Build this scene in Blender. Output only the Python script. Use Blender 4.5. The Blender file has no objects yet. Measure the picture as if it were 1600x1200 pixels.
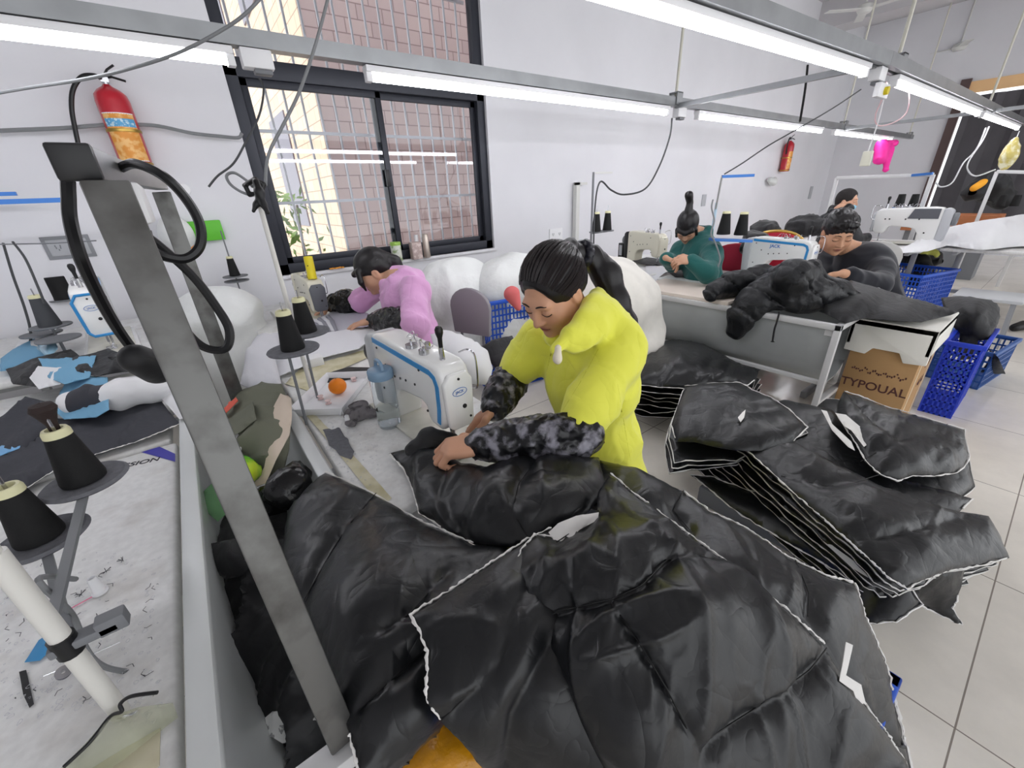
import bpy, bmesh, math, random
import numpy as np
from mathutils import Vector, Matrix, Euler
from mathutils.geometry import delaunay_2d_cdt
random.seed(7); rng = np.random.default_rng(5)
S = bpy.context.scene; C = S.collection
PI = math.pi
# ---------------------------------------------------------------- camera
CAMF = 632.0; CAMH = 1.5
def _n(v):
    v = np.asarray(v, float); return v/np.linalg.norm(v)
_up = -_n([65, 1351, CAMF]); _Y = np.array([-527, -269, CAMF], float); _Y = _n(_Y-_up*_Y.dot(_up))
_X = np.cross(_Y, _up); _X = _X if _X[0] > 0 else -_X
RC = np.array([_X, _Y, _up])                       # world = RC @ (right, down, forward)
cam_d = bpy.data.cameras.new('camera'); cam = bpy.data.objects.new('camera', cam_d); C.objects.link(cam)
cam_d.sensor_width = 36; cam_d.lens = CAMF/1600*36; cam_d.clip_start = .02; cam_d.clip_end = 200
cam.matrix_world = Matrix(((RC[0][0], -RC[0][1], -RC[0][2], 0), (RC[1][0], -RC[1][1], -RC[1][2], 0), (RC[2][0], -RC[2][1], -RC[2][2], CAMH), (0, 0, 0, 1)))
S.camera = cam
# measuring helpers: where the line of sight of a point of the photograph meets a plane of the room
def _ray(px, py): return RC @ np.array([px-800, py-600, CAMF])
_O = np.array([0, 0, CAMH])
def P(px, py, z): d = _ray(px, py); return _O+d*((z-CAMH)/d[2])
def PY(px, py, y): d = _ray(px, py); return _O+d*(y/d[1])
def PX(px, py, x): d = _ray(px, py); return _O+d*(x/d[0])
def PC(px, py, c): return _O+_ray(px, py)*(c/CAMF)
# ---------------------------------------------------------------- light and exposure
S.view_settings.view_transform = 'Standard'; S.view_settings.look = 'None'
S.view_settings.gamma = 1; S.view_settings.use_curve_mapping = False
S.view_settings.exposure = 0.55
W = bpy.data.worlds.new('world'); S.world = W; W.use_nodes = True
W.node_tree.nodes['Background'].inputs[0].default_value = (.95, .97, 1, 1)
W.node_tree.nodes['Background'].inputs[1].default_value = 1.35
TUBE_EMIT = 17.0
sun_d = bpy.data.lights.new('sun', 'SUN'); sun_d.energy = 1.4; sun_d.angle = .05; sun_d.color = (1, .93, .82)
sun = bpy.data.objects.new('sun', sun_d); C.objects.link(sun)
sun.rotation_euler = Vector((-.85, -.04, .55)).to_track_quat('Z', 'Y').to_euler()
# ---------------------------------------------------------------- materials
def lin(c):
    r = []
    for v in c[:3]:
        v = v/255.; r.append(v/12.92 if v <= .04045 else ((v+.055)/1.055)**2.4)
    return (r[0], r[1], r[2], 1)
MATS = {}
def M(name, col=(200, 200, 200), rough=.5, metal=0., bump=None, var=None, trans=0., ior=1.45, emit=0., sheen=0., coat=0., alpha=1., spec=.5, mix=None, attr=False, stretch=None):
    """bump=(scale, strength, dist); var=(scale, amount) brightness mottling; mix=(colour, scale, low, high) patches"""
    if name in MATS: return MATS[name]
    m = bpy.data.materials.new(name); m.use_nodes = True; nt = m.node_tree; N = nt.nodes; L = nt.links
    b = N['Principled BSDF']; b.inputs['Roughness'].default_value = rough; b.inputs['Metallic'].default_value = metal
    b.inputs['IOR'].default_value = ior; b.inputs['Transmission Weight'].default_value = trans
    b.inputs['Sheen Weight'].default_value = sheen; b.inputs['Coat Weight'].default_value = coat
    b.inputs['Specular IOR Level'].default_value = spec; b.inputs['Alpha'].default_value = alpha
    base = lin(col); b.inputs['Base Color'].default_value = base
    tc = N.new('ShaderNodeTexCoord'); mp = N.new('ShaderNodeMapping'); L.new(tc.outputs['Object'], mp.inputs[0])
    if stretch: mp.inputs['Scale'].default_value = stretch
    src = None
    if attr:
        a = N.new('ShaderNodeAttribute'); a.attribute_name = 'Col'; src = a.outputs['Color']
    if mix:
        nz = N.new('ShaderNodeTexNoise'); nz.inputs['Scale'].default_value = mix[1]; nz.inputs['Detail'].default_value = 5; L.new(mp.outputs[0], nz.inputs[0])
        rp = N.new('ShaderNodeValToRGB'); rp.color_ramp.elements[0].position = mix[2]; rp.color_ramp.elements[1].position = mix[3]
        rp.color_ramp.elements[0].color = base; rp.color_ramp.elements[1].color = lin(mix[0]); L.new(nz.outputs[0], rp.inputs[0]); src = rp.outputs[0]
    if var:
        nz = N.new('ShaderNodeTexNoise'); nz.inputs['Scale'].default_value = var[0]; nz.inputs['Detail'].default_value = 6; L.new(mp.outputs[0], nz.inputs[0])
        mr = N.new('ShaderNodeMapRange'); mr.inputs[1].default_value = .3; mr.inputs[2].default_value = .7; mr.inputs[3].default_value = 1-var[1]; mr.inputs[4].default_value = 1+var[1]*.4
        L.new(nz.outputs[0], mr.inputs[0])
        mx = N.new('ShaderNodeVectorMath'); mx.operation = 'SCALE'
        if src: L.new(src, mx.inputs[0])
        else: mx.inputs[0].default_value = base[:3]
        L.new(mr.outputs[0], mx.inputs['Scale']); src = mx.outputs[0]
    if src: L.new(src, b.inputs['Base Color'])
    if bump:
        nz = N.new('ShaderNodeTexNoise'); nz.inputs['Scale'].default_value = bump[0]; nz.inputs['Detail'].default_value = 4; L.new(mp.outputs[0], nz.inputs[0])
        bp = N.new('ShaderNodeBump'); bp.inputs['Strength'].default_value = bump[1]; bp.inputs['Distance'].default_value = bump[2] if len(bump) > 2 else .005
        L.new(nz.outputs[0], bp.inputs['Height']); L.new(bp.outputs[0], b.inputs['Normal'])
    if emit: b.inputs['Emission Color'].default_value = base; b.inputs['Emission Strength'].default_value = emit
    MATS[name] = m; return m
def crumple(m, scales=((7, .012), (22, .004)), strength=.6, warp=.7):
    """sharp crease lines and soft dents of thin fabric, as a bump"""
    nt = m.node_tree; N = nt.nodes; L = nt.links; b = N['Principled BSDF']; tc = N.new('ShaderNodeTexCoord'); prev = None
    for k, (sc, dist) in enumerate(scales):
        nz = N.new('ShaderNodeTexNoise'); nz.inputs['Scale'].default_value = sc; nz.inputs['Detail'].default_value = 1.5; nz.inputs['Distortion'].default_value = warp; L.new(tc.outputs['Object'], nz.inputs[0])
        s1 = N.new('ShaderNodeMath'); s1.operation = 'SUBTRACT'; s1.inputs[1].default_value = .5; L.new(nz.outputs[0], s1.inputs[0]); s2 = N.new('ShaderNodeMath'); s2.operation = 'ABSOLUTE'; L.new(s1.outputs[0], s2.inputs[0])
        s3 = N.new('ShaderNodeMath'); s3.operation = 'POWER'; s3.inputs[1].default_value = .7; L.new(s2.outputs[0], s3.inputs[0])
        bp = N.new('ShaderNodeBump'); bp.inputs['Strength'].default_value = strength; bp.inputs['Distance'].default_value = dist; L.new(s3.outputs[0], bp.inputs['Height'])
        if prev: L.new(prev.outputs[0], bp.inputs['Normal'])
        prev = bp
    L.new(prev.outputs[0], b.inputs['Normal']); return m
# ---------------------------------------------------------------- object helpers
def link(name, me, mat=None, parent=None, loc=None, rz=None):
    o = bpy.data.objects.new(name, me); C.objects.link(o)
    if mat is not None and me is not None:
        for x in (mat if isinstance(mat, (list, tuple)) else [mat]): me.materials.append(x)
    if parent is not None: o.parent = parent
    if loc is not None: o.location = loc
    if rz is not None: o.rotation_euler = (0, 0, rz)
    return o
def tag(o, label, cat, group=None, kind=None):
    o['label'] = label; o['category'] = cat
    if group: o['group'] = group
    if kind: o['kind'] = kind
    return o
def struct(o): o['kind'] = 'structure'; return o
def thing(name, label, cat, loc=(0, 0, 0), rz=0, group=None):
    o = bpy.data.objects.new(name, None); C.objects.link(o); o.empty_display_size = .05
    o.location = loc; o.rotation_euler = (0, 0, rz); return tag(o, label, cat, group)
def dup(o, loc=None, rz=None, label=None, group=None, parent=None, scale=None, rot=None):
    r = o.copy(); C.objects.link(r)
    if parent is not None: r.parent = parent
    if loc is not None: r.location = loc
    if rz is not None: r.rotation_euler = (0, 0, rz)
    if rot is not None: r.rotation_euler = rot
    if scale is not None: r.scale = (scale,)*3
    if label: r['label'] = label
    if group: r['group'] = group
    for ch in list(o.children): dup(ch, parent=r)
    return r
class MB:
    def __init__(s): s.v = []; s.f = []; s.mi = []; s.sm = []
    def add(s, vs, fs, mi=0, sm=False):
        o = len(s.v); s.v += [tuple(float(c) for c in v) for v in vs]; s.f += [tuple(o+i for i in f) for f in fs]; s.mi += [mi]*len(fs); s.sm += [sm]*len(fs); return s
    def box(s, c, d, rz=0, mi=0, R=None):
        x, y, z = d[0]/2, d[1]/2, d[2]/2; vs = [Vector(p) for p in ((-x,-y,-z),(x,-y,-z),(x,y,-z),(-x,y,-z),(-x,-y,z),(x,-y,z),(x,y,z),(-x,y,z))]
        m = R if R is not None else Matrix.Rotation(rz, 3, 'Z')
        return s.add([m@p+Vector(c) for p in vs], [(0,3,2,1),(4,5,6,7),(0,1,5,4),(1,2,6,5),(2,3,7,6),(3,0,4,7)], mi)
    def bb(s, a, b, mi=0): return s.box([(a[i]+b[i])/2 for i in range(3)], [abs(b[i]-a[i]) for i in range(3)], 0, mi)
    def bar(s, a, b, w, h=None, mi=0, up=(0, 0, 1)):
        a = Vector(a); b = Vector(b); d = b-a; h = h or w; z = d.normalized(); u = Vector(up)
        if abs(z.dot(u)) > .98: u = Vector((0, 1, 0))
        x = u.cross(z).normalized(); y = z.cross(x); R = Matrix((x, y, z)).transposed()
        return s.box((a+b)/2, (w, h, d.length), 0, mi, R)
    def cyl(s, a, b, r, r2=None, n=20, mi=0, cap=True):
        return s.tube([a, b], [r, r if r2 is None else r2], n, mi, cap)
    def tube(s, pts, r, n=8, mi=0, cap=True):
        pts = [Vector(p) for p in pts]; m = len(pts); rs = r if isinstance(r, (list, tuple)) else [r]*m
        vs = []; u = None
        for i, p in enumerate(pts):
            t = (pts[min(i+1, m-1)]-pts[max(i-1, 0)])
            t = t.normalized() if t.length > 1e-9 else Vector((0, 0, 1))
            if u is None:
                u = t.cross(Vector((0, 0, 1)) if abs(t.z) < .9 else Vector((1, 0, 0))).normalized()
            else:
                u = (u-t*u.dot(t)); u = u.normalized() if u.length > 1e-6 else t.orthogonal().normalized()
            w = t.cross(u)
            for k in range(n): a = 2*PI*k/n; vs.append(p+(u*math.cos(a)+w*math.sin(a))*rs[i])
        fs = [(i*n+k, i*n+(k+1) % n, (i+1)*n+(k+1) % n, (i+1)*n+k) for i in range(m-1) for k in range(n)]
        s.add(vs, fs, mi, True)
        if cap:
            o = len(s.v)-len(vs); s.f += [tuple(o+k for k in range(n))[::-1], tuple(o+(m-1)*n+k for k in range(n))]; s.mi += [mi]*2; s.sm += [False]*2
        return s
    def lathe(s, c, prof, n=32, mi=0, axis=(0, 0, 1)):
        ax = Vector(axis).normalized(); c = Vector(c); u = ax.orthogonal().normalized(); w = ax.cross(u); vs = []
        for r, h in prof:
            for k in range(n): a = 2*PI*k/n; vs.append(c+ax*h+(u*math.cos(a)+w*math.sin(a))*max(r, 1e-5))
        m = len(prof); fs = [(i*n+k, i*n+(k+1) % n, (i+1)*n+(k+1) % n, (i+1)*n+k) for i in range(m-1) for k in range(n)]
        return s.add(vs, fs, mi, True)
    def prism(s, poly, a, b, plane='yz', mi=0):
        """poly in the named plane, extruded along the third axis from a to b"""
        def q(p, h): return {'yz': (h, p[0], p[1]), 'xz': (p[0], h, p[1]), 'xy': (p[0], p[1], h)}[plane]
        n = len(poly); vs = [q(p, a) for p in poly]+[q(p, b) for p in poly]
        fs = [tuple(range(n))[::-1], tuple(range(n, 2*n))]+[(i, (i+1) % n, n+(i+1) % n, n+i) for i in range(n)]
        return s.add(vs, fs, mi)
    def me(s, name, bevel=0, seg=2, smooth=None, angle=35):
        me = bpy.data.meshes.new(name); me.from_pydata(s.v, [], s.f); me.validate(clean_customdata=False)
        if len(me.polygons) == len(s.mi): me.polygons.foreach_set('material_index', s.mi); me.polygons.foreach_set('use_smooth', s.sm)
        bm = bmesh.new(); bm.from_mesh(me)
        bmesh.ops.recalc_face_normals(bm, faces=bm.faces)
        if bevel:
            es = [e for e in bm.edges if len(e.link_faces) == 2 and e.calc_face_angle(0) > math.radians(30)]
            bmesh.ops.bevel(bm, geom=es, offset=bevel, segments=seg, affect='EDGES', profile=.5, clamp_overlap=True)
            for f in bm.faces: f.smooth = True
        bm.to_mesh(me); bm.free()
        me.set_sharp_from_angle(angle=math.radians(angle)); return me
    def build(s, name, mat, parent=None, bevel=0, seg=2, loc=None, rz=None, angle=35):
        return link(name, s.me(name, bevel, seg, angle=angle), mat, parent, loc, rz)
def smooth_path(pts, k=8):
    pts = [Vector(p) for p in pts]; out = []
    for i in range(len(pts)-1):
        p0 = pts[max(i-1, 0)]; p1 = pts[i]; p2 = pts[i+1]; p3 = pts[min(i+2, len(pts)-1)]
        for j in range(k):
            t = j/k; out.append(.5*((2*p1)+(-p0+p2)*t+(2*p0-5*p1+4*p2-p3)*t*t+(-p0+3*p1-3*p2+p3)*t**3))
    out.append(pts[-1]); return out
def cable(name, pts, r, mat, label=None, cat='cable', parent=None, group=None, k=8):
    m = MB().tube(smooth_path(pts, k), r, 8); o = m.build(name, mat, parent)
    if label: tag(o, label, cat, group)
    return o
def text(name, body, size, mat, mw, parent=None, depth=.001, bold=False):
    """mw: Matrix of the lettering plane (x along the line, z out of the surface)"""
    cu = bpy.data.curves.new(name, 'FONT'); cu.body = body; cu.size = size; cu.extrude = depth; cu.align_x = 'CENTER'; cu.align_y = 'CENTER'; cu.offset = size*.012 if bold else 0
    t = bpy.data.objects.new(name, cu); C.objects.link(t)
    dg = bpy.context.evaluated_depsgraph_get(); me = bpy.data.meshes.new_from_object(t.evaluated_get(dg)); bpy.data.objects.remove(t)
    me.transform(mw); me.materials.clear(); return link(name, me, mat, parent)
def frame(o, x, n):
    """matrix with origin o, x direction x, normal n"""
    n = Vector(n).normalized(); x = Vector(x); x = (x-n*x.dot(n)).normalized(); y = n.cross(x)
    m = Matrix((x, y, n)).transposed().to_4x4(); m.translation = Vector(o); return m
# ---------------------------------------------------------------- noise (numpy)
_perm = np.random.default_rng(11).integers(0, 1 << 30, 4096)
def vnoise(p):
    p = np.asarray(p, float); i = np.floor(p).astype(np.int64); f = p-i; f = f*f*(3-2*f)
    def h(a, b, c): return _perm[(a*73856093 ^ b*19349663 ^ c*83492791) & 4095]/(1 << 29)-1.
    x, y, z = i[..., 0], i[..., 1], i[..., 2]; u, v, w = f[..., 0], f[..., 1], f[..., 2]
    l = lambda a, b, t: a+(b-a)*t
    return l(l(l(h(x,y,z), h(x+1,y,z), u), l(h(x,y+1,z), h(x+1,y+1,z), u), v), l(l(h(x,y,z+1), h(x+1,y,z+1), u), l(h(x,y+1,z+1), h(x+1,y+1,z+1), u), v), w)
def fbm(p, o=3): return sum(vnoise(np.asarray(p)*2**k+17*k)/2**k for k in range(o))
def ridge(p): return 1-2*np.abs(vnoise(p))
def folds(p, d, fa, fc, seed=0):
    """soft creases running along direction d: fa frequency along, fc frequency across"""
    d = _n(d); p = np.asarray(p); a = p@d; up = np.array([0, 0, 1.]); s = _n(np.cross(up, d)+1e-6); t = np.cross(d, s)
    wob = vnoise(p*3+seed)*.06
    return ridge(np.stack([a*fa+seed, (p@s+wob)*fc, (p@t)*fc+seed], -1))
def crease(p, d, fa, fc, seed=0):
    """thin sharp tucks of cloth pulled along d, flat between them"""
    d = _n(d); p = np.asarray(p)+.035*np.stack([vnoise(p*5+seed), vnoise(p*5+seed+9), vnoise(p*5+seed+23)], -1); a = p@d; s = _n(np.cross([0, 0, 1.], d)+1e-6); b = p@s
    n = vnoise(np.stack([a*fa+seed*1.7, b*fc, p[..., 2]*fc*.4+seed], -1)); m = vnoise(np.stack([a*2+seed, b*3, p[..., 2]*0+seed*.3], -1))
    return (np.exp(-np.abs(n)*7)-.3)*np.clip(.5+m, 0, 1)
# ---------------------------------------------------------------- implicit surfaces
class SDF:
    """smooth union / subtraction of round cones and ellipsoids, polygonised as ONE continuous surface"""
    def __init__(s, k=.015): s.p = []; s.k = k
    def cone(s, a, b, ra, rb=None, k=None, sub=False):
        a = np.array(a, float); b = np.array(b, float); rb = ra if rb is None else rb; s.p.append(('c', a, b, ra, rb, s.k if k is None else k, sub)); return s
    def chain(s, pts, rs, k=None):
        for i in range(len(pts)-1): s.cone(pts[i], pts[i+1], rs[i], rs[i+1], k)
        return s
    def ell(s, c, r, R=None, k=None, sub=False):
        s.p.append(('e', np.array(c, float), np.array(r, float), np.eye(3) if R is None else np.array(R), 0, s.k if k is None else k, sub)); return s
    def box(s, c, r, R=None, rd=.01, k=None, sub=False):
        s.p.append(('b', np.array(c, float), np.array(r, float)-rd, np.eye(3) if R is None else np.array(R), rd, s.k if k is None else k, sub)); return s
    @staticmethod
    def ev(q, X):
        if q[0] == 'c':
            a, b, ra, rb = q[1:5]; ab = b-a; t = np.clip((X-a)@ab/max(ab@ab, 1e-12), 0, 1)
            return np.linalg.norm(X-a-t[:, None]*ab, axis=1)-(ra+(rb-ra)*t)
        Y = (X-q[1])@q[3]
        if q[0] == 'e':
            r = q[2]; k0 = np.linalg.norm(Y/r, axis=1); k1 = np.linalg.norm(Y/(r*r), axis=1)+1e-9
            return np.where(k0 < 1, (k0-1)*r.min(), k0*(k0-1)/k1)
        d = np.abs(Y)-q[2]; return np.linalg.norm(np.maximum(d, 0), axis=1)+np.minimum(d.max(1), 0)-q[4]
    def field(s, X, prims=None):
        D = np.full(len(X), 10.)
        for q in (s.p if prims is None else prims):
            d = s.ev(q, X); k = q[5]
            if q[6]:
                d = -d; h = np.maximum(k-np.abs(D-d), 0)/k; D = np.maximum(D, d)+h*h*k*.25
            else:
                h = np.maximum(k-np.abs(D-d), 0)/k; D = np.minimum(D, d)-h*h*k*.25
        return D
    def bounds(s):
        lo = np.full(3, 1e9); hi = -lo
        for q in s.p:
            if q[6]: continue
            if q[0] == 'c':
                for c, r in ((q[1], q[3]), (q[2], q[4])): lo = np.minimum(lo, c-r); hi = np.maximum(hi, c+r)
            else:
                r = np.linalg.norm(q[2]+q[4]) if q[0] == 'b' else q[2].max(); lo = np.minimum(lo, q[1]-r); hi = np.maximum(hi, q[1]+r)
        return lo-.02, hi+.02
    def mesh(s, h=.004, clip=None, disp=None):
        lo, hi = s.bounds(); B = 8; n = np.ceil((hi-lo)/h/B).astype(int)*B; G = np.full(n+1, np.float32(1), np.float32); n = n//B
        cc = np.stack(np.meshgrid(*[np.arange(k) for k in n], indexing='ij'), -1).reshape(-1, 3); ctr = lo+(cc+.5)*B*h
        rad = B*h*.87*1.3+.012; D = s.field(ctr); ds = [s.ev(q, ctr) for q in s.p]
        off = np.stack(np.meshgrid(*[np.arange(B+1)]*3, indexing='ij'), -1).reshape(-1, 3)*h
        for j in range(len(cc)):
            i, y, z = cc[j]*B; sl = (slice(i, i+B+1), slice(y, y+B+1), slice(z, z+B+1))
            if abs(D[j]) > rad*1.6:
                if D[j] < 0: G[sl] = -1
        for j in range(len(cc)):
            if abs(D[j]) > rad*1.6: continue
            i, y, z = cc[j]*B; sl = (slice(i, i+B+1), slice(y, y+B+1), slice(z, z+B+1))
            pr = [q for q, d in zip(s.p, ds) if d[j] < rad*1.6+q[5]]
            X = lo+cc[j]*B*h+off; F = s.field(X, pr)
            if disp is not None: F = F-disp(X)
            if clip is not None: F = np.maximum(F, clip(X))
            G[sl] = F.reshape(B+1, B+1, B+1)
        return surface_net(G, lo, h)
def surface_net(G, lo, h):
    g = G < 0; nx, ny, nz = [k-1 for k in G.shape]
    cnt = np.zeros((nx, ny, nz), np.int8); corners = [(a, b, c) for a in (0, 1) for b in (0, 1) for c in (0, 1)]
    sl = lambda A, o: A[o[0]:nx+o[0], o[1]:ny+o[1], o[2]:nz+o[2]]
    for o in corners: cnt += sl(g, o)
    act = np.argwhere((cnt > 0) & (cnt < 8)); idx = np.full((nx, ny, nz), -1, np.int64); idx[tuple(act.T)] = np.arange(len(act))
    v = np.zeros((len(act), 3)); w = np.zeros(len(act)); val = {o: G[act[:, 0]+o[0], act[:, 1]+o[1], act[:, 2]+o[2]] for o in corners}
    for o in corners:
        for ax in range(3):
            if o[ax]: continue
            p = list(o); p[ax] = 1; p = tuple(p); a = val[o]; b = val[p]; m = (a < 0) != (b < 0)
            t = np.where(m, a/np.where(m, a-b, 1), 0); q = np.tile(np.array(o, float), (len(act), 1)); q[:, ax] += t; v[m] += q[m]; w[m] += 1
    v = lo+(act+v/w[:, None])*h; F = []
    for ax in range(3):
        e = np.moveaxis(g, ax, 0); i = np.moveaxis(idx, ax, 0)
        a = e[:-1, 1:-1, 1:-1]; b = e[1:, 1:-1, 1:-1]
        for flip in (0, 1):
            m = np.argwhere((a & ~b) if flip == 0 else (~a & b))
            if not len(m): continue
            x, y, z = m.T; q = np.stack([i[x, y, z], i[x, y+1, z], i[x, y+1, z+1], i[x, y, z+1]], 1)
            q = q[(q >= 0).all(1)]; F.append(q if (flip == 0) != (ax == 1) else q[:, ::-1])
    return v, np.concatenate(F)
def np_mesh(name, v, f, smooth=True, relax=0, cols=None):
    me = bpy.data.meshes.new(name); v = np.asarray(v, np.float32)
    if relax:
        e = np.unique(np.sort(np.concatenate([f[:, [0, 1]], f[:, [1, 2]], f[:, [2, 3]], f[:, [3, 0]]]), 1), axis=0); deg = np.bincount(e.ravel(), minlength=len(v))[:, None]
        for _ in range(relax):
            a = np.stack([np.bincount(e[:, 0], v[e[:, 1], k], len(v))+np.bincount(e[:, 1], v[e[:, 0], k], len(v)) for k in range(3)], 1); v = v*.5+.5*a/np.maximum(deg, 1)
    k = f.shape[1]; me.vertices.add(len(v)); me.vertices.foreach_set('co', np.asarray(v, np.float32).ravel())
    me.loops.add(f.size); me.loops.foreach_set('vertex_index', f.ravel().astype(np.int32)); me.polygons.add(len(f))
    me.polygons.foreach_set('loop_start', np.arange(0, f.size, k, dtype=np.int32)); me.polygons.foreach_set('use_smooth', np.full(len(f), smooth))
    if cols is not None:
        a = me.color_attributes.new('Col', 'FLOAT_COLOR', 'POINT'); a.data.foreach_set('color', np.concatenate([cols, np.ones((len(cols), 1))], 1).astype(np.float32).ravel())
    me.update(calc_edges=True); return me
def sdf_obj(name, sdf, mat, parent=None, h=.004, disp=None, clip=None, relax=2, colf=None, at=None, back=False):
    v, f = sdf.mesh(h, clip, disp); f = f[:, ::-1] if True else f
    cols = colf(v) if colf else None; me = np_mesh(name, v, f, True, relax, cols)
    o = link(name, me, mat, parent)
    if at is not None: me.transform(Matrix.Translation(-Vector(at))); o.location = at
    return o
# ---------------------------------------------------------------- draped / padded fabric
def rbf_fit(U, V, lam=1e-4):
    n = len(U); r2 = ((U[:, None]-U[None])**2).sum(-1); K = .5*r2*np.log(r2+1e-12)+lam*np.eye(n); Q = np.hstack([np.ones((n, 1)), U])
    A = np.block([[K, Q], [Q.T, np.zeros((3, 3))]]); return np.linalg.solve(A, np.vstack([V, np.zeros((3, V.shape[1]))]))
def rbf_ev(U, Wt, X):
    out = []
    for a in range(0, len(X), 4000):
        x = X[a:a+4000]; r2 = ((x[:, None]-U[None])**2).sum(-1); out.append((.5*r2*np.log(r2+1e-12))@Wt[:len(U)]+np.hstack([np.ones((len(x), 1)), x])@Wt[len(U):])
    return np.concatenate(out)
def dens(pl, st, closed=True):
    pl = [np.array(p, float) for p in pl]; out = []; n = len(pl)
    for i in range(n if closed else n-1):
        a = pl[i]; b = pl[(i+1) % n]; k = max(1, int(np.ceil(np.linalg.norm(b-a)/st))); out += [a+(b-a)*j/k for j in range(k)]
    if not closed: out.append(pl[-1])
    return np.array(out)
def mind(X, Q):
    out = np.full(len(X), 9.)
    for a in range(0, len(X), 3000): out[a:a+3000] = np.sqrt(((X[a:a+3000, None]-Q[None])**2).sum(-1).min(1)) if len(Q) else 9.
    return out
def cloth(name, outline, ctrl=(), mat=None, seams=(), thick=.018, puff=.02, pw=.05, step=9, wr=.004, dirs=((1, .3, 0),), edge=None, edge_mat=None, er=.0022, parent=None, jag=0., pucker=.006, seed=0, label=None, cat='fabric', group=None, planar=False):
    """A padded sheet: outline and ctrl are (x, y, height) sight-line points, seams are lists of (x, y).  Surface, sides and underside are one mesh."""
    pos = lambda p: P(*p) if len(p) == 3 else PC(p[0], p[1], p[3])
    OU = np.array([p[:2] for p in outline], float)/100; allp = list(outline)+list(ctrl)
    U = np.array([p[:2] for p in allp], float)/100; V = np.array([pos(p) for p in allp]); Wt = rbf_fit(U, V, 2e-4)
    st = step/100; ol = dens(OU, st*.8); nn = len(ol)
    if jag:
        t = np.roll(ol, -1, 0)-np.roll(ol, 1, 0); t /= np.linalg.norm(t, axis=1)[:, None]+1e-9
        ol = ol+np.stack([-t[:, 1], t[:, 0]], 1)*(vnoise(np.stack([np.arange(nn)*.45, np.full(nn, seed+.5), np.zeros(nn)], 1))*jag/100)[:, None]
    sp = [dens(np.array(s_, float)/100, st*.7, False) for s_ in seams]
    lo = ol.min(0); hi = ol.max(0); gx, gy = np.meshgrid(np.arange(lo[0], hi[0], st), np.arange(lo[1], hi[1], st)); g = np.stack([gx.ravel()+(np.arange(gx.shape[0])[:, None] % 2*st*.5+gx*0).ravel(), gy.ravel()], 1)
    inside = np.zeros(len(g), bool); a = ol; b = np.roll(ol, -1, 0)
    for p, q in zip(a, b):
        c = (p[1] > g[:, 1]) != (q[1] > g[:, 1])
        with np.errstate(divide='ignore', invalid='ignore'): xx = (q[0]-p[0])*(g[:, 1]-p[1])/(q[1]-p[1])+p[0]
        inside ^= c & (g[:, 0] < xx)
    g = g[inside]; g = g[mind(np.c_[g, g[:, 0]*0], np.c_[ol, ol[:, 0]*0]) > st*.55]
    pts = np.concatenate([ol, g]); r = delaunay_2d_cdt([Vector(p) for p in pts], [(i, (i+1) % nn) for i in range(nn)], [], 1, 1e-6)
    vu = np.array([list(p) for p in r[0]]); F = np.array([list(f) for f in r[2]])
    X = rbf_ev(U, Wt, vu); e = .01; du = rbf_ev(U, Wt, vu+[e, 0])-X; dv = rbf_ev(U, Wt, vu+[0, e])-X; N = np.cross(dv, du); N /= np.linalg.norm(N, axis=1)[:, None]+1e-12
    see = ((_O-X)*N).sum(1); N[see < 0] *= -1
    E3 = rbf_ev(U, Wt, ol); S3 = rbf_ev(U, Wt, np.concatenate(sp)) if sp else np.zeros((0, 3))
    dE = mind(X, E3); dS = mind(X, S3) if len(S3) else np.full(len(X), 9.)
    prof = (1-np.exp(-dE/(pw*.5)))*(1-.55*np.exp(-dS/pw)-.42*np.exp(-dS/.013))
    hgt = puff*prof*(1+.22*vnoise(X*4+seed)); ef = .3+.7*np.minimum(1, dE/.04)
    for k, d in enumerate(dirs): hgt = hgt+wr*1.9*crease(X, d, 2.2+.5*k, 8+5*k, seed+5*k)*ef
    hgt = hgt+wr*.9*crease(X, (seed % 3-1, 1, 0), 5, 20, seed+40)*ef+wr*.45*crease(X, (1, .2*(seed % 5), 0), 12, 40, seed+70)*ef+pucker*1.3*crease(X, (.6, .8, 0), 16, 34, seed+60)*np.exp(-np.minimum(dS, dE*1.5)/.035)
    T = X+N*hgt[:, None]; Bt = X-N*(thick*(.25+.75*np.minimum(1, dE/.03)))[:, None]
    ctr = X.mean(0); Vt = np.concatenate([T, Bt])-ctr; nv = len(X)
    cnt = {}
    for f in F:
        for i in range(3): ed = (f[i], f[(i+1) % 3]); cnt[ed] = 1
    side = [(a_, b_) for a_, b_ in cnt if (b_, a_) not in cnt]
    me = bpy.data.meshes.new(name); fs = [tuple(f) for f in F]+[tuple(f[::-1]+nv) for f in F]+[(b_, a_, a_+nv, b_+nv) for a_, b_ in side]
    me.from_pydata(Vt.tolist(), [], fs); bm = bmesh.new(); bm.from_mesh(me); bmesh.ops.recalc_face_normals(bm, faces=bm.faces); bm.to_mesh(me); bm.free()
    me.polygons.foreach_set('use_smooth', [True]*len(me.polygons)); me.set_sharp_from_angle(angle=math.radians(75))
    o = link(name, me, mat, parent); o.location = ctr
    if label: tag(o, label, cat, group)
    if sp and puff > .015:
        for q_ in sp: MB().tube(rbf_ev(U, Wt, q_)-ctr+np.array([0, 0, puff*.12+.001]), .0012, 5).build('quilting_seam', MATS['seam_black'], o)
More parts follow.
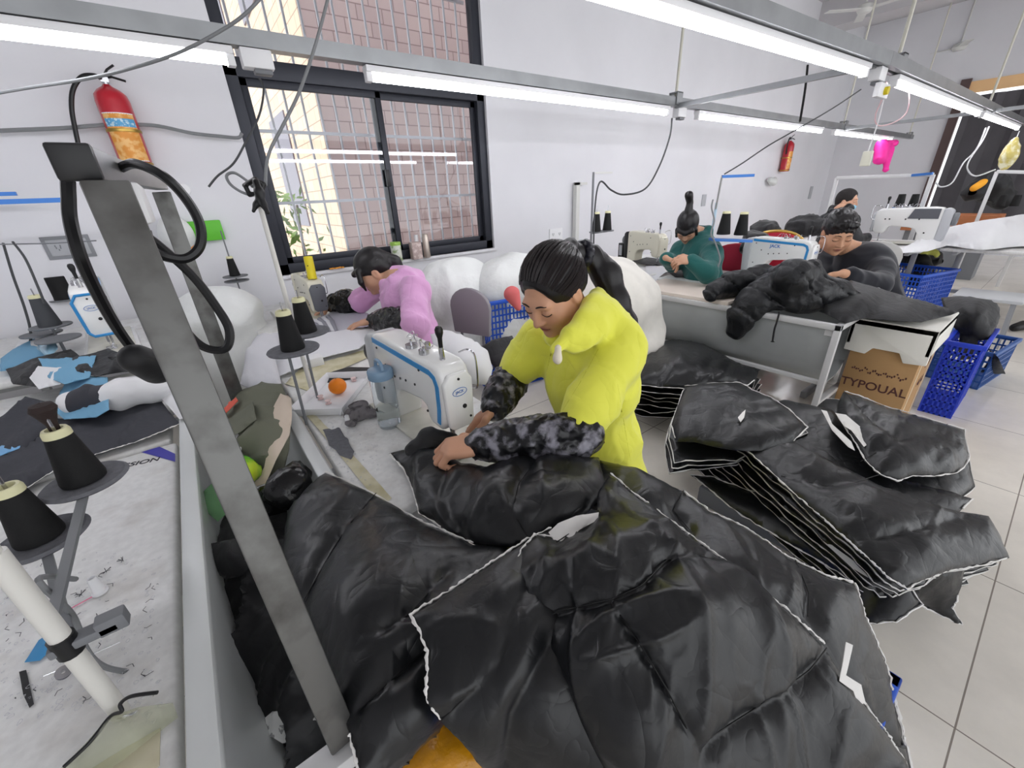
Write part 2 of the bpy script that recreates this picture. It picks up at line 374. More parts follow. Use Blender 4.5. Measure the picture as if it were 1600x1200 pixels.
    if edge_mat is not None:
        # outline runs (by outline index) that show the white raw batting edge
        key = {tuple(np.round(p, 5)): i for i, p in enumerate(vu)}
        cum = np.concatenate([[0], np.cumsum([np.linalg.norm(OU[(i+1) % len(OU)]-OU[i]) for i in range(len(OU))])]); tot = cum[-1]
        segl = np.concatenate([[0], np.cumsum(np.linalg.norm(np.roll(ol, -1, 0)-ol, axis=1))]); segl = segl/segl[-1]*tot
        m = MB()
        for i0, i1 in (edge if edge is not None else [(0, len(OU))]):
            s0, s1 = cum[i0], cum[i1] if i1 < len(cum) else tot
            ids = [i for i in range(nn) if s0-1e-6 <= segl[i] <= s1+1e-6]
            if len(ids) < 2: continue
            q = E3[ids]-ctr; j = vnoise(np.stack([np.arange(len(ids))*.9, np.full(len(ids), seed+i0), np.zeros(len(ids))], 1))
            q = q+np.array([0, 0, puff*.12])+rng.normal(0, er*.35, q.shape)
            rr = [float(er*(1+.7*a_)) for a_ in j]; m.tube(q, rr, 5)
        if m.v: m.build('raw_edge', edge_mat, o)
    return o
# ================================================================ THE ROOM
WY = 4.0; WX = 12.6; CZ = 4.35
wall_m = M('wall_paint', (226, 226, 230), .75, var=(1.3, .05), bump=(9, .15, .004))
m_floor = bpy.data.materials.new('floor_tiles'); m_floor.use_nodes = True
def floor_nodes():
    nt = m_floor.node_tree; N = nt.nodes; L = nt.links; b = N['Principled BSDF']
    tc = N.new('ShaderNodeTexCoord'); mp = N.new('ShaderNodeMapping'); mp.inputs['Location'].default_value = (.2, .245, 0); L.new(tc.outputs['Object'], mp.inputs[0])
    bk = N.new('ShaderNodeTexBrick'); bk.offset = 0; bk.inputs['Scale'].default_value = 1; bk.inputs['Brick Width'].default_value = .8; bk.inputs['Row Height'].default_value = .8; bk.inputs['Mortar Size'].default_value = .0024
    bk.inputs['Color1'].default_value = lin((246, 240, 229)); bk.inputs['Color2'].default_value = lin((242, 236, 225)); bk.inputs['Mortar'].default_value = lin((150, 140, 130)); L.new(mp.outputs[0], bk.inputs[0])
    nz = N.new('ShaderNodeTexNoise'); nz.inputs['Scale'].default_value = 3.5; nz.inputs['Detail'].default_value = 9; nz.inputs['Roughness'].default_value = .65; L.new(tc.outputs['Object'], nz.inputs[0])
    mr = N.new('ShaderNodeMapRange'); mr.inputs[1].default_value = .35; mr.inputs[2].default_value = .7; mr.inputs[3].default_value = .92; mr.inputs[4].default_value = 1.05; L.new(nz.outputs[0], mr.inputs[0])
    vm = N.new('ShaderNodeVectorMath'); vm.operation = 'SCALE'; L.new(bk.outputs[0], vm.inputs[0]); L.new(mr.outputs[0], vm.inputs['Scale']); L.new(vm.outputs[0], b.inputs['Base Color'])
    b.inputs['Roughness'].default_value = .16
floor_nodes()
struct(MB().bb((-3, -5, -.1), (WX+.3, WY+.25, 0)).build('floor', m_floor))
ceil_m = M('ceiling_paint', (196, 194, 196), .85)
m = MB().bb((-3, -5, CZ), (WX+.3, WY+.25, CZ+.1)); struct(m.build('ceiling', ceil_m))
struct(MB().bb((10.2, -5, 3.95), (10.7, WY, CZ-.001)).build('trim_1', ceil_m))
struct(MB().bb((-3.2, -5, 0), (-3, WY+.25, CZ)).build('wall_left', wall_m))
WL, WR, WB, WT = .56, 2.79, .96, 3.5
m = MB()
for a, b in (((-3, WY, 0), (WL, WY+.22, CZ)), ((WR, WY, 0), (WX, WY+.22, CZ)), ((WL, WY, 0), (WR, WY+.22, WB)), ((WL, WY, WT), (WR, WY+.22, CZ))): m.bb(a, b)
struct(m.build('wall_back', wall_m))
# right end wall with a big curtained opening
m = MB().bb((WX, 2.15, 0), (WX+.2, WY+.22, CZ)).bb((WX, -5, 0), (WX+.2, 2.15, .55)).bb((WX, -5, 3.05), (WX+.2, 2.15, CZ))
struct(m.build('wall_right', wall_m))
# window 1 : charcoal aluminium frame, transom and muntin, sliding panes
alu = M('charcoal_aluminium', (52, 54, 62), .45, .3); glass = M('window_glass', (235, 240, 245), .02, trans=1., ior=1.45, spec=.8)
def window1():
    y = WY+.03; f = MB(); w = .085
    f.bb((WL, y, WB), (WL+w, y+.09, WT)); f.bb((WR-w, y, WB), (WR, y+.09, WT)); f.bb((WL, y, WB), (WR, y+.09, WB+w)); f.bb((WL, y, WT-w), (WR, y+.09, WT))
    f.bb((WL, y, 2.36), (WR, y+.09, 2.48))
    fr = struct(f.build('window_1', alu, bevel=.004))
    s = MB(); mx = 1.66
    for x0, x1, yy in ((WL+w, mx+.05, y+.02), (mx-.03, WR-w, y+.055)):
        for a, b in (((x0, WB+w), (x0+.05, 2.36)), ((x1-.05, WB+w), (x1, 2.36)), ((x0, WB+w), (x1, WB+w+.05)), ((x0, 2.31), (x1, 2.36))): s.bb((a[0], yy, a[1]), (b[0], yy+.03, b[1]))
    s.build('sliding_sash', alu, fr, bevel=.003)
    MB().bb((mx-.02, y-.012, 1.62), (mx+.015, y+.02, 1.76)).build('sash_latch', M('black_plastic', (22, 22, 24), .4), fr, bevel=.003)
    g = MB().bb((WL+w, y+.033, WB+w), (mx+.04, y+.037, 2.36)).bb((mx-.02, y+.068, WB+w), (WR-w, y+.072, 2.36)).bb((WL+w, y+.05, 2.48), (WR-w, y+.054, WT-w)); g.build('glass_pane', glass, fr)
window1()
steel_w = M('painted_white_steel', (214, 214, 214), .4, .1); grl = M('grille_steel', (226, 222, 224), .4, .2)
def grille():
    t = thing('window_grille', 'steel security grille with thin upright bars outside the big window', 'grille', (WL, WY+.3, .9)); m = MB()
    for i in range(17): x = .03+i*.132; m.cyl((x, 0, 0), (x, 0, 2.8), .0105, n=8)
    m.build('upright_bars', grl, t); m = MB()
    for z in (.08, .62, 1.16, 1.72, 2.3): m.bb((-.02, -.012, z-.012), (2.24, .012, z+.012))
    m.build('cross_bars', grl, t)
grille()
struct(MB().bb((WL-.02, WY-.03, WB-.03), (WR+.02, WY+.1, WB)).build('trim_2', wall_m, bevel=.006))
# ---------------------------------------------------------------- outside the window
def brick_mat(name, c1, c2, mo, w=.3, h=.14, plane='xz'):
    m = bpy.data.materials.new(name); m.use_nodes = True; nt = m.node_tree; N = nt.nodes; L = nt.links; b = N['Principled BSDF']
    tc = N.new('ShaderNodeTexCoord'); sp = N.new('ShaderNodeSeparateXYZ'); cb = N.new('ShaderNodeCombineXYZ'); L.new(tc.outputs['Object'], sp.inputs[0])
    L.new(sp.outputs['X' if plane == 'xz' else 'Y'], cb.inputs[0]); L.new(sp.outputs['Z'], cb.inputs[1])
    bk = N.new('ShaderNodeTexBrick'); bk.inputs['Scale'].default_value = 1; bk.inputs['Brick Width'].default_value = w; bk.inputs['Row Height'].default_value = h; bk.inputs['Mortar Size'].default_value = .006
    bk.inputs['Color1'].default_value = lin(c1); bk.inputs['Color2'].default_value = lin(c2); bk.inputs['Mortar'].default_value = lin(mo); L.new(cb.outputs[0], bk.inputs[0]); L.new(bk.outputs[0], b.inputs['Base Color'])
    b.inputs['Roughness'].default_value = .85; return m
def outside():
    c0 = PY(478, 60, 5.6); xc = float(c0[0])
    t = thing('brick_building', 'tall brick building standing close outside the barred window', 'building', (xc, 5.6, -1))
    brick_shade = brick_mat('shaded_brick', (214, 190, 184), (202, 178, 174), (160, 136, 132)); brick_sun = brick_mat('sunlit_brick', (235, 210, 185), (226, 198, 172), (176, 150, 130), plane='yz')  # brick colours carry the light: shade in the front wall, sun in the side
    MB().add([(0,0,0),(7,0,0),(7,0,9),(0,0,9),(0,.3,0),(7,.3,0),(7,.3,9),(0,.3,9)], [(0,1,2,3),(4,7,6,5),(3,2,6,7),(1,5,6,2)]).build('front_wall', brick_shade, t)
    MB().bb((-.03, -.01, 0), (.0, 9, 9)).build('side_wall', brick_sun, t)
    w = MB()
    for y in (1.6, 4.2, 6.8):
        for z in (2.2, 4.9): w.bb((-.05, y, z), (-.02, y+1.1, z+1.5))
    w.build('window_opening', M('dark_window', (110, 100, 112), .3), t)
    yard = MB().bb((-6, WY+.25, -1.2), (9, 18, -1)); tag(yard.build('yard', M('yard_concrete', (176, 170, 160), .9)), 'pale concrete yard between window and brick building', 'ground', kind='structure')
    # stones and debris in the yard, and a leafy shrub
    r = random.Random(3); m = MB()
    rock = M('rubble', (196, 178, 160), .9)
    bm = bmesh.new()
    for i in range(90):
        p = (r.uniform(.9, 4.2), r.uniform(4.8, 5.5), -1+r.uniform(0, .9)*(.2+.8*r.random())); q = bmesh.ops.create_icosphere(bm, subdivisions=1, radius=r.uniform(.07, .2), matrix=Matrix.Translation(p))
        for v in q['verts']: v.co += Vector((r.uniform(-.03, .03),)*3)
    me = bpy.data.meshes.new('rubble_heap'); bm.to_mesh(me); bm.free(); tag(link('rubble_heap', me, rock), 'heap of pale rubble at the foot of the brick wall outside', 'rubble', kind='stuff')
    sh = thing('garden_shrub', 'leafy green shrub outside the lower left of the window', 'shrub', (.75, 5.0, -1)); lf = MB(); st = MB()
    for k in range(7): a = r.uniform(-.35, .35); st.tube(smooth_path([(0, 0, 0), (a*.5, r.uniform(-.1, .1), 1.2), (a, r.uniform(-.2, .2), 2.5)]), .012, 5)
    for k in range(420):
        c = Vector((r.gauss(0, .2), r.gauss(0, .15), r.uniform(.9, 2.65))); d = Vector((r.gauss(0, 1), r.gauss(0, 1), r.gauss(0, 1))).normalized()*.06; e = d.orthogonal().normalized()*.022
        lf.add([c-d, c+e, c+d, c-e], [(0, 1, 2, 3)])
    st.build('stem', M('bark', (96, 80, 60), .8), sh); lf.build('foliage', M('leaf_green', (120, 150, 70), .6), sh)
outside()
# ---------------------------------------------------------------- light rails
galv = M('galvanised_steel', (150, 152, 154), .38, .75, var=(6, .15)); alu_b = M('bright_aluminium', (205, 207, 210), .3, .8)
tube_on = M('lit_tube', (250, 250, 255), .3, emit=TUBE_EMIT); housing = M('white_housing', (236, 236, 238), .4)
RZ = 2.05; s_ = (RZ-CAMH)/.6
def lamp(x0, x1, y, label, rz=0):
    t = thing('tube_light', label, 'light', (x0, y, RZ), rz, 'tube lights hanging from the light rails'); L_ = x1-x0
    MB().bb((0, -.028, .03), (L_, .028, .058)).build('lamp_housing', housing, t, bevel=.004)
    MB().cyl((.03, 0, .012), (L_-.03, 0, .012), .018, n=14).build('glass_tube', tube_on, t)
    MB().bb((0, -.02, -.01), (.03, .02, .035)).build('end_cap', housing, t, bevel=.003); MB().bb((L_-.03, -.02, -.01), (L_, .02, .035)).build('end_cap', housing, t, bevel=.003); return t
def rails():
    yb, yn = 2.60*s_, 1.12*s_+.02; SL1, SL2 = -.045, -.008; YN = lambda x: yn+(x-3.7)*(SL1 if x < 3.7 else SL2)
    R = lambda a, b, nm, lab: tag(nm.build('light_rail', galv), lab, 'rail', 'steel rails carrying the tube lights')
    h = MB().bb((-2.6, yb-.03, RZ+.062), (11.2, yb+.03, RZ+.125)); R(0, 0, h, 'long galvanised steel light rail crossing in front of the window and back wall')
    for (xa, xb), sl, lab in (((-4.4, 0), SL1, 'twin galvanised light rail overhead, nearest the camera at the top of the photo'), ((.0, 6.9), SL2, 'twin galvanised light rail continuing from the yellow button box to the dark curtain')):
        h = MB().bb((xa, -.05, RZ+.062), (xb, -.012, RZ+.13)).bb((xa, .012, RZ+.062), (xb, .04, RZ+.11)); o = R(0, 0, h, lab); o.location = (3.7, yn, 0); o.rotation_euler = (0, 0, sl)
    for i, x in enumerate((3.62, 7.6)):
        y0 = yn-.3 if i else yn; m = MB().bb((x-.02, y0, RZ+.05), (x+.02, yb, RZ+.085)); tag(m.build('cross_rail', galv), ('nearer' if i == 0 else 'farther')+' thin cross bar joining the two light rails', 'rail')
    f = lambda v: v*s_
    for x0, x1, lab in ((-2.35, -.02, 'tube light off the upper left edge of the photo, mostly out of view'), (f(-1.9), f(.42), 'lit tube light at the upper left, in front of the fire extinguisher'), (f(1.03), f(3.82), 'long lit tube light crossing in front of the window'),
                        (f(4.3), f(7.5), 'lit tube light on the back rail right of the first cross bar'), (f(7.95), f(10.9), 'farthest lit tube light on the back rail, above the pink cloth')):
        if x0 > -2.3: lamp(x0, x1, yb, lab)
    for x0, x1, lab in ((f(1.0), f(3.82), 'brightest lit tube light at the top of the photo, nearest the camera'), (f(4.4), f(7.75), 'second lit tube light of the near rail, right of the pull cord'), (f(7.95), f(11.2), 'third lit tube light of the near rail by the right edge')):
        lamp(x0, x1, YN(x0), lab, SL1 if x0 < 3.7 else SL2)
    # hanging rods
    for i, (x, y, lab) in enumerate(((3.6, yb, 'thin hanging rod holding the back light rail at the first cross bar'), (7.6, yb, 'thin hanging rod holding the back light rail above the pink cloth'), (4.0, yn, 'thick pale hanging rod at the joint of the near light rail'), (7.7, yn, 'hanging rod of the near light rail close to the dark curtain'), (11.0, yb, 'farthest hanging rod of the back light rail'))):
        t = thing('hanging_rod', lab, 'rod', (x, y, RZ+.1), 0, 'rods hanging the light rails from the ceiling'); q = MB().cyl((0, 0, 0), (0, 0, CZ-RZ-.1), .011, n=8)
        q.build('rod', M('pale_painted_steel', (205, 203, 190), .5, .2), t); MB().bb((-.04, -.04, -.03), (.04, -.032, .06)).bb((-.04, .032, -.03), (.04, .04, .06)).bb((-.04, -.04, .055), (.04, .04, .062)).build('rail_bracket', galv, t)
    # junction boxes
    for i, (x, y, lab) in enumerate(((.47, yb, 'white junction box at the right end of the upper left tube light'), (3.68, yb, 'white junction box on the back light rail by the first cross bar'), (3.7, yn, 'white junction box with yellow button at the joint of the near rail'))):
        t = thing('junction_box', lab, 'junction box', (x, y, RZ-.01)); MB().bb((-.06, -.03, 0), (.06, .03, .07)).build('box_body', housing, t, bevel=.005)
        MB().bb((-.02, -.022, -.018), (.05, .022, 0)).build('plug', M('grey_plastic', (120, 122, 126), .5), t, bevel=.004)
        if i == 2: MB().bb((-.07, -.05, -.09), (.12, -.02, -.015)).build('bracket_plate', housing, t, bevel=.004); MB().cyl((.03, -.05, -.055), (.03, -.07, -.055), .022).build('yellow_button', M('yellow_plastic', (225, 205, 30), .4), t)
rails()
# ================================================================ MATERIALS SHARED
white_t = M('white_laminate', (234, 234, 232), .35, var=(60, .09), mix=((200, 196, 190), 11, .52, .85)); blackp = M('black_plastic', (22, 22, 24), .4); greyp = M('grey_plastic', (120, 122, 126), .5)
chrome = M('chrome_steel', (200, 200, 204), .18, 1.); steel_d = M('worn_square_steel', (112, 112, 110), .42, .65, mix=((78, 76, 74), 14, .45, .7), bump=(60, .2, .001))
enam = M('white_enamel', (238, 238, 236), .22, coat=.4); blue_e = M('blue_enamel', (52, 142, 205), .3); cream_e = M('cream_enamel', (226, 222, 202), .28, coat=.3); grey_e = M('grey_enamel', (96, 98, 104), .35)
leg_m = M('grey_painted_leg', (168, 170, 172), .4, .3); blk_thread = M('black_thread', (12, 12, 13), .75, bump=(260, .5, .001)); white_thread = M('white_thread', (232, 230, 226), .8, bump=(200, .4, .001))
cone_tip = M('cream_cone_tip', (226, 222, 180), .5); fuzzy = M('lint_grey_felt', (112, 113, 118), .95, bump=(90, .8, .004), var=(60, .2))
blue_ink = M('blue_ink', (40, 110, 190), .4); dark_ink = M('dark_ink', (40, 40, 46), .5); blue_pl = M('blue_crate_plastic', (36, 88, 200), .38); beige_m = M('tape_yellowed', (214, 208, 180), .45, mix=((190, 182, 140), 14, .4, .7))
# ================================================================ SEWING MACHINES
def sewing_machine(label, loc, rz=0, body=enam, acc=blue_e, face=None, gearcol=None, sc=1., base=0, text_on=None, group='industrial sewing machines', bed=True, box_back=False):
    """needle at the origin, column towards +y, operator on the +x side"""
    t = thing('sewing_machine', label, 'sewing machine', loc, rz, group); face = face or body; gearcol = gearcol or M('pale_grey_enamel', (190, 192, 194), .35)
    prof = [(-.052, .105), (-.062, .24), (-.05, .272), (-.025, .287), (.33, .30), (.385, .292), (.395, .26), (.395, .0), (.27, .0), (.262, .085), (.24, .118), (.2, .13), (.075, .142), (.05, .132), (.042, .10), (.03, .082), (-.03, .075)]
    MB().prism(prof, -.05, .05).build('machine_body', body, t, bevel=.013, seg=3)
    # column end cover, hand wheel
    MB().prism([(.385, .02), (.385, .285), (.42, .29), (.448, .27), (.455, .20), (.44, .02)], -.056, .056).build('end_cover', gearcol, t, bevel=.014, seg=3)
    MB().lathe((0, .452, .20), [(.001, 0), (.045, 0), (.052, .006), (.052, .026), (.046, .034), (.02, .034), (.018, .022), (.001, .022)], 28, axis=(0, 1, 0)).build('hand_wheel', blackp if acc is blue_e else greyp, t)
    fp = MB().prism([(-.043, .098), (-.05, .235), (-.03, .262), (.03, .262), (.05, .235), (.043, .098), (.03, .085), (-.03, .085)], -.072, -.054, 'xz'); fpo = fp.build('face_plate', face, t, bevel=.006, seg=3)
    MB().cyl((.012, -.071, .155), (.012, -.0745, .155), .007, n=12).build('oil_hole', blackp, fpo); MB().cyl((.03, -.071, .115), (.03, -.0745, .115), .0035, n=10).build('screw', blackp, fpo); MB().cyl((.0, -.071, .245), (.0, -.0745, .245), .004, n=10).build('screw', blackp, fpo)
    if acc is blue_e:
        ring = [(.024*math.cos(a), -.0735, .205+.012*math.sin(a)) for a in [i*PI/14 for i in range(29)]]; MB().tube(ring, .0009, 5).build('logo_ring', blue_ink, fpo)
        text('logo_lettering', 'JACK', .012, blue_ink, frame((0, -.0735, .205), (1, 0, 0), (0, -1, 0)), fpo, .0005)
    # accent band along the back edge of the arm and down the nose
    if acc:
        w = .017; pth = [(.375, .282), (0, .268), (-.03, .255), (-.044, .225), (-.04, .15), (-.03, .098)]; m = MB()
        for sx in (-1, 1):
            pr = []; inn = []
            for i, p in enumerate(pth):
                q = Vector(pth[min(i+1, len(pth)-1)])-Vector(pth[max(i-1, 0)]); q.normalize(); nn = Vector((q.y, -q.x)); pr.append(p); inn.append(tuple(Vector(p)-nn*w*1.0))
            for i in range(len(pth)-1):
                a, b, c, d = pr[i], pr[i+1], inn[i+1], inn[i]; m.prism([a, b, c, d], sx*.0495, sx*.0525)
        m.build('accent_band', acc, t)
    MB().cyl((0, 0, .09), (0, 0, .035), .005, n=10).build('needle_bar', chrome, t); MB().cyl((0, 0, .04), (0, 0, .004), .0011, n=6).build('needle', chrome, t)
    MB().cyl((.012, .006, .09), (.012, .006, .022), .0045, n=8).bb((-.008, -.014, .003), (.008, .022, .009)).bar((.012, .006, .024), (.0, .004, .006), .008).build('presser_foot', chrome, t, bevel=.001)
    if bed: MB().bb((-.085, -.09, -.004), (.085, .45, .006)).build('bed_plate', M('worn_bed_plate', (214, 212, 200), .3, .1, var=(14, .15)), t, bevel=.004); MB().bb((-.02, -.035, .005), (.02, .035, .0085)).build('needle_plate', chrome, t, bevel=.001)
    lv = MB().cyl((-.004, -.005, .285), (-.004, -.005, .325), .009, .007, 10); lvo = lv.build('knee_lever_post', chrome, t)
    MB().lathe((-.004, -.005, .322), [(.001, 0), (.006, .001), (.007, .03), (.0115, .045), (.012, .056), (.008, .064), (.001, .066)], 14).build('lever_knob', blackp, lvo)
    MB().tube(smooth_path([(.045, -.02, .30), (.052, -.055, .315), (.055, -.085, .30), (.055, -.085, .21), (.05, -.06, .195)], 5), .0028, 6).build('finger_guard', chrome, t)
    d = MB().cyl((-.02, .07, .29), (-.02, .07, .305), .016, n=14).cyl((-.02, .07, .305), (-.02, .07, .311), .01, n=12).cyl((.012, .1, .29), (.012, .1, .312), .009, n=10).cyl((-.02, .145, .292), (-.02, .145, .304), .019, n=14).cyl((-.02, .145, .3), (-.02, .145, .318), .004, n=8)
    d.build('tension_discs', chrome, t)
    d = MB()
    for k in range(6): a = random.uniform(0, 6); d.tube(smooth_path([(-.03+.01*k, .05+.03*k, .292), (-.02+.008*k, .06+.03*k+.02*math.cos(a), .325), (.01, .08+.03*k, .30), (.02+.01*math.sin(a), .1+.028*k, .296)], 4), .0013, 5)
    d.build('thread_guides', chrome, t)
    sc_ = MB()
    for y, z in ((.06, .25), (.1, .19), (.16, .185), (.2, .18), (.24, .175), (.3, .2), (.35, .25), (.35, .1), (.04, .12)): sc_.cyl((-.0495, y, z), (-.0525, y, z), .0042, n=10)
    for y, z in ((.16, .2), (.25, .2), (.31, .09), (.02, .2), (.05, .2)): sc_.cyl((.0495, y, z), (.0525, y, z), .006, n=10)
    sc_.build('body_screws', blackp, t)
    if text_on:
        text('brand_lettering', text_on, .034, blue_ink, frame((-.0508, .2, .235), (0, -1, 0), (-1, 0, 0)), t, .0006, True)
    if base: MB().bb((-.1, -.13, -base), (.1, .47, -.004)).build('raised_base', body, t, bevel=.006)
    if box_back: MB().bb((-.05, .46, .02), (.03, .54, .17)).build('control_box', blackp, t, bevel=.006); MB().bb((-.052, .475, .05), (-.05, .52, .15)).build('control_panel', M('panel_grey', (180, 182, 186), .4), t)
    if sc != 1: t.scale = (sc,)*3
    return t
# ================================================================ TABLES
def work_table(label, x0, x1, y0, y1, z=.755, th=.035, group='sewing tables', motor=True, top=None):
    t = thing('sewing_table', label, 'table', ((x0+x1)/2, (y0+y1)/2, 0), 0, group); w = (x1-x0)/2; l = (y1-y0)/2
    MB().bb((-w, -l, z-th), (w, l, z)).build('tabletop', top or white_t, t, bevel=.012, seg=3)
    for sy in (-1, 1):
        y = sy*(l-.12); MB().bb((-.02, y-.025, .06), (.02, y+.025, z-th)).bb((-w+.05, y-.02, .0), (w-.05, y+.02, .05)).bb((-w+.06, y-.02, z-th-.04), (w-.06, y+.02, z-th)).build('leg', leg_m, t, bevel=.004)
    MB().bb((-.015, -l+.14, .2), (.015, l-.14, .24)).build('crossbar', leg_m, t)
    if motor: MB().bb((-.1, .05, z-th-.17), (.1, .28, z-th)).build('motor_box', greyp, t, bevel=.02); MB().bb((-.12, -.2, .04), (.15, .12, .06)).build('foot_pedal', greyp, t, bevel=.005)
    return t
work_table('white sewing table carrying the nearest sewing machine, lint and a water bottle', .165, .76, .86, 2.12)
work_table('white sewing table by the window where the person in pink sews', .20, .92, 2.15, 3.9)
t = work_table('white worn table end at the lower left, with dark lettering and a blue stripe', -.86, -.232, .16, 1.72, motor=False)
text('lettering', 'PASSION', .036, dark_ink, frame((-.345-t.location.x, 1.64-t.location.y, .7556), (1, -.3, 0), (0, 0, 1)), t, .0004, True)
MB().add([(-.33-t.location.x, 1.715-t.location.y, .756), (-.28-t.location.x, 1.715-t.location.y, .756), (-.236-t.location.x, 1.62-t.location.y, .756), (-.236-t.location.x, 1.56-t.location.y, .756)], [(0, 3, 2, 1)]).build('blue_stripe', M('royal_blue', (54, 50, 165), .4), t)
MB().bb((-.62, -.36, .755), (.29, -.30, .7565)).build('tape_strip', beige_m, t)
work_table('white table at the far left covered in black, blue and white garments', -1.5, -.25, 1.75, 2.75, motor=False)
work_table('white table by the left wall sockets carrying the blue trimmed machine', -1.7, -.3, 2.79, 3.9, z=.82, motor=False)
# trough between the rows
grey_sheet = M('pale_grey_sheet', (214, 217, 216), .4, .1, var=(2.5, .12)); steel_sheet = M('dull_sheet_metal', (186, 190, 190), .4, .2, var=(3, .16))
def trough_a():
    x0, x1, y0, y1 = -.215, .145, .42, 2.15; t = thing('cloth_trough', 'long pale grey cloth trough between the left table and the nearest sewing table', 'trough', ((x0+x1)/2, y0, 0)); w = (x1-x0)/2; L_ = y1-y0
    arc = [(-w, .78), (-w+.028, .775)]+[(-(w-.03)*math.cos(a), .62-(w-.0)*1.35*math.sin(a)) for a in [i*PI/16 for i in range(17)]]+[(w-.028, .775), (w, .78)]
    out = [(x*1.03, z-.012) for x, z in arc]; MB().prism(arc+out[::-1], 0, L_, 'xz').build('trough_sheet', grey_sheet, t)
    MB().bb((-w, 0, .765), (-w+.042, L_, .79)).build('rim_rail', grey_sheet, t, bevel=.006); MB().bb((w-.04, 0, .765), (w, L_, .79)).build('rim_rail', grey_sheet, t, bevel=.006)
    MB().bb((-w, -.015, .735), (w, .025, .765)).build('end_rail', steel_w, t, bevel=.003)
    for y in (.05, L_-.05):
        for x in (-w+.02, w-.02): MB().bb((x-.014, y-.014, 0), (x+.014, y+.014, .765)).build('leg', steel_w, t)
trough_a()
def frame_post():
    t = thing('steel_frame', 'worn square steel arch with black end cap rising over the trough at left', 'frame', (-.03, .44, .765)); o = Vector(t.location); w = .04
    top = Vector(PC(166, 290, .43)); bot = Vector((-.03, .44, .765)); far = Vector(PC(252, 300, 1.3)); fb = Vector((far.x, far.y, .80)); fb = far+(fb-far)
    d = (top-bot).normalized(); MB().bar(bot-o, top-o, w, mi=0).build('post', steel_d, t, bevel=.003)
    fr = Vector((far.x, far.y, .775)); MB().bar(fr-o, far-o, .048).build('post', steel_d, t, bevel=.003)
    c0 = Vector(PC(119, 254, .425)); c1 = Vector(PC(250, 288, 1.3)); dd = (c1-c0).normalized(); MB().bar(c0-o, c1-o, .034, .033).build('top_bar', galv, t, bevel=.003); MB().bar(c0-o-dd*.012, c0-o, .036, .035).build('end_cap', blackp, t, bevel=.003)
    m = c0*.75+c1*.25-o; MB().box(m+Vector((.005, 0, -.045)), (.034, .14, .06)).build('socket_box', housing, t, bevel=.006)
frame_post()
def trough_b():
    x0, x1, y0, y1 = 2.86, 3.3, .66, 2.06; t = thing('cloth_trough', 'white framed cloth trough with a dull metal side panel, right of the person in yellow', 'trough', (x0, y0, 0)); w = x1-x0; L_ = y1-y0; q = .017
    for x in (0, w):
        for y in (0, L_): MB().bb((x-q, y-q, 0), (x+q, y+q, .735)).build('leg', steel_w, t, bevel=.003)
    fr = MB().bb((-q, -q, .7), (q, L_+q, .735)).bb((w-q, -q, .7), (w+q, L_+q, .735)).bb((0, -q, .7), (w, q, .735)).bb((0, L_-q, .7), (w, L_+q, .735)).bb((0, -q, .2), (w, q, .23)).bb((0, L_-q, .2), (w, L_+q, .23)).bb((.0, -q, .345), (.03, L_, .37))
    fr.build('top_frame', steel_w, t, bevel=.003)
    for p in ((0, .06), (L_, -.06)): MB().bb((-.002, min(p[0], p[0]+p[1]), .66), (.02, max(p[0], p[0]+p[1]), .7)).build('corner_bracket', steel_w, t)
    arc = [(.0, .70), (.012, .5), (.05, .40), (.14, .33), (.3, .33), (.4, .4), (w, .7)]; out = [(x, z-.008) for x, z in arc]; MB().prism(arc+out[::-1], .01, L_-.01, 'xz').build('side_panel', steel_sheet, t)
    MB().bb((.0, L_-.75, .735), (w+.02, L_+.05, .76)).build('board_top', M('pale_board', (232, 220, 208), .6, var=(5, .08)), t, bevel=.003)
trough_b()
work_table('white sewing table of the person in black, behind the metal trough', 3.33, 4.02, .75, 2.2)
work_table('white sewing table of the person in green', 3.15, 4.6, 2.35, 3.45, z=.74)
# ================================================================ MACHINES IN PLACE
p = P(712, 690, .76); sewing_machine('nearest white sewing machine with blue trim, in front of the person in yellow', (p[0]-.01, p[1]+.0, .762), math.radians(4), sc=1.04)
p = P(497, 497, .76); m2 = sewing_machine('white sewing machine with dark grey nose plate, in front of the person in pink', (p[0], 2.98, .762), 0, cream_e, None, grey_e, cream_e)
ov = MB().cyl((.0, -.01, .29), (.01, .02, .43), .028, n=14).build('yellow_bottle', M('yellow_plastic', (225, 205, 30), .4), None); ov.location = m2.location; tag(ov, 'yellow oil bottle standing on top of the pink-clad person\'s machine', 'bottle')
sewing_machine('cream sewing machine with a black control box, in front of the person in green', (3.93, 2.62, .745), math.radians(-14), cream_e, None, cream_e, blackp, text_on=None, box_back=True, sc=1.12)
jm = sewing_machine('long white sewing machine with light blue trim, before the person in black', (3.93, 1.27, .762), math.radians(-6), enam, blue_e, None, M('pale_grey_enamel', (190, 192, 194), .35), text_on='JACK', sc=1.07)
lm = sewing_machine('white sewing machine with blue outlined nose, near the wall sockets at far left', (float(P(176,545,.9)[0]), float(P(176,545,.9)[1]), .9), math.radians(6), enam, blue_e, base=.08, sc=1.05)
mm = sewing_machine('white sewing machine with dark side panel, in front of the masked person', (6.75, 1.45, .785), math.radians(182), enam, None, M('silver_plate', (190, 192, 196), .4), M('silver_plate', (190, 192, 196), .4), sc=1.3)
MB().prism([(.17, .205), (.2, .285), (.37, .285), (.37, .205)], .051, .055).build('dark_panel', grey_e, mm)
# face outline on the left machine is wider
MB().tube([(-.044, -.072, .1), (-.052, -.072, .235), (-.032, -.072, .263), (.032, -.072, .263), (.052, -.072, .235), (.044, -.072, .1), (.03, -.072, .083), (-.03, -.072, .083), (-.044, -.072, .1)], .006, 8).build('blue_outline', blue_e, lm)
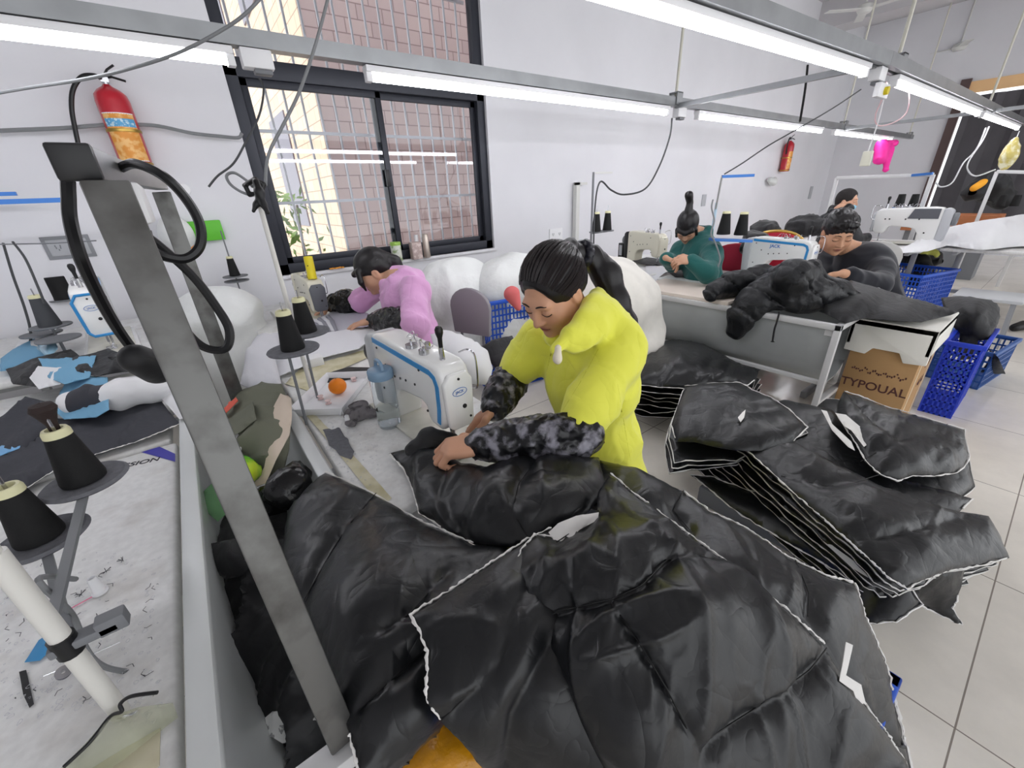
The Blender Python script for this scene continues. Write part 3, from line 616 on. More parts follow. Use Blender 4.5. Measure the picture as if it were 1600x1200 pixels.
# ================================================================ THREAD STANDS
def cone_prof(h=.15, r0=.045, r1=.021): return [(.001, 0), (r0, 0), (r0+.001, .006), (r0-.001, .02), (r1+.002, h-.006), (r1, h), (.001, h)]
def cone(loc, label, h=.14, r0=.042, r1=.022, mat=None, tip=True, rot=None, group=None, cat='thread cone'):
    t = thing('thread_cone', label, cat, loc, 0, group); MB().lathe((0, 0, 0), cone_prof(h, r0, r1), 36).build('thread', mat or blk_thread, t)
    if tip: MB().lathe((0, 0, h), [(r1*.55, -.004), (r1*1.12, -.004), (r1*1.1, .006), (r1*.95, .012), (r1*.7, .012), (r1*.66, .002), (r1*.55, -.004)], 28).build('cone_tip', cone_tip, t)
    if rot: t.rotation_euler = rot
    return t
def disc(m, c, r): m.lathe(c, [(.001, 0), (r*.97, -.002), (r, .003), (r*.97, .007), (r*.3, .004), (.001, .004)], 40)
def stand_a():
    b = P(188, 1112, .76); t = thing('thread_stand', 'white pole thread stand on the lower left table holding two big black cones', 'thread stand', (b[0], b[1], .757))
    MB().cyl((0, 0, 0), (0, 0, .36), .0125, n=16).cyl((0, 0, .34), (0, 0, .78), .009, n=12).build('pole', M('white_painted_pole', (224, 222, 216), .35), t); MB().cyl((0, 0, .16), (0, 0, .195), .0155, n=14).build('clamp', blackp, t)
    MB().bb((-.018, -.012, .17), (.06, .012, .185)).bb((.035, -.012, .168), (.07, .012, .195)).build('tray_arm', greyp, t, bevel=.003)
    return t, b
st_a, b_a = stand_a()
def place_trays():
    out = []
    for i, (cx, cy, c, lab) in enumerate(((134, 752, .86, 'big black thread cone with cream tip, upper of the two at the left edge'), (66, 842, .80, 'big black thread cone cut by the left edge of the photo'))):
        p = PC(cx, cy, c); t = thing('cone_tray', ('upper' if i == 0 else 'lower')+' round lint-covered tray under a big black cone at left', 'tray', p, 0, 'cone trays at left'); m = MB(); m.lathe((0, 0, 0), [(.001, -.002), (.066, -.004), (.072, .001), (.066, .006), (.05, .004), (.001, .003)], 44); m.build('tray_disc', fuzzy, t)
        MB().cyl((0, 0, .0), (0, 0, .17), .003, n=6).build('cone_pin', chrome, t)
        a = MB().bar((0, 0, -.004), (b_a[0]-p[0], b_a[1]-p[1], -.012), .014, .008); a.build('tray_arm', greyp, t)
        cone(tuple(p+np.array([0, 0, .006])), lab, .112, .036, .020)
    k = PC(72, 648, .80)
    t = thing('machine_knob', 'dark knob wrapped in fuzz above the upper black cone', 'knob', k); MB().lathe((0, 0, 0), [(.001, -.045), (.008, -.045), (.009, -.02), (.016, 0), (.021, .012), (.017, .022), (.001, .026)], 18).build('knob_grip', M('dark_brown_fuzz', (48, 36, 34), .8, bump=(120, .6, .003)), t)
place_trays()
def stand(label, x, y, z0, h, cones, arm=None, armmat=None, lean=None, disc_r=.07, lab_c='black thread cone', group=None, pole=None, pr=.008, cs=1.):
    """pole standing at (x, y, z0), cones: (dx, dy, height, label)"""
    t = thing('thread_stand', label, 'thread stand', (x, y, z0)); MB().cyl((0, 0, 0), (0, 0, h), pr, n=10).build('pole', pole or M('white_painted_pole', (224, 222, 216), .35), t)
    if arm: MB().bb((min(0, arm[0]), -.008, h-.012), (max(0, arm[0]), .008, h)).bb((-.01, min(0, arm[1]), h-.012), (.01, max(0, arm[1]), h)).build('top_arm', armmat or blue_e, t)
    for dx, dy, dz, lab in cones:
        m = MB(); disc(m, (dx, dy, dz), disc_r); m.build('cone_tray', M('grey_disc', (118, 120, 124), .6), t); MB().bar((0, 0, dz-.006), (dx, dy, dz-.006), .012, .006).build('tray_arm', greyp, t)
        MB().cyl((dx, dy, dz), (dx, dy, dz+.19*cs), .0025, n=6).build('cone_pin', chrome, t)
        if lab: cone((x+dx, y+dy, z0+dz+.007), lab, .13*cs, .035*cs, .02*cs)
    return t
# ================================================================ PEOPLE
hair_m = M('black_hair', (24, 21, 23), .38, bump=(300, .3, .001)); hair2 = M('black_hair_strand', (46, 40, 40), .3)
skin_m = M('skin', (205, 158, 130), .5, attr=True, bump=(220, .08, .001)); cloth_y = M('yellow_cotton', (238, 238, 84), .75, sheen=.3, bump=(60, .12, .002)); cloth_p = M('pink_cotton', (222, 166, 212), .75, sheen=.3, bump=(60, .12, .002))
camo = M('camo_satin', (22, 22, 25), .3, mix=((150, 148, 158), 26, .5, .66), bump=(35, .35, .004)); shiny_blk = M('shiny_black_plastic', (14, 14, 15), .2, bump=(40, .5, .006)); cloth_g = M('green_cotton', (22, 92, 88), .8, sheen=.2); cloth_k = M('navy_black_fleece', (20, 22, 32), .85, sheen=.3)
crumple(cloth_y, ((5, .02), (14, .007)), .5); crumple(cloth_p, ((5, .02), (14, .007)), .5); crumple(cloth_g, ((5, .02), (14, .007)), .5)
trou = M('dark_trousers', (36, 38, 46), .8); shoe = M('black_shoe', (20, 20, 20), .5); puffer = M('black_puffer', (26, 27, 30), .45, bump=(30, .3, .005))
def basis(f, up=(0, 0, 1), roll=0):
    f = _n(f); r = _n(np.cross(f, up)); u = np.cross(r, f)
    if roll: r, u = r*math.cos(roll)+u*math.sin(roll), u*math.cos(roll)-r*math.sin(roll)
    return np.stack([r, f, u], 1)                       # columns: right, forward, up
def head_prims(s, c, B, sc=1., male=False):
    g = lambda x, y, z: c+B@(np.array([x, y, z])*sc); e = lambda p, r, k=.015, sub=False, R=None: s.ell(g(*p), np.array(r)*sc, B if R is None else B@R, k*sc, sub)
    e((0, -.018, .03), (.074, .092, .086)); e((0, .018, -.03), (.060, .07, .078), .03); e((0, .03, -.075), (.042 if not male else .05, .045, .036), .03)
    for q in (-1, 1):
        e((q*.036, .05, -.03), (.026, .026, .028), .03); e((q*.055, .0, -.065), (.018 if not male else .022, .03, .03), .03)
    s.cone(g(-.034, .074, .022), g(.034, .074, .022), .010*sc, k=.02*sc)
    for q in (-1, 1): e((q*.031, .093, .001), (.017, .014, .011), .012, True)
    for q in (-1, 1): e((q*.031, .071, -.001), (.0165, .0145, .0125), .005)
    s.cone(g(0, .083, .012), g(0, .102, -.028), .007*sc, .0105*sc, .012*sc)
    for q in (-1, 1): e((q*.012, .092, -.031), (.0085, .010, .007), .006)
    e((0, .083, -.056), (.021, .0095, .0058), .005); e((0, .082, -.066), (.018, .0095, .0062), .004); s.cone(g(-.02, .091, -.0608), g(.02, .091, -.0608), .0016*sc, k=.003*sc, sub=True)
    e((0, .072, -.092), (.018, .017, .014), .02)
    for q in (-1, 1):
        e((q*.074, -.008, -.008), (.009, .019, .032), .008); e((q*.083, -.002, -.006), (.005, .010, .019), .004, True)
def skin_colour(c, B, sc, base=(205, 158, 130), lips=(165, 96, 88)):
    b = np.array(lin(base)[:3]); lp = np.array(lin(lips)[:3])
    def f(v):
        L_ = ((v-c)@B)/sc; col = np.tile(b, (len(v), 1))*(1+.06*vnoise(v*30))[:, None]
        m = np.clip(1.4-np.hypot(L_[:, 0]/.021, (L_[:, 2]+.061)/.0105)*1.1, 0, 1)*(L_[:, 1] > .06); col = col*(1-m[:, None])+lp*m[:, None]
        for q in (-1, 1):
            k = np.exp(-(((L_[:, 0]-q*.04)/.02)**2+((L_[:, 2]+.03)/.02)**2))*(L_[:, 1] > .03)*.35; col = col*(1-k[:, None]*[.0, .22, .22])
        return col
    return f
def face_bits(par, c, B, sc=1., brow=True, body=None):
    bm_ = M('brow_hair', (40, 32, 30), .8); B3 = Matrix(B.tolist()); me = body.data; from mathutils.bvhtree import BVHTree
    bvh = BVHTree.FromPolygons([v.co[:] for v in me.vertices], [p.vertices[:] for p in me.polygons])
    def g(x, z, up=.0008):
        l, n, i, d = bvh.ray_cast(Vector(c+B@(np.array([x, .2, z])*sc)), B3@Vector((0, -1, 0)))
        return l+B3@Vector((0, up*sc, 0)) if l is not None else Vector(c+B@(np.array([x, .08, z])*sc))
    for q in (-1, 1):
        if brow: MB().tube([g(q*(.012+.031*t), .0225+.006*math.sin(PI*(t*.7+.1))) for t in np.linspace(0, 1, 12)], [float(.0012+.0014*math.sin(PI*min(1, t+.15)))*sc for t in np.linspace(0, 1, 12)], 6).build('eyebrow', bm_, par)
        MB().tube([g(q*(.016+.031*t), -.0025-.0045*math.sin(PI*t), .0012) for t in np.linspace(0, 1, 12)], [float(.0007+.0009*t)*sc for t in np.linspace(0, 1, 12)], 5).build('eyelash', bm_, par)
    MB().tube([g(-.02+.04*t, -.0608+.002*math.sin(PI*t)) for t in np.linspace(0, 1, 10)], .0007*sc, 5).build('mouth_line', M('mouth_line', (92, 44, 42), .7), par)
def hand(s, w, d, pn, side=1, curl=(.5, .7, .6), sc=1., spread=.0, thumb=(.7, .5)):
    """w wrist, d towards the fingers, pn out of the palm, side: thumb on +-across"""
    w = np.array(w, float); d = _n(d); pn = np.array(pn, float); pn = _n(pn-d*(pn@d)); ac = np.cross(d, pn)*side; R = np.stack([ac, d, pn], 1)
    s.ell(w+d*.045*sc, np.array([.038, .055, .0165])*sc, R, .012); s.box(w+d*.05*sc, np.array([.036, .036, .0125])*sc, R, .011*sc, .01)
    for i, (o, ln) in enumerate(((.029, .92), (.010, 1.03), (-.009, .97), (-.027, .78))):
        p = w+d*(.083 if i < 3 else .077)*sc+ac*o*sc; a = 0; q = [p-d*.02*sc]; dd = d+ac*spread*(1.5-i)*.5; dd = _n(dd); q.append(p)
        for j, l in enumerate((.043, .027, .021)):
            a += curl[j]*(1+.08*i); v = dd*math.cos(a)+pn*math.sin(a); p = p+v*l*ln*sc; q.append(p)
        s.chain(q, [.0092*sc, .0092*sc, .0084*sc, .0078*sc, .0066*sc], .0035)
    p = w+d*.02*sc+ac*.026*sc; v = _n(d*.75+ac*.75+pn*thumb[0]*.5); p1 = p+v*.038*sc; v2 = _n(d*1.0+ac*.15+pn*thumb[0]); p2 = p1+v2*.032*sc; v3 = _n(d*1.0-ac*.2+pn*(thumb[0]+thumb[1])); p3 = p2+v3*.025*sc
    s.chain([p, p1, p2, p3], [.014*sc, .0115*sc, .0098*sc, .0078*sc], .008)
def strand_cap(par, c, B, sc, starts, knot, ax, ctr, n=170, r=.0006, seed=1, name='hair_strands', mat=None):
    r_ = random.Random(seed); m = MB(); ax = np.array(ax); ctr = np.array(ctr); k = _n((np.array(knot)-ctr)/ax)
    for _ in range(n):
        t = r_.random()*(len(starts)-1); i = int(t); a = np.array(starts[i])*(1-(t-i))+np.array(starts[min(i+1, len(starts)-1)])*(t-i); a = _n((a-ctr)/ax+np.array([r_.gauss(0, .02) for _ in range(3)])); w = math.acos(np.clip(a@k, -1, 1)); pts = []
        for u in np.linspace(0, 1, 12):
            q = (math.sin((1-u)*w)*a+math.sin(u*w)*k)/math.sin(w); bul = 1.012+.02*math.sin(PI*u)*r_.random()
            pts.append(c+B@((ctr+q*ax*bul)*sc))
        m.tube(pts, r*r_.uniform(.6, 1.6), 4, cap=False)
    m.build(name, mat or hair2, par)['kind'] = 'stuff'
def person(label, head, f, J, cfg):
    """J: neck, shL, elL, wrL, shR, elR, wrR, pelvis, hipL, kneeL, ankL, hipR, kneeR, ankR (world points)"""
    sc = cfg.get('sc', 1.); B = basis(f, roll=cfg.get('roll', 0)); c = np.array(head, float); J = {k: np.array(v, float) for k, v in J.items()}
    t = thing('person', label, 'person', (J['pelvis'][0], J['pelvis'][1], 0)); O = np.array([t.location.x, t.location.y, 0.])
    for k in J: J[k] = J[k]-O
    c = c-O; s = SDF(.02*sc); head_prims(s, c, B, sc, cfg.get('male', False)); nk = J['neck']; chest = J['neck']*.62+J['pelvis']*.38+np.array(cfg.get('chest', (0, 0, 0)))
    s.chain([c+B@(np.array([0, -.03, -.06])*sc), nk], [.05*sc, .055*sc], .03); s.chain([nk, chest, J['pelvis']], [.06*sc, .085*sc, .085*sc], .05)
    for q in 'LR':
        s.cone(nk, J['sh'+q], .04*sc, .045*sc, .04); s.chain([J['sh'+q], J['el'+q], J['wr'+q]], [.042*sc, .034*sc, .023*sc], .015)
        h = cfg['hands'].get(q)
        if h: hand(s, J['wr'+q]-_n(h['d'])*.01, **h)
        s.chain([J['hip'+q], J['knee'+q], J['ank'+q]], [.06*sc, .045*sc, .035*sc], .03); s.cone(J['ank'+q], J['ank'+q]+np.array([-.14, 0, -.05])*sc, .03, .025)
    body = sdf_obj('body', s, skin_m, t, h=cfg.get('h', .004), colf=skin_colour(c, B, sc, cfg.get('skin', (205, 158, 130)), cfg.get('lips', (165, 96, 88))), relax=1)
    face_bits(t, c, B, sc, True, body)
    return t, c, B, J, sc, chest
def trousers(t, J, sc, h=.012):
    s = SDF(.04); s.ell(J['pelvis'], (.14*sc, .17*sc, .11*sc))
    for q in 'LR': s.chain([J['hip'+q], J['knee'+q], J['ank'+q]+np.array([0, 0, .03])], [.085*sc, .068*sc, .055*sc])
    sdf_obj('trousers', s, trou, t, h=h)
    for q in 'LR':
        s = SDF(.02); a = J['ank'+q]; s.cone(a+np.array([.03, 0, -.04]), a+np.array([-.15, 0, -.045]), .04, .035).box(a+np.array([-.06, 0, -.072]), (.12, .045, .012), rd=.008); sdf_obj('shoe', s, shoe, t, h=.008)
def legs(px, py, dx=-.42, z=.5, sp=.11):
    return dict(pelvis=(px, py, z+.06), hipL=(px-.03, py-sp, z+.03), kneeL=(px+dx, py-sp, z+.04), ankL=(px+dx+.05, py-sp, .085), hipR=(px-.03, py+sp, z+.03), kneeR=(px+dx, py+sp, z+.04), ankR=(px+dx+.05, py+sp, .085))
def hit(o, px, py):
    mw = o.matrix_world if o.parent is None else o.parent.matrix_basis@o.matrix_basis
    inv = mw.inverted(); a = inv@Vector(_O); d = (inv.to_3x3()@Vector(_ray(px, py))).normalized(); ok, l, n, _ = o.ray_cast(a, d); return (mw@l, mw.to_3x3()@n) if ok else (None, None)
# ---------------------------------------------------------------- person in yellow
def yellow():
    J = legs(.97, .80); J.update(neck=(.905, .845, 1.105), shL=(.90, .70, 1.05), elL=(.685, .655, .90), wrL=(.485, .83, .872), shR=(.87, 1.0, 1.05), elR=(.80, 1.08, .90), wrR=(.665, 1.015, .845))
    hd = np.array((.797, .862, 1.243)); fd = (-.82, -.12, -.55)
    hands = {'L': dict(d=(-.80, .52, -.06), pn=(-.35, .25, -.95), side=-1, curl=(.7, 1.25, .8), sc=1.18, thumb=(.55, .5)), 'R': dict(d=(-.62, .3, -.42), pn=(-.25, -.1, -.95), side=1, curl=(.25, .35, .25), sc=1., thumb=(.3, .2), spread=.12)}
    t, c, B, J, sc, chest = person('person in a bright yellow hooded jacket with a long black ponytail, sewing nearest the camera', hd, fd, J, dict(hands=hands, h=.0032, sc=1.03, roll=0, skin=(212, 160, 130)))
    trousers(t, J, 1.)
    # jacket
    A = np.array; s = SDF(.045); nk = J['neck']; pl = J['pelvis']
    s.ell(chest+A([.0, 0, .02]), (.125, .175, .17)); s.ell(pl*.6+chest*.4, (.135, .165, .2)); s.ell(pl+A([0, 0, -.0]), (.155, .19, .16)); s.chain([J['shR'], nk+A([.02, 0, -.03]), J['shL']], [.06, .07, .06])
    for q in 'LR':
        e = J['el'+q]; s.chain([J['sh'+q], J['sh'+q]*.4+e*.6, e*1.0+(J['sh'+q]-e)*.08], [.070, .062, .056])
    # hood gathered around the neck
    hb = nk+A([.05, -.005, .01]); ring = []
    for a in np.linspace(-2.6, 2.6, 15):
        ring.append(nk+A([-.005, 0, .012])+A([math.cos(a)*.088, math.sin(a)*.088, .025*math.cos(a)-.010]))
    s.p.append(('c', hb, hb+A([.07, 0, -.05]), .055, .06, .04, False)); s.chain(ring, [.020]*5+[.026]*5+[.020]*5, .012)
    s.chain([nk+A([.06, -.09, .03]), nk+A([.115, -.03, .0]), nk+A([.115, .05, .0]), nk+A([.06, .1, .03])], [.035, .045, .045, .035], .02)
    # neck opening
    s.cone(nk+A([-.03, 0, .03]), c+B@A([0, -.02, -.02]), .052, .075, .012, sub=True)
    W_ = lambda px, py, cc: PC(px, py, cc)-O_
    O_ = O = np.array([t.location.x, t.location.y, 0.]); s.chain([W_(868, 546, 1.065), W_(893, 520, 1.085), W_(912, 496, 1.11), W_(926, 474, 1.15), W_(936, 462, 1.2)], [.011, .014, .017, .020, .020], .02)
    s.chain([W_(922, 486, 1.15), W_(950, 500, 1.18), W_(974, 522, 1.18), W_(990, 545, 1.17)], [.028, .036, .038, .03], .03); s.chain([W_(896, 540, 1.1), W_(912, 524, 1.12), W_(928, 506, 1.14), W_(940, 488, 1.17)], [.016, .026, .034, .036], .04)
    dsp = lambda X: .006*ridge(X*[9, 9, 5]+3)+.010*crease(X, (.3, -.5, .8), 5, 12, 2)+.006*crease(X, (.8, .3, .3), 5, 16, 7)+.005*crease(X, (.1, .9, .6), 8, 24, 11)
    jk = sdf_obj('yellow_jacket', s, cloth_y, t, h=.006, disp=dsp, relax=2)
    bpy.context.view_layer.update()
    # drawstring lace, pocket trim, sleeve and front seams laid on the jacket
    def seam(nm, pts, r, mat, lift=.0015):
        q = []
        for p in dens(pts, 6, False):
            l, n = hit(jk, *p)
            if l is not None: q.append(l-Vector(O)+n*lift)
        if len(q) > 2: MB().tube(q, r, 6).build(nm, mat, t)
    O = A([t.location.x, t.location.y, 0]); seam('pocket_trim', [(902, 690), (945, 691)], .0042, M('brown_trim', (88, 60, 40), .5), .002)
    ys = M('yellow_seam', (206, 205, 40), .8)
    seam('front_seam', [(862, 545), (852, 590), (846, 640)], .0018, ys); seam('armhole_seam', [(935, 545), (905, 600), (880, 640), (862, 660)], .0018, ys); seam('side_seam', [(965, 600), (975, 660), (985, 720)], .0018, ys); seam('stitch_line', [(872, 594), (884, 597)], .0012, M('pale_stitch', (226, 226, 160), .8))
    l, n = hit(jk, 872, 548)
    if l is not None: q = SDF(.01); l = np.array(l)-O; q.cone(l+A([0, 0, .008]), l+A([-.004, -.002, -.022]), .009, .011); q.ell(l+A([-.003, 0, -.022]), (.008, .012, .014)); sdf_obj('collar_lining', q, M('cream_lining', (236, 226, 206), .8), t, h=.003)
    # oversleeves
    for q in 'LR':
        s = SDF(.02); e, w = J['el'+q], J['wr'+q]; d = w-e; a = e-d*.06; s.chain([a, e+d*.12, e+d*.4, e+d*.7, w-d*.05, w+d*.005], [.056, .060, .058, .052, .040, .030], .015)
        sdf_obj('oversleeve', s, camo, t, h=.0045, disp=lambda X, q=q: .007*ridge(X*[30, 30, 24]+9)+.004*ridge(X*[60, 60, 60]), relax=1)
        MB().tube([w+d*.0+np.cross(_n(d), A([0, 0, 1]))*.031*math.cos(k)+np.cross(_n(d), _n(np.cross(_n(d), A([0, 0, 1]))))*.031*math.sin(k) for k in np.linspace(0, 2*PI, 22)], .006, 6).build('elastic_cuff', M('cuff_black', (28, 28, 32), .5), t)
    # hair
    s = SDF(.012); g = lambda x, y, z: c+B@(A([x, y, z])*sc); s.ell(g(0, -.020, .034), A([.081, .1, .091])*sc, B); s.ell(g(0, -.065, .0), A([.067, .05, .07])*sc, B, .02)
    s.ell(g(0, .120, -.012), A([.080, .086, .108])*sc, B, .012, True); s.box(g(0, .06, -.085), A([.2, .075, .075])*sc, B, .01, .012, True)
    kn = (.0, -.118, .045); s.cone(g(0, -.1, .04), g(0, -.125, .048), .03*sc, .026*sc, .02)
    sdf_obj('hair', s, hair_m, t, h=.004, disp=lambda X: .0015*ridge(((X-c)@B)*[90, 12, 50]), relax=1)
    hl = [(-.078, -.01, -.015), (-.077, .025, .015), (-.068, .045, .05), (-.045, .058, .085), (-.01, .062, .1), (.03, .06, .095), (.06, .048, .065), (.077, .025, .02), (.078, -.01, -.015), (.07, -.05, -.05), (0, -.07, -.06)]
    strand_cap(t, c, B, sc, hl, kn, (.083, .102, .093), (0, -.02, .034), n=300, r=.0007)
    # ponytail falling behind the shoulder
    tail = [g(0, -.125, .045), g(0.005, -.165, .045), g(.01, -.175, -.01), nk+A([.15, -.03, -.02]), nk+A([.185, -.06, -.1]), nk+A([.19, -.08, -.19]), nk+A([.185, -.09, -.25])]
    # lay the tail by sight lines so that it hangs right of the head, down to the shoulder blade
    W = lambda px, py, cc: PC(px, py, cc)-O
    tail = [g(0, -.118, .042), W(925, 402, 1.23), W(948, 430, 1.24), W(962, 470, 1.24), W(978, 505, 1.235), W(988, 532, 1.23), W(990, 548, 1.22)]
    s = SDF(.02); s.chain(tail, [.024, .033, .040, .037, .030, .018, .007]); sdf_obj('ponytail', s, hair_m, t, h=.005, disp=lambda X: .003*folds(X, tail[4]-tail[2], 6, 60, 3), relax=1)
    m = MB(); r_ = random.Random(4)
    for k in range(110):
        o = A([r_.gauss(0, 1) for _ in range(3)]); o /= np.linalg.norm(o); pts = [p+o*r for p, r in zip(tail, (.02, .032, .039, .036, .030, .02, .012))]; m.tube(smooth_path(pts, 3), .0007, 4, cap=False)
    m.build('ponytail_strands', hair2, t)['kind'] = 'stuff'
    s = SDF(.01); kc = tail[0]*.45+tail[1]*.55
    for k in range(14): a = k*2*PI/14; ax = _n(tail[1]-tail[0]); u = _n(np.cross(ax, [0, 0, 1])); v = np.cross(ax, u); s.ell(kc+(u*math.cos(a)+v*math.sin(a))*.030, (.013, .012, .014))
    sdf_obj('scrunchie', s, M('black_satin', (26, 26, 36), .35), t, h=.003, disp=lambda X: .003*ridge(X*80))
    m = MB()
    for k in range(9): x = .058+.012*(k/9); m.tube(smooth_path([g(x*.9, .062-.01*k, .06-.006*k), g(x+.008, .06-.008*k, .02), g(x+.006, .05-.006*k, -.03), g(x-.002, .045-.004*k, -.065-.003*k)], 5), .0005, 4)
    m.build('loose_strands', hair2, t) if False else None
    return t, J
ty, JY = yellow()
def jacket(t, J, sc, chest, mat, h=.008, name='jacket', cuff=.85, hood=False, r=1., cut=None, c=None, B=None, amp=.006):
    A = np.array; s = SDF(.045); nk = J['neck']; pl = J['pelvis']
    s.ell(chest+A([.0, 0, .02]), A([.13, .17, .17])*sc*r); s.ell(pl*.55+chest*.45, A([.135, .16, .2])*sc*r); s.ell(pl, A([.15, .175, .15])*sc*r); s.chain([J['shR'], nk+A([.02, 0, -.03]), J['shL']], [.062*sc*r, .07*sc, .062*sc*r])
    for q in 'LR': e = J['el'+q]; s.chain([J['sh'+q], e, e*(1-cuff)+J['wr'+q]*cuff], [.07*sc*r, .062*sc*r, .05*sc*r])
    ring = [nk+A([-.0, 0, .02])+A([math.cos(a)*.075, math.sin(a)*.075, .02*math.cos(a)])*sc for a in np.linspace(-2.7, 2.7, 13)]; s.chain(ring, [.026*sc]*13, .015); s.chain([nk+A([.05*math.cos(a)+.01, .07*math.sin(a), .05]) for a in np.linspace(-1.6, 1.6, 9)], [.024*sc]*9, .02)
    if hood: s.chain([nk+A([.04, -.09, .03]), nk+A([.11, -.03, .0]), nk+A([.11, .05, .0]), nk+A([.04, .1, .03])], [.04, .055, .055, .04], .02)
    if c is not None: s.cone(nk+A([-.03, 0, .02]), c+B@A([0, -.02, -.03]), .04*sc, .056*sc, .012, sub=True); s.ell(nk+A([-.015, 0, -.03]), A([.085, .10, .05])*sc)
    return sdf_obj(name, s, mat, t, h=h, disp=lambda X: amp*ridge(X*[10, 10, 6]+1)+amp*1.3*crease(X, (.3, -.5, .8), 4, 12, 2)+amp*.8*crease(X, (.8, .3, .2), 6, 18, 5))
def hair_cap(t, c, B, sc, mat=hair_m, fringe=0., extra=None, low=-.085, disp=.0015, top=0.):
    A = np.array; s = SDF(.012); g = lambda x, y, z: c+B@(A([x, y, z])*sc); s.ell(g(0, -.020, .036+top), A([.082, .101, .092])*sc, B); s.ell(g(0, -.06, .0), A([.072, .055, .08])*sc, B, .02)
    s.ell(g(0, .12, -.045-fringe), A([.08, .08, .1])*sc, B, .01, True); s.box(g(0, .055, low), A([.2, .075, .06])*sc, B, .01, .01, True)
    if extra: extra(s, g)
    return sdf_obj('hair', s, mat, t, h=.006, disp=lambda X: disp*ridge(((X-c)@B)*[70, 20, 50]), relax=1)
def pink():
    hd = PC(583, 424, 2.62); J = dict(neck=PC(622, 440, 2.58), shL=PC(650, 455, 2.40), elL=PC(648, 506, 2.27), wrL=PC(584, 500, 2.52), shR=PC(585, 450, 2.80), elR=PC(562, 470, 2.82), wrR=PC(514, 476, 2.98), pelvis=PC(655, 545, 2.65))
    p = J['pelvis']; J.update({k: v for k, v in legs(p[0], p[1], -.4, .48).items() if k != 'pelvis'}); J['pelvis'][2] = .56; d = np.array(J['wrL']); 
    hands = {'L': dict(d=(-.85, .35, -.12), pn=(-.1, .0, -1), side=-1, curl=(.1, .25, .2), sc=1.1, thumb=(.2, .1), spread=.1), 'R': dict(d=(-.8, .2, -.4), pn=(0, 0, -1), side=1, curl=(.2, .3, .2), sc=1.1)}
    t, c, B, J, sc, chest = person('person in a pink hooded jacket bent over the sewing machine by the window', hd, (-.86, .30, -.55), J, dict(hands=hands, h=.005, sc=1.14))
    trousers(t, J, 1.05); jacket(t, J, 1.1, chest, cloth_p, .008, 'pink_jacket', .04, True, 1.0, c=c, B=B, amp=.012)
    for q in 'LR':
        s = SDF(.02); e, w = J['el'+q], J['wr'+q]; d = w-e; a = e*.9+w*.1; s.chain([a, a+d*.3, a+d*.6, w-d*.05], [.072, .082, .07, .045]); sdf_obj('oversleeve', s, shiny_blk, t, h=.006, disp=lambda X: .01*ridge(X*[26, 26, 26])+.004*ridge(X*50), relax=1)
    def ex(s, g):
        s.chain([g(-.0, -.10, .02), g(0, -.13, -.03), g(.0, -.12, -.10), g(.02, -.10, -.16)], [.04, .04, .034, .02]); s.chain([g(.07, .03, .03), g(.078, .035, -.03), g(.07, .03, -.11), g(.062, .03, -.14)], [.022, .02, .014, .006]); s.chain([g(-.06, .06, .05), g(-.07, .085, .0), g(-.06, .095, -.05)], [.02, .016, .006])
        s.chain([g(-.04, .075, .055), g(0, .092, .045), g(.04, .08, .048)], [.016, .017, .016])
    hair_cap(t, c, B, sc, extra=ex, fringe=.012)
    MB().tube([c+B@(np.array([.03, -.108, .06+.0])*sc), c+B@(np.array([.055, -.09, .045])*sc)], .005, 6).build('hair_clip', housing, t)
pink()
def green():
    hd = PC(1074, 355, 3.55); J = dict(neck=PC(1092, 368, 3.62), shL=PC(1113, 396, 3.42), elL=PC(1106, 428, 3.25), wrL=PC(1078, 406, 3.25), shR=PC(1062, 390, 3.8), elR=PC(1038, 402, 3.7), wrR=PC(1040, 403, 3.35), pelvis=PC(1105, 440, 3.55))
    J['elR'] = PC(1052, 412, 3.75); p = J['pelvis']; J.update({k: v for k, v in legs(p[0], p[1], -.4, .48).items() if k != 'pelvis'}); J['pelvis'][2] = .56
    hands = {'L': dict(d=(-.75, .4, .05), pn=(.2, .6, -.6), side=-1, curl=(.5, .7, .5), sc=1.05), 'R': dict(d=(.2, -.5, -.2), pn=(0, -.3, -1), side=1, curl=(.5, .6, .4), sc=1.05)}
    t, c, B, J, sc, chest = person('person in a dark green sweatshirt with a top bun, looking down at their hands', hd, (-.66, -.28, -.72), J, dict(hands=hands, h=.006, sc=1.1))
    trousers(t, J, 1.05, .016); jacket(t, J, 1.08, chest, cloth_g, .01, 'green_sweatshirt', .9, False, 1.02, c=c, B=B)
    def ex(s, g): s.chain([g(0, -.05, .12), g(.0, -.10, .155), g(.01, -.12, .21)], [.035, .026, .034], .01); s.chain([g(-.05, .07, .04), g(0, .088, .03), g(.05, .07, .04)], [.02, .02, .02]); s.chain([g(-.07, .04, .02), g(-.075, .04, -.06)], [.015, .012]); s.chain([g(.07, .04, .02), g(.075, .04, -.06)], [.015, .012])
    hair_cap(t, c, B, sc, extra=ex)
green()
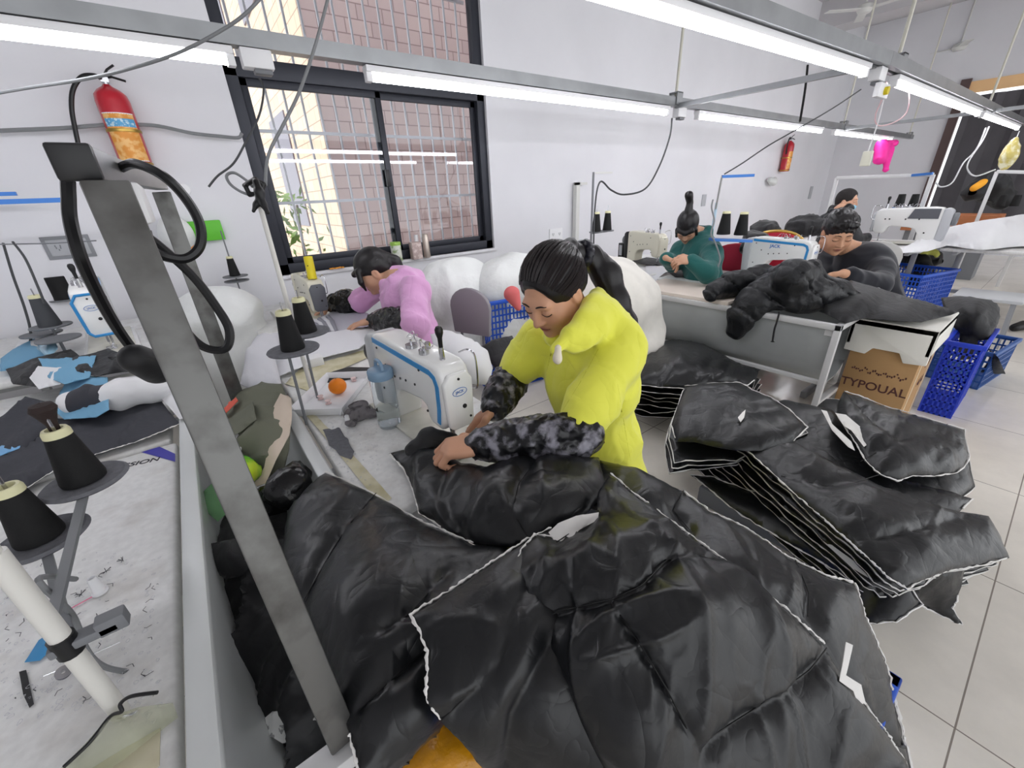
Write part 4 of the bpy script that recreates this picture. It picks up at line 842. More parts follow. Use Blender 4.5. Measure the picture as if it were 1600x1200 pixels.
def man():
    hd = PC(1310, 364, 3.3); J = dict(neck=PC(1338, 396, 3.42), shL=PC(1378, 424, 3.2), elL=PC(1372, 446, 3.1), wrL=PC(1318, 427, 3.0), shR=PC(1290, 405, 3.7), elR=PC(1278, 432, 3.6), wrR=PC(1262, 440, 3.3), pelvis=PC(1360, 470, 3.4))
    p = J['pelvis']; J.update({k: v for k, v in legs(p[0], p[1], -.42, .48).items() if k != 'pelvis'}); J['pelvis'][2] = .56
    hands = {'L': dict(d=(-.55, .72, -.12), pn=(-.3, .0, -.9), side=-1, curl=(.3, .6, .5), sc=1.15), 'R': dict(d=(-.7, -.2, -.3), pn=(0, 0, -1), side=1, curl=(.3, .5, .4), sc=1.15)}
    t, c, B, J, sc, chest = person('short haired person in a black zip jacket with bowed head, working on a black jacket', hd, (-.72, -.52, -.40), J, dict(hands=hands, h=.005, sc=1.36, male=True, skin=(206, 156, 124), lips=(150, 92, 80)))
    trousers(t, J, 1.1, .016); jk = jacket(t, J, 1.2, chest, cloth_k, .01, 'black_jacket', .8, False, 1.05, c=c, B=B)
    A = np.array; nk = J['neck']; MB().tube([nk+A([-.085*math.cos(a)-.02, .09*math.sin(a), .02-.02*math.cos(a)]) for a in np.linspace(-1.7, 1.7, 16)], .004, 6).build('collar_piping', greyp, t)
    MB().tube([nk+A([-.105, 0, 0]), nk+A([-.15, 0, -.07])], .004, 6).build('zip_pull', greyp, t)
    def ex(s, g): s.chain([g(-.05, .05, .075), g(0, .06, .085), g(.05, .05, .075)], [.022, .026, .022])
    hair_cap(t, c, B, sc, extra=ex, low=-.10, disp=.005, top=.004)
man()
def masked():
    hd = PC(1324, 314, 5.1); J = dict(neck=PC(1312, 330, 5.1), shL=PC(1292, 345, 5.25), elL=PC(1290, 375, 5.2), wrL=PC(1330, 372, 5.0), shR=PC(1328, 348, 4.85), elR=PC(1335, 378, 4.8), wrR=PC(1352, 372, 4.9), pelvis=PC(1300, 405, 5.1))
    p = J['pelvis']; J.update({k: v for k, v in legs(p[0], p[1], .35, .5).items() if k != 'pelvis'}); J['pelvis'][2] = .6
    t, c, B, J, sc, chest = person('person in a black padded jacket wearing a light blue face mask', hd, (-.05, -1, -.12), J, dict(hands={}, h=.007, sc=1.12, male=True))
    t['label'] = 'person in a black padded jacket wearing a light blue face mask, farthest of the five'
    trousers(t, J, 1.05, .02); jacket(t, J, 1.1, chest, puffer, .012, 'padded_jacket', .97, True, 1.1, amp=.012)
    hair_cap(t, c, B, sc, mat=M('short_dark_hair', (40, 36, 36), .8), low=-.105, fringe=-.045)
    s = SDF(.01); g = lambda x, y, z: c+B@(np.array([x, y, z])*sc); s.ell(g(0, .05, -.055), (.066, .062, .05), B); s.box(g(0, -.06, -.05), (.2, .08, .2), B, .01, .01, True); sdf_obj('face_mask', s, M('mask_blue', (150, 205, 232), .8), t, h=.006)
    MB().tube([g(-.062, .04, -.04), g(-.082, -.01, -.01)], .002, 5).tube([g(.062, .04, -.04), g(.082, -.01, -.01)], .002, 5).build('mask_strap', housing, t)
masked()
# ================================================================ BLACK QUILTED PANELS
M('seam_black', (8, 8, 9), .6)
nyl = crumple(M('black_nylon', (25, 26, 28), .33, spec=.5), ((5, .016), (14, .006), (45, .0012)), .38); batting = M('white_batting_edge', (236, 234, 230), .9); nyl2 = crumple(M('matte_black_fabric', (20, 20, 23), .6, sheen=.08), ((6, .014), (18, .005)), .45); crumple(puffer, ((8, .014), (22, .006)), .55)
GQ = 'black quilted panels in the foreground'
Q = dict(edge_mat=batting, mat=nyl, group=None, cat='quilted panel')
def front():
    cloth('quilted_panel', [(508,738,.80),(575,768,.80),(612,787,.795),(650,812,.79),(740,850,.80),(800,850,.81),(770,960,.81),(750,1060,.775),(700,1130,.72),(625,1205,.74),(562,1215,.79),(546,1150,.80),(522,1055,.80),(490,990,.79),(455,935,.78),(440,870,.77),(450,800,.78),(478,765,.79)],
          [(600,880,.835),(560,960,.84),(640,1020,.82),(700,930,.83),(600,1110,.815),(650,1110,.80)], seams=[[(588,772),(545,830),(520,870),(470,950)],[(700,985),(640,1040),(560,1112)],[(690,905),(640,960),(600,985)]], thick=.02, puff=.028, pw=.05, step=5.5, wr=.007, dirs=((.6,.5,0),(.9,-.3,0)), edge=[(0,4),(9,11)], er=.0018, jag=.8, seed=2, label='black quilted panel at the left of the heap, with a small dark zip opening', **{k: v for k, v in Q.items()})
    cloth('quilted_panel', [(930,718,.84),(1000,733,.83),(1068,768,.80),(1110,800,.79),(1160,822,.77),(1230,870,.75),(1290,900,.73),(1335,912,.70),(1350,960,.67),(1385,1040,.62),(1400,1110,.58),(1415,1170,.55),(1330,1130,.62),(1180,960,.77),(1060,850,.80),(960,810,.80),(905,785,.81)],
          [(1100,870,.83),(1200,920,.80),(1290,980,.745),(1000,780,.85)], seams=[[(1240,870),(1262,930),(1262,965)],[(1068,768),(1050,800),(1080,835)]], thick=.02, puff=.020, step=6, wr=.006, dirs=((.9,-.4,0),(.5,.6,0)), edge=[(2,7),(7,11)], er=.0022, jag=1., seed=5, label='black quilted panel at the right rear of the foreground heap', **Q)
    cloth('quilted_panel', [(1300,1000,.66),(1330,1008,.66),(1400,1100,.55),(1418,1180,.50),(1425,1215,.48),(1350,1200,.55),(1280,1080,.66)], [(1350,1090,.60)], thick=.015, puff=.012, step=7, wr=.004, edge=[(0,4)], er=.003, jag=2., seed=8, label='lowest narrow black panel with white frayed edge at the lower right of the heap', **Q)
    cloth('quilted_panel', [(862,826,.885),(820,845,.88),(760,885,.88),(700,925,.875),(640,962,.88),(655,985,.88),(668,1020,.875),(666,1095,.855),(690,1128,.825),(730,1170,.78),(770,1220,.69),(1000,1260,.71),(1000,1100,.80),(930,960,.84),(880,870,.86)],
          [(750,1000,.875),(820,1080,.835),(800,930,.885)], seams=[[(855,870),(800,960),(780,1040),(690,1128)],[(850,1010),(800,1110),(790,1190)]], thick=.02, puff=.022, step=6, wr=.007, dirs=((.6,.5,0),(.9,-.3,0)), edge=[(0,8)], er=.002, jag=.9, seed=11, label='black quilted panel at bottom centre whose white left edge hangs over the orange bag', **Q)
    cloth('quilted_panel', [(953,741,.90),(970,755,.89),(990,772,.885),(1035,806,.875),(1075,835,.86),(1115,865,.85),(1150,890,.84),(1190,925,.82),(1230,955,.80),(1290,1010,.75),(1330,1075,.70),(1380,1140,.64),(1412,1190,.60),(1430,1250,.58),(1180,1265,.67),(955,1260,.71),(938,1198,.76),(900,1118,.80),(865,1040,.835),(838,985,.85),(812,930,.87),(800,895,.88),(815,860,.885),(835,836,.89),(865,842,.885),(900,826,.885),(934,802,.885),(934,770,.89)],
          [(950,870,.915),(1000,980,.905),(900,960,.89),(1080,1040,.86),(1000,1130,.84),(1200,1090,.78),(1100,940,.885)], seams=[[(812,992),(870,960),(955,940),(1000,920),(1040,880),(1098,872)],[(955,945),(1000,1010),(1040,1080),(1085,1170)],[(1085,1170),(1180,1110),(1260,1050),(1290,1015)],[(935,800),(900,830),(870,850)]],
          thick=.022, puff=.034, pw=.05, step=5, wr=.007, dirs=((.7,.7,0),(.9,-.3,0),(.2,.9,0)), edge=[(0,9),(21,24),(10,13)], er=.0018, jag=.8, pucker=.009, seed=14, label='topmost black quilted panel in the middle foreground, with a pointed tip at the top', **Q)
    cloth('lining_scrap', [(857,832,.885),(872,818,.90),(900,806,.905),(936,800,.90),(934,812,.895),(905,828,.89),(885,850,.885),(868,848,.885)], [], thick=.003, puff=.003, step=5, wr=.002, mat=batting, label='white batting strip showing at the neck of the topmost foreground panel', cat='batting')
    cloth('lining_scrap', [(1322,1003,.76),(1333,1008,.755),(1322,1055,.735),(1346,1070,.72),(1352,1098,.70),(1341,1103,.70),(1334,1080,.72),(1312,1064,.74)], [], thick=.003, puff=.002, step=4, wr=.001, mat=batting, label='zigzag white batting strip on the right edge of the foreground heap', cat='batting')
    # the garment under the needle
    cloth('garment', [(607,708,.79),(640,700,.80),(680,700,.83),(720,722,.83),(760,728,.84),(800,712,.85),(850,703,.86),(900,712,.85),(935,716,.84),(950,760,.845),(920,800,.85),(870,830,.84),(800,855,.83),(740,850,.80),(690,825,.78),(655,803,.775),(645,765,.775),(632,735,.78)],
          [(800,780,.87),(720,770,.83),(880,760,.88)], seams=[[(850,705),(810,760),(800,800),(830,850)],[(700,730),(690,780),(720,830)]], thick=.02, puff=.022, step=6, wr=.011, dirs=((.85,.4,0),(.5,.8,0)), edge=[(14,18)], edge_mat=batting, mat=nyl, er=.0022, jag=.7, seed=21, label='black jacket piece being sewn under the hand of the person in yellow', cat='garment')
    s = SDF(.02); a = P(648, 706, .80); b = P(672, 688, .815); c_ = P(705, 690, .80); s.chain([a, b, c_], [.03, .036, .026]); o = sdf_obj('fabric_roll', s, nyl2, None, h=.005, disp=lambda X: .004*folds(X, (.5, .5, 0), 5, 30)); tag(o, 'folded black fabric roll pinched by the left hand of the person in yellow', 'fabric')
    # zip opening on the left panel
    pz = [PC(486, 885, 0.98), PC(500, 862, .98)]
    # blue bin and orange bag under the heap
    t = thing('storage_bin', 'blue plastic bin beneath the foreground heap of quilted panels, one corner showing', 'bin', (.62, .10, 0)); x0, x1, y0, y1 = -.30, .235, -.15, .30
    MB().bb((x0, y0, .02), (x1, y1, .05)).bb((x0, y0, .02), (x0+.012, y1, .60)).bb((x1-.012, y0, .02), (x1, y1, .60)).bb((x0, y0, .02), (x1, y0+.012, .60)).bb((x0, y1-.012, .02), (x1, y1, .60)).build('bin_body', blue_pl, t); MB().bb((x0-.02, y0-.02, .57), (x1+.02, y0+.012, .60)).bb((x0-.02, y1-.012, .57), (x1+.02, y1+.02, .60)).bb((x1-.012, y0-.02, .57), (x1+.02, y1+.02, .60)).bb((x0-.02, y0-.02, .57), (x0+.012, y1+.02, .60)).build('bin_rim', blue_pl, t, bevel=.004)
    o = cloth('plastic_bag', [(690,1128,.66),(655,1160,.63),(625,1200,.60),(640,1260,.52),(780,1280,.5),(770,1210,.62),(730,1160,.66)], [(690,1190,.64)], thick=.03, puff=.02, step=6, wr=.02, dirs=((.4,.9,0),(.8,.2,0)), mat=M('orange_plastic_film', (226, 158, 30), .18, bump=(30, .5, .01), trans=.15), label='shiny orange plastic bag under the foreground panels at the bottom edge', cat='bag')
front()
def stack_right():
    T1 = [(1122,668),(1170,662),(1240,690),(1290,716),(1375,758),(1450,785),(1500,800),(1545,806),(1562,835),(1578,872),(1530,885),(1480,893),(1440,908),(1418,922),(1390,905),(1330,850),(1290,815),(1250,780),(1205,738),(1160,700)]
    zt = lambda x, y, t: t-.10*max(0, (x-1400)/180)-.03*max(0, (y-850)/80)
    # lower layers, bottom first
    names = ['lowest', 'second lowest', 'third', 'fourth', 'fifth', 'sixth', 'seventh', 'eighth']
    L0 = 8
    for k in range(L0):
        h = L0-k; z = .50-.042*h; dx = -10*h+2; dy = 3.2*h; out = []
        for i, (x, y) in enumerate(T1):
            j = math.sin(i*2.3+k*1.7)*6; left = 1 if (i >= 13 or i == 0) else 0; sx = dx*(1. if left else .35)+j; sy = dy*(1 if left else 1.5)+j*.4
            if x > 1440: sx = -9*h-10*(k % 2)+j; sy = 5*h
            out.append((x+sx, y+sy, zt(x, y, z)))
        cloth('quilted_panel', out, [(1330, 770+3*h, z+.005), (1240, 720+3*h, z)], thick=.016, puff=.014, step=11, wr=.004, edge=[(0, 20)], edge_mat=batting, er=.0017, jag=2.8, seed=30+k, mat=nyl, label=names[k]+' black quilted panel from the bottom of the right-hand stack, white raw edges showing', cat='quilted panel', group='panels of the right-hand stack')
    cloth('quilted_panel', [(x, y, zt(x, y, .52)) for x, y in T1], [(1250,730,.53),(1350,800,.54),(1450,850,.51),(1500,840,.47)], seams=[[(1220,745),(1290,762),(1330,758),(1375,742)],[(1365,845),(1430,832),(1480,815),(1530,808)]], thick=.018, puff=.028, pw=.05, step=5.5, wr=.007, dirs=((.8,-.5,0),(.9,.1,0)), edge=[(9,20)], edge_mat=batting, er=.0024, jag=.8, seed=40, mat=nyl, label='large black quilted panel on top of the right-hand stack, reaching farthest right', cat='quilted panel', group='panels of the right-hand stack')
    for k in range(3):
        h = 3-k; cloth('quilted_panel', [(1075-3*h,606+5*h,.50-.04*h),(1155,600+4*h,.50-.04*h),(1232,642+5*h,.5-.04*h),(1262,672+5*h,.5-.04*h),(1150,715+4*h,.48-.04*h),(1058-4*h,715+8*h,.47-.04*h),(1046-3*h,680+6*h,.48-.04*h)], [(1140,650,.49-.04*h)], thick=.016, puff=.012, step=11, wr=.004, edge=[(0,7)], edge_mat=batting, er=.002, jag=3, seed=44+k, mat=nyl, label=('third', 'second', 'first')[k]+' layer below the upper left panel of the right-hand stack', cat='quilted panel', group='panels of the right-hand stack')
    cloth('quilted_panel', [(1070,604,.53),(1110,600,.54),(1155,598,.54),(1175,610,.54),(1205,622,.54),(1232,640,.53),(1262,668,.53),(1240,690,.54),(1190,705,.54),(1130,700,.53),(1085,690,.51),(1056,690,.49),(1048,665,.50),(1060,630,.52)], [(1150,650,.57),(1100,645,.545)], seams=[[(1140,655),(1160,650),(1230,642)]], thick=.018, puff=.03, step=7, wr=.009, dirs=((.3,.9,0),(.9,.3,0)), edge=[(0,7),(11,14)], edge_mat=batting, er=.0024, jag=.8, seed=48, mat=nyl, label='puffy black quilted panel at the upper left of the right-hand stack', cat='quilted panel', group='panels of the right-hand stack')
    for k in range(2):
        h = 2-k; cloth('quilted_panel', [(1245,655+4*h,.46-.04*h),(1290,622,.48-.04*h),(1380,640,.48-.04*h),(1505,680+4*h,.44-.04*h),(1526-4*h,755+6*h,.38-.04*h),(1500-8*h,790+5*h,.40-.04*h),(1400,752+6*h,.46-.04*h),(1330,712+4*h,.48-.04*h)], [(1400,700,.46-.04*h)], thick=.016, puff=.012, step=11, wr=.004, edge=[(0,8)], edge_mat=batting, er=.002, jag=3, seed=50+k, mat=nyl, label=('second', 'first')[k]+' layer below the upper right panel of the right-hand stack', cat='quilted panel', group='panels of the right-hand stack')
    cloth('quilted_panel', [(1318,612,.52),(1345,620,.52),(1380,634,.51),(1440,652,.50),(1480,664,.48),(1507,672,.46),(1508,690,.45),(1514,712,.44),(1508,728,.44),(1495,740,.45),(1460,745,.47),(1425,745,.49),(1402,753,.49),(1375,742,.51),(1352,722,.52),(1335,690,.53),(1308,650,.53),(1308,632,.53)], [(1400,690,.55),(1440,700,.52),(1360,670,.55)], seams=[[(1345,722),(1400,690),(1460,680),(1480,664)],[(1318,612),(1360,660),(1400,690)]], thick=.018, puff=.03, step=7, wr=.009, dirs=((.9,-.2,0),(.4,.8,0)), edge=[(0,16)], edge_mat=batting, er=.0026, jag=.8, seed=53, mat=nyl, label='black quilted panel at the upper right of the right-hand stack, folded open beside white lining', cat='quilted panel', group='panels of the right-hand stack')
    cloth('lining_scrap', [(1305,645,.55),(1322,648,.56),(1360,680,.56),(1362,690,.55),(1350,698,.55),(1330,672,.55),(1318,665,.55)], [], thick=.004, puff=.006, step=4, wr=.004, mat=batting, label='crumpled white lining flap between the two upper panels of the right-hand stack', cat='batting')
    cloth('lining_scrap', [(1283,640,.54),(1292,642,.545),(1300,662,.55),(1330,690,.545),(1336,704,.54),(1325,698,.54),(1300,672,.54)], [], thick=.004, puff=.005, step=4, wr=.003, mat=batting, label='narrow white lining strip left of the crumpled flap on the right-hand stack', cat='batting')
    cloth('lining_scrap', [(1290,850,.40),(1300,852,.405),(1345,884,.40),(1385,915,.39),(1372,912,.385),(1330,886,.39)], [], thick=.003, puff=.003, step=4, wr=.002, mat=batting, label='white batting wedge showing low in the left side of the right-hand stack', cat='batting')
    cloth('quilted_panel', [(1078,742,.26),(1110,745,.28),(1180,770,.29),(1260,820,.30),(1340,870,.31),(1420,915,.33),(1440,945,.28),(1400,972,.25),(1352,975,.22),(1335,910,.26),(1250,860,.26),(1150,800,.25)], [], thick=.016, puff=.014, step=8, wr=.005, edge=[(0,12)], edge_mat=batting, er=.0024, jag=1.5, seed=29, mat=nyl, label='black quilted panel jutting out lowest on the left side of the right-hand stack', cat='quilted panel', group='panels of the right-hand stack')
    cloth('quilted_panel', [(1440,900,.36),(1478,893,.38),(1510,890,.36),(1498,925,.28),(1488,950,.22),(1503,976,.17),(1470,962,.18),(1440,948,.2),(1425,935,.26)], [], thick=.012, puff=.008, step=6, wr=.006, edge=[(3,8)], edge_mat=batting, er=.0028, jag=1.5, seed=28, mat=nyl, label='black panel corner hanging down at the lower right of the right-hand stack', cat='quilted panel', group='panels of the right-hand stack')
    cloth('quilted_panel', [(1165,640,.44),(1225,625,.45),(1300,640,.45),(1400,745,.44),(1520,780,.38),(1500,800,.38),(1380,800,.42),(1250,740,.43)], [], thick=.016, puff=.014, step=8, wr=.006, edge=[(4,5)], edge_mat=batting, er=.0024, jag=1.5, seed=27, mat=nyl, label='black quilted panel in the valley between the top panels of the right-hand stack', cat='quilted panel', group='panels of the right-hand stack')
    cloth('lining_scrap', [(1153,652,.60),(1160,644,.60),(1165,640,.60),(1163,652,.598),(1157,660,.597)], [], thick=.002, puff=.002, step=3, wr=.002, mat=batting, label='tiny white tear of batting on the upper left panel of the right-hand stack', cat='batting')
    t = thing('pallet', 'low grey pallet hidden beneath the right-hand stack of quilted panels', 'pallet', (1.95, .42, 0)); MB().bb((-.22, -.35, 0), (.22, .35, .1)).build('pallet_deck', greyp, t, bevel=.01)
stack_right()
def pile_back():
    O1 = [(992,546),(1020,536),(1060,530),(1100,538),(1140,560),(1165,572),(1186,578),(1182,592),(1168,602),(1150,598),(1110,604),(1070,608),(1030,606),(998,602)]
    for k in range(6):
        h = 6-k; z = .42-.045*h; out = [(x+math.sin(i*1.9+k)*5-1.5*h*(x < 1040), y+7.5*h*(.7 if y < 570 else 1), z) for i, (x, y) in enumerate(O1)]
        cloth('quilted_panel', out, [], thick=.015, puff=.012, step=12, wr=.004, edge=[(6,14)], edge_mat=batting, er=.0018, jag=3, seed=60+k, mat=nyl, label='%s black panel counted from the floor in the pile below the metal trough' % ('first', 'second', 'third', 'fourth', 'fifth', 'sixth')[k], cat='quilted panel', group='panels of the pile below the metal trough')
    cloth('quilted_panel', [(x, y, .43-.02*(y > 590)) for x, y in O1], [(1080,570,.49),(1030,570,.47),(1130,585,.46)], seams=[[(1025,536),(1022,570),(1028,606)],[(1080,533),(1078,560),(1088,606)],[(1130,556),(1100,580),(1070,600)]], thick=.016, puff=.03, step=7, wr=.009, dirs=((.4,.9,0),(.9,.2,0)), edge=[(7,14)], edge_mat=batting, er=.0026, jag=1., seed=68, mat=nyl, label='puffy black quilted panel on top of the pile below the metal trough', cat='quilted panel', group='panels of the pile below the metal trough')
pile_back()
# ---------------------------------------------------------------- things lying in the near trough
def in_trough():
    C_ = lambda nm, out, ctrl, mat, lab, cat='garment', **k: cloth(nm, out, ctrl, mat=mat, label=lab, cat=cat, **{**dict(thick=.006, puff=.006, step=6, wr=.012, dirs=((.3,.9,0),(.9,.3,0))), **k})
    olive = M('olive_fabric', (112, 114, 98), .8, bump=(60, .2, .002), var=(7, .1)); beige = M('beige_fabric', (216, 200, 182), .8, bump=(60, .2, .002))
    C_('garment', [(332,870,.60),(350,800,.64),(400,770,.64),(470,770,.64),(500,830,.60),(480,930,.56),(520,1040,.55),(560,1130,.5),(560,1220,.4),(400,1230,.36),(380,1130,.42),(360,1020,.50),(340,930,.55)], [(430,1000,.56),(440,900,.60),(460,1130,.48)], nyl2, 'black fabric pieces heaped inside the pale grey trough', puff=.03, wr=.02, seed=70, thick=.03)
    C_('garment', [(325,850,.66),(345,845,.68),(385,838,.68),(400,870,.66),(380,900,.63),(352,905,.61),(335,895,.62)], [(360,870,.68)], nyl2, 'small folded black flap hanging on the left wall of the pale grey trough', wr=.01, seed=71)
    C_('garment', [(352,640,.80),(372,612,.83),(410,598,.86),(440,600,.86),(455,640,.82),(452,700,.78),(440,745,.72),(400,760,.70),(370,740,.70),(350,700,.74)], [(400,660,.83),(430,690,.80)], olive, 'olive green garment heaped over the far end of the pale grey trough', puff=.02, wr=.022, seed=72, thick=.02)
    C_('garment', [(350,660,.81),(395,628,.88),(400,655,.87),(375,675,.83),(340,690,.79),(345,672,.80)], [], olive, 'folded olive green flap on the left side of the olive garment', wr=.006, seed=73)
    C_('garment', [(438,614,.87),(455,622,.86),(456,650,.84),(452,680,.81),(430,720,.78),(415,755,.73),(385,764,.70),(400,752,.72),(412,730,.75),(420,690,.80),(425,640,.85)], [], beige, 'long beige fabric strip lying along the olive garment in the trough', wr=.010, seed=74, cat='fabric')
    o = C_('plastic_bag', [(345,720,.76),(360,706,.78),(385,712,.77),(408,728,.75),(411,742,.73),(395,756,.72),(365,764,.71),(350,745,.73)], [(380,732,.79)], M('green_film', (52, 178, 50), .15, mix=((196, 220, 50), 9, .45, .62), bump=(30, .4, .006)), 'bright green plastic snack bag lying in the trough behind the steel post', 'bag', puff=.02, wr=.012, seed=75)
    C_('plastic_bag', [(318,770,.68),(333,752,.70),(350,760,.70),(356,800,.66),(340,815,.64),(322,800,.66)], [], M('pale_green_film', (150, 205, 150), .15, trans=.4), 'pale green translucent bag scrap low in the trough left of the steel post', 'bag', wr=.012, seed=76)
    C_('plastic_bag', [(400,770,.70),(440,740,.74),(470,722,.75),(488,740,.74),(480,770,.71),(450,800,.68),(415,808,.67)], [(450,765,.75)], shiny_blk, 'crumpled glossy black plastic bag in the trough beside the foreground heap', 'bag', puff=.025, wr=.028, seed=77, thick=.02)
    C_('paper_label', [(413,1122,.50),(425,1112,.52),(470,1110,.53),(500,1118,.52),(502,1135,.50),(475,1158,.49),(440,1162,.49),(418,1148,.49)], [(455,1132,.515)], M('printed_white_paper', (226, 226, 224), .7, mix=((150, 150, 150), 60, .56, .6)), 'crumpled white paper label lying on the black fabric at the bottom of the trough', 'paper', wr=.006, seed=78)
    C_('plastic_wrap', [(340,672,.80),(366,668,.82),(378,690,.80),(376,712,.78),(350,712,.77)], [], M('white_film', (222, 222, 222), .3), 'white printed plastic wrapper above the green snack bag', 'wrapper', wr=.006, seed=79)
    C_('red_strap', [(336,650,.82),(368,620,.85),(372,626,.85),(350,648,.83),(338,656,.82)], [], M('red_rope', (222, 96, 76), .7), 'short red strap on the trough rim beside the far post', 'strap', wr=.003, seed=80)
in_trough()
# ---------------------------------------------------------------- garments on the far left table
def left_garments():
    C_ = lambda nm, out, ctrl, mat, lab, cat='garment', **k: cloth(nm, out, ctrl, mat=mat, label=lab, cat=cat, **{**dict(thick=.006, puff=.006, step=6, wr=.010, dirs=((.3,.9,0),(.9,.3,0))), **k})
    char = M('charcoal_fabric', (58, 59, 66), .75, bump=(50, .3, .004)); lblue = M('light_blue_fabric', (116, 168, 200), .75); wfab = M('white_fabric', (232, 232, 234), .8, sheen=.2)
    C_('garment', [(-20,720,.78),(45,650,.79),(110,655,.80),(160,640,.81),(246,619,.81),(262,640,.80),(281,662,.785),(215,690,.78),(150,710,.78),(85,735,.78),(40,765,.78),(-20,775,.78)], [(120,690,.80)], char, 'large charcoal fabric piece with a wavy white edge hanging toward the lettered table end', seed=90, edge=[(6,10)], edge_mat=batting, er=.0016)
    C_('garment', [(-20,670,.80),(40,620,.83),(80,630,.83),(85,660,.81),(40,700,.79),(-20,720,.79)], [], char, 'folded charcoal cloth at the left edge below the blue and white garments', seed=91)
    C_('garment', [(100,600,.86),(140,588,.90),(168,590,.90),(170,640,.86),(150,652,.84),(100,655,.83),(82,640,.83)], [], lblue, 'light blue cloth strip beside the white roll with dark bands', seed=92)
    s = SDF(.02); a = P(118, 628, .86); b = P(250, 606, .86); s.chain([a, a*.5+b*.5, b], [.045, .055, .05]); o = sdf_obj('fabric_roll', s, wfab, None, h=.008, disp=lambda X: .008*ridge(X*[12, 12, 12])); tag(o, 'puffy white fabric roll with dark bands on the far left table', 'fabric')
    for i, (u, w) in enumerate(((.08, .1), (.28, .12))):
        s = SDF(.01); s.cone(a+(b-a)*u, a+(b-a)*(u+w), .052, .056); sb = sdf_obj('dark_band', s, char, None, h=.008, disp=lambda X: .008*ridge(X*[12, 12, 12])); sb.parent = o
    C_('garment', [(0,560,.86),(20,545,.88),(60,528,.90),(90,540,.90),(75,562,.87),(40,575,.86),(0,580,.85)], [], lblue, 'light blue and dark sleeve piece at the left edge under the sockets', seed=93, wr=.014)
    C_('garment', [(10,578,.87),(50,560,.90),(110,545,.92),(130,560,.90),(90,585,.88),(60,605,.86),(20,600,.85)], [], nyl2, 'black garment crumpled at the far left on the light blue sleeve piece', seed=94, wr=.016)
    C_('garment', [(45,590,.88),(60,572,.92),(100,575,.92),(95,600,.89),(60,608,.87)], [], wfab, 'white knitted sleeve lying across the dark garments at far left', seed=95, wr=.012)
    C_('garment', [(60,560,.92),(100,560,.93),(150,555,.94),(140,590,.91),(100,600,.90),(75,590,.90)], [], lblue, 'light blue body piece in the middle of the far left garments', seed=96, wr=.014)
    C_('garment', [(110,560,.93),(170,545,.95),(205,558,.95),(200,580,.92),(150,588,.91),(120,580,.92)], [], nyl2, 'black sleeve folded next to the white machine base at far left', seed=97, wr=.014)
    C_('garment', [(170,560,.95),(235,545,.97),(262,565,.94),(245,590,.90),(205,580,.92)], [], nyl2, 'black cuff piece tucked behind the steel post at far left', seed=98, wr=.014)
    C_('garment', [(190,590,.9),(250,580,.9),(330,600,.86),(335,640,.82),(280,655,.80),(250,620,.83)], [], wfab, 'white padded pieces seen between the two steel posts', seed=99, wr=.014, puff=.02)
    C_('garment', [(20,545,.87),(60,500,.93),(90,505,.94),(85,530,.92),(50,545,.88)], [], M('white_film', (222, 222, 222), .3), 'clear white plastic sheet beside the light blue bag at the far left', 'plastic sheet', seed=100, wr=.012)
    C_('plastic_bag', [(58,545,.9),(62,530,.94),(85,525,.95),(90,545,.92),(75,560,.9)], [], M('pale_blue_film', (170, 212, 235), .2, trans=.2), 'pale blue crumpled plastic bag by the white machine at far left', 'bag', seed=101, puff=.02, wr=.014)
    C_('paper_sheet', [(-10,700,.80),(35,690,.80),(30,700,.795),(-10,716,.795)], [], M('white_blue_card', (120, 175, 220), .5), 'light blue edged card at the left edge beneath the charcoal cloth', 'card', seed=102, wr=.001)
left_garments()
# ---------------------------------------------------------------- jacket over the metal trough
def trough_jacket():
    s = SDF(.05); W = lambda x, y, z: P(x, y, z)
    s.chain([W(1112,457,.82), W(1140,447,.84), W(1190,436,.88)], [.05, .075, .09]); s.chain([W(1225,436,.92), W(1240,432,.97), W(1272,424,.97)], [.09, .085, .06])
    pts = [PX(1150,515,2.84), PX(1160,492,2.84), PX(1180,470,2.90), W(1215,448,.86), W(1240,440,.88)]; s.chain(pts, [.055, .085, .10, .11, .10])
    s.chain([W(1230,468,.82), W(1260,462,.84), W(1300,462,.82), W(1330,470,.79)], [.07, .09, .09, .06]); s.chain([W(1265,440,.9), W(1290,455,.86)], [.08, .07]); s.ell(W(1255,455,.83), (.14, .15, .08))
    o = sdf_obj('black_jacket', s, puffer, None, h=.010, disp=lambda X: .014*ridge(X*[8, 8, 6])+.006*ridge(X*[22, 22, 20])-.026*np.exp(-np.abs(np.sin(PI*(X@_n(pts[0]-pts[3]))/.15))/.10)); tag(o, 'black padded jacket draped over the metal trough, one sleeve hanging down its side', 'jacket')
    MB().tube(smooth_path([PX(1218,487,2.84), PX(1214,502,2.83), PX(1210,515,2.83), PX(1207,534,2.83)]), [.006]*24+[.013]*1, 6).build('strap', nyl2, o)
    o.children[-1].location = (0, 0, 0)
    cloth('garment', [(1280,455,.82),(1330,438,.84),(1380,452,.80),(1440,470,.775),(1497,487,.765),(1485,492,.75),(1440,503,.745),(1350,497,.755),(1322,505,.745),(1290,490,.77)], [(1340,468,.83),(1420,480,.785)], mat=nyl2, thick=.012, puff=.012, step=8, wr=.012, dirs=((.9,-.2,0),(.5,.7,0)), seed=110, label='black fabric spread from the draped jacket over the white foam lid', cat='garment')
trough_jacket()
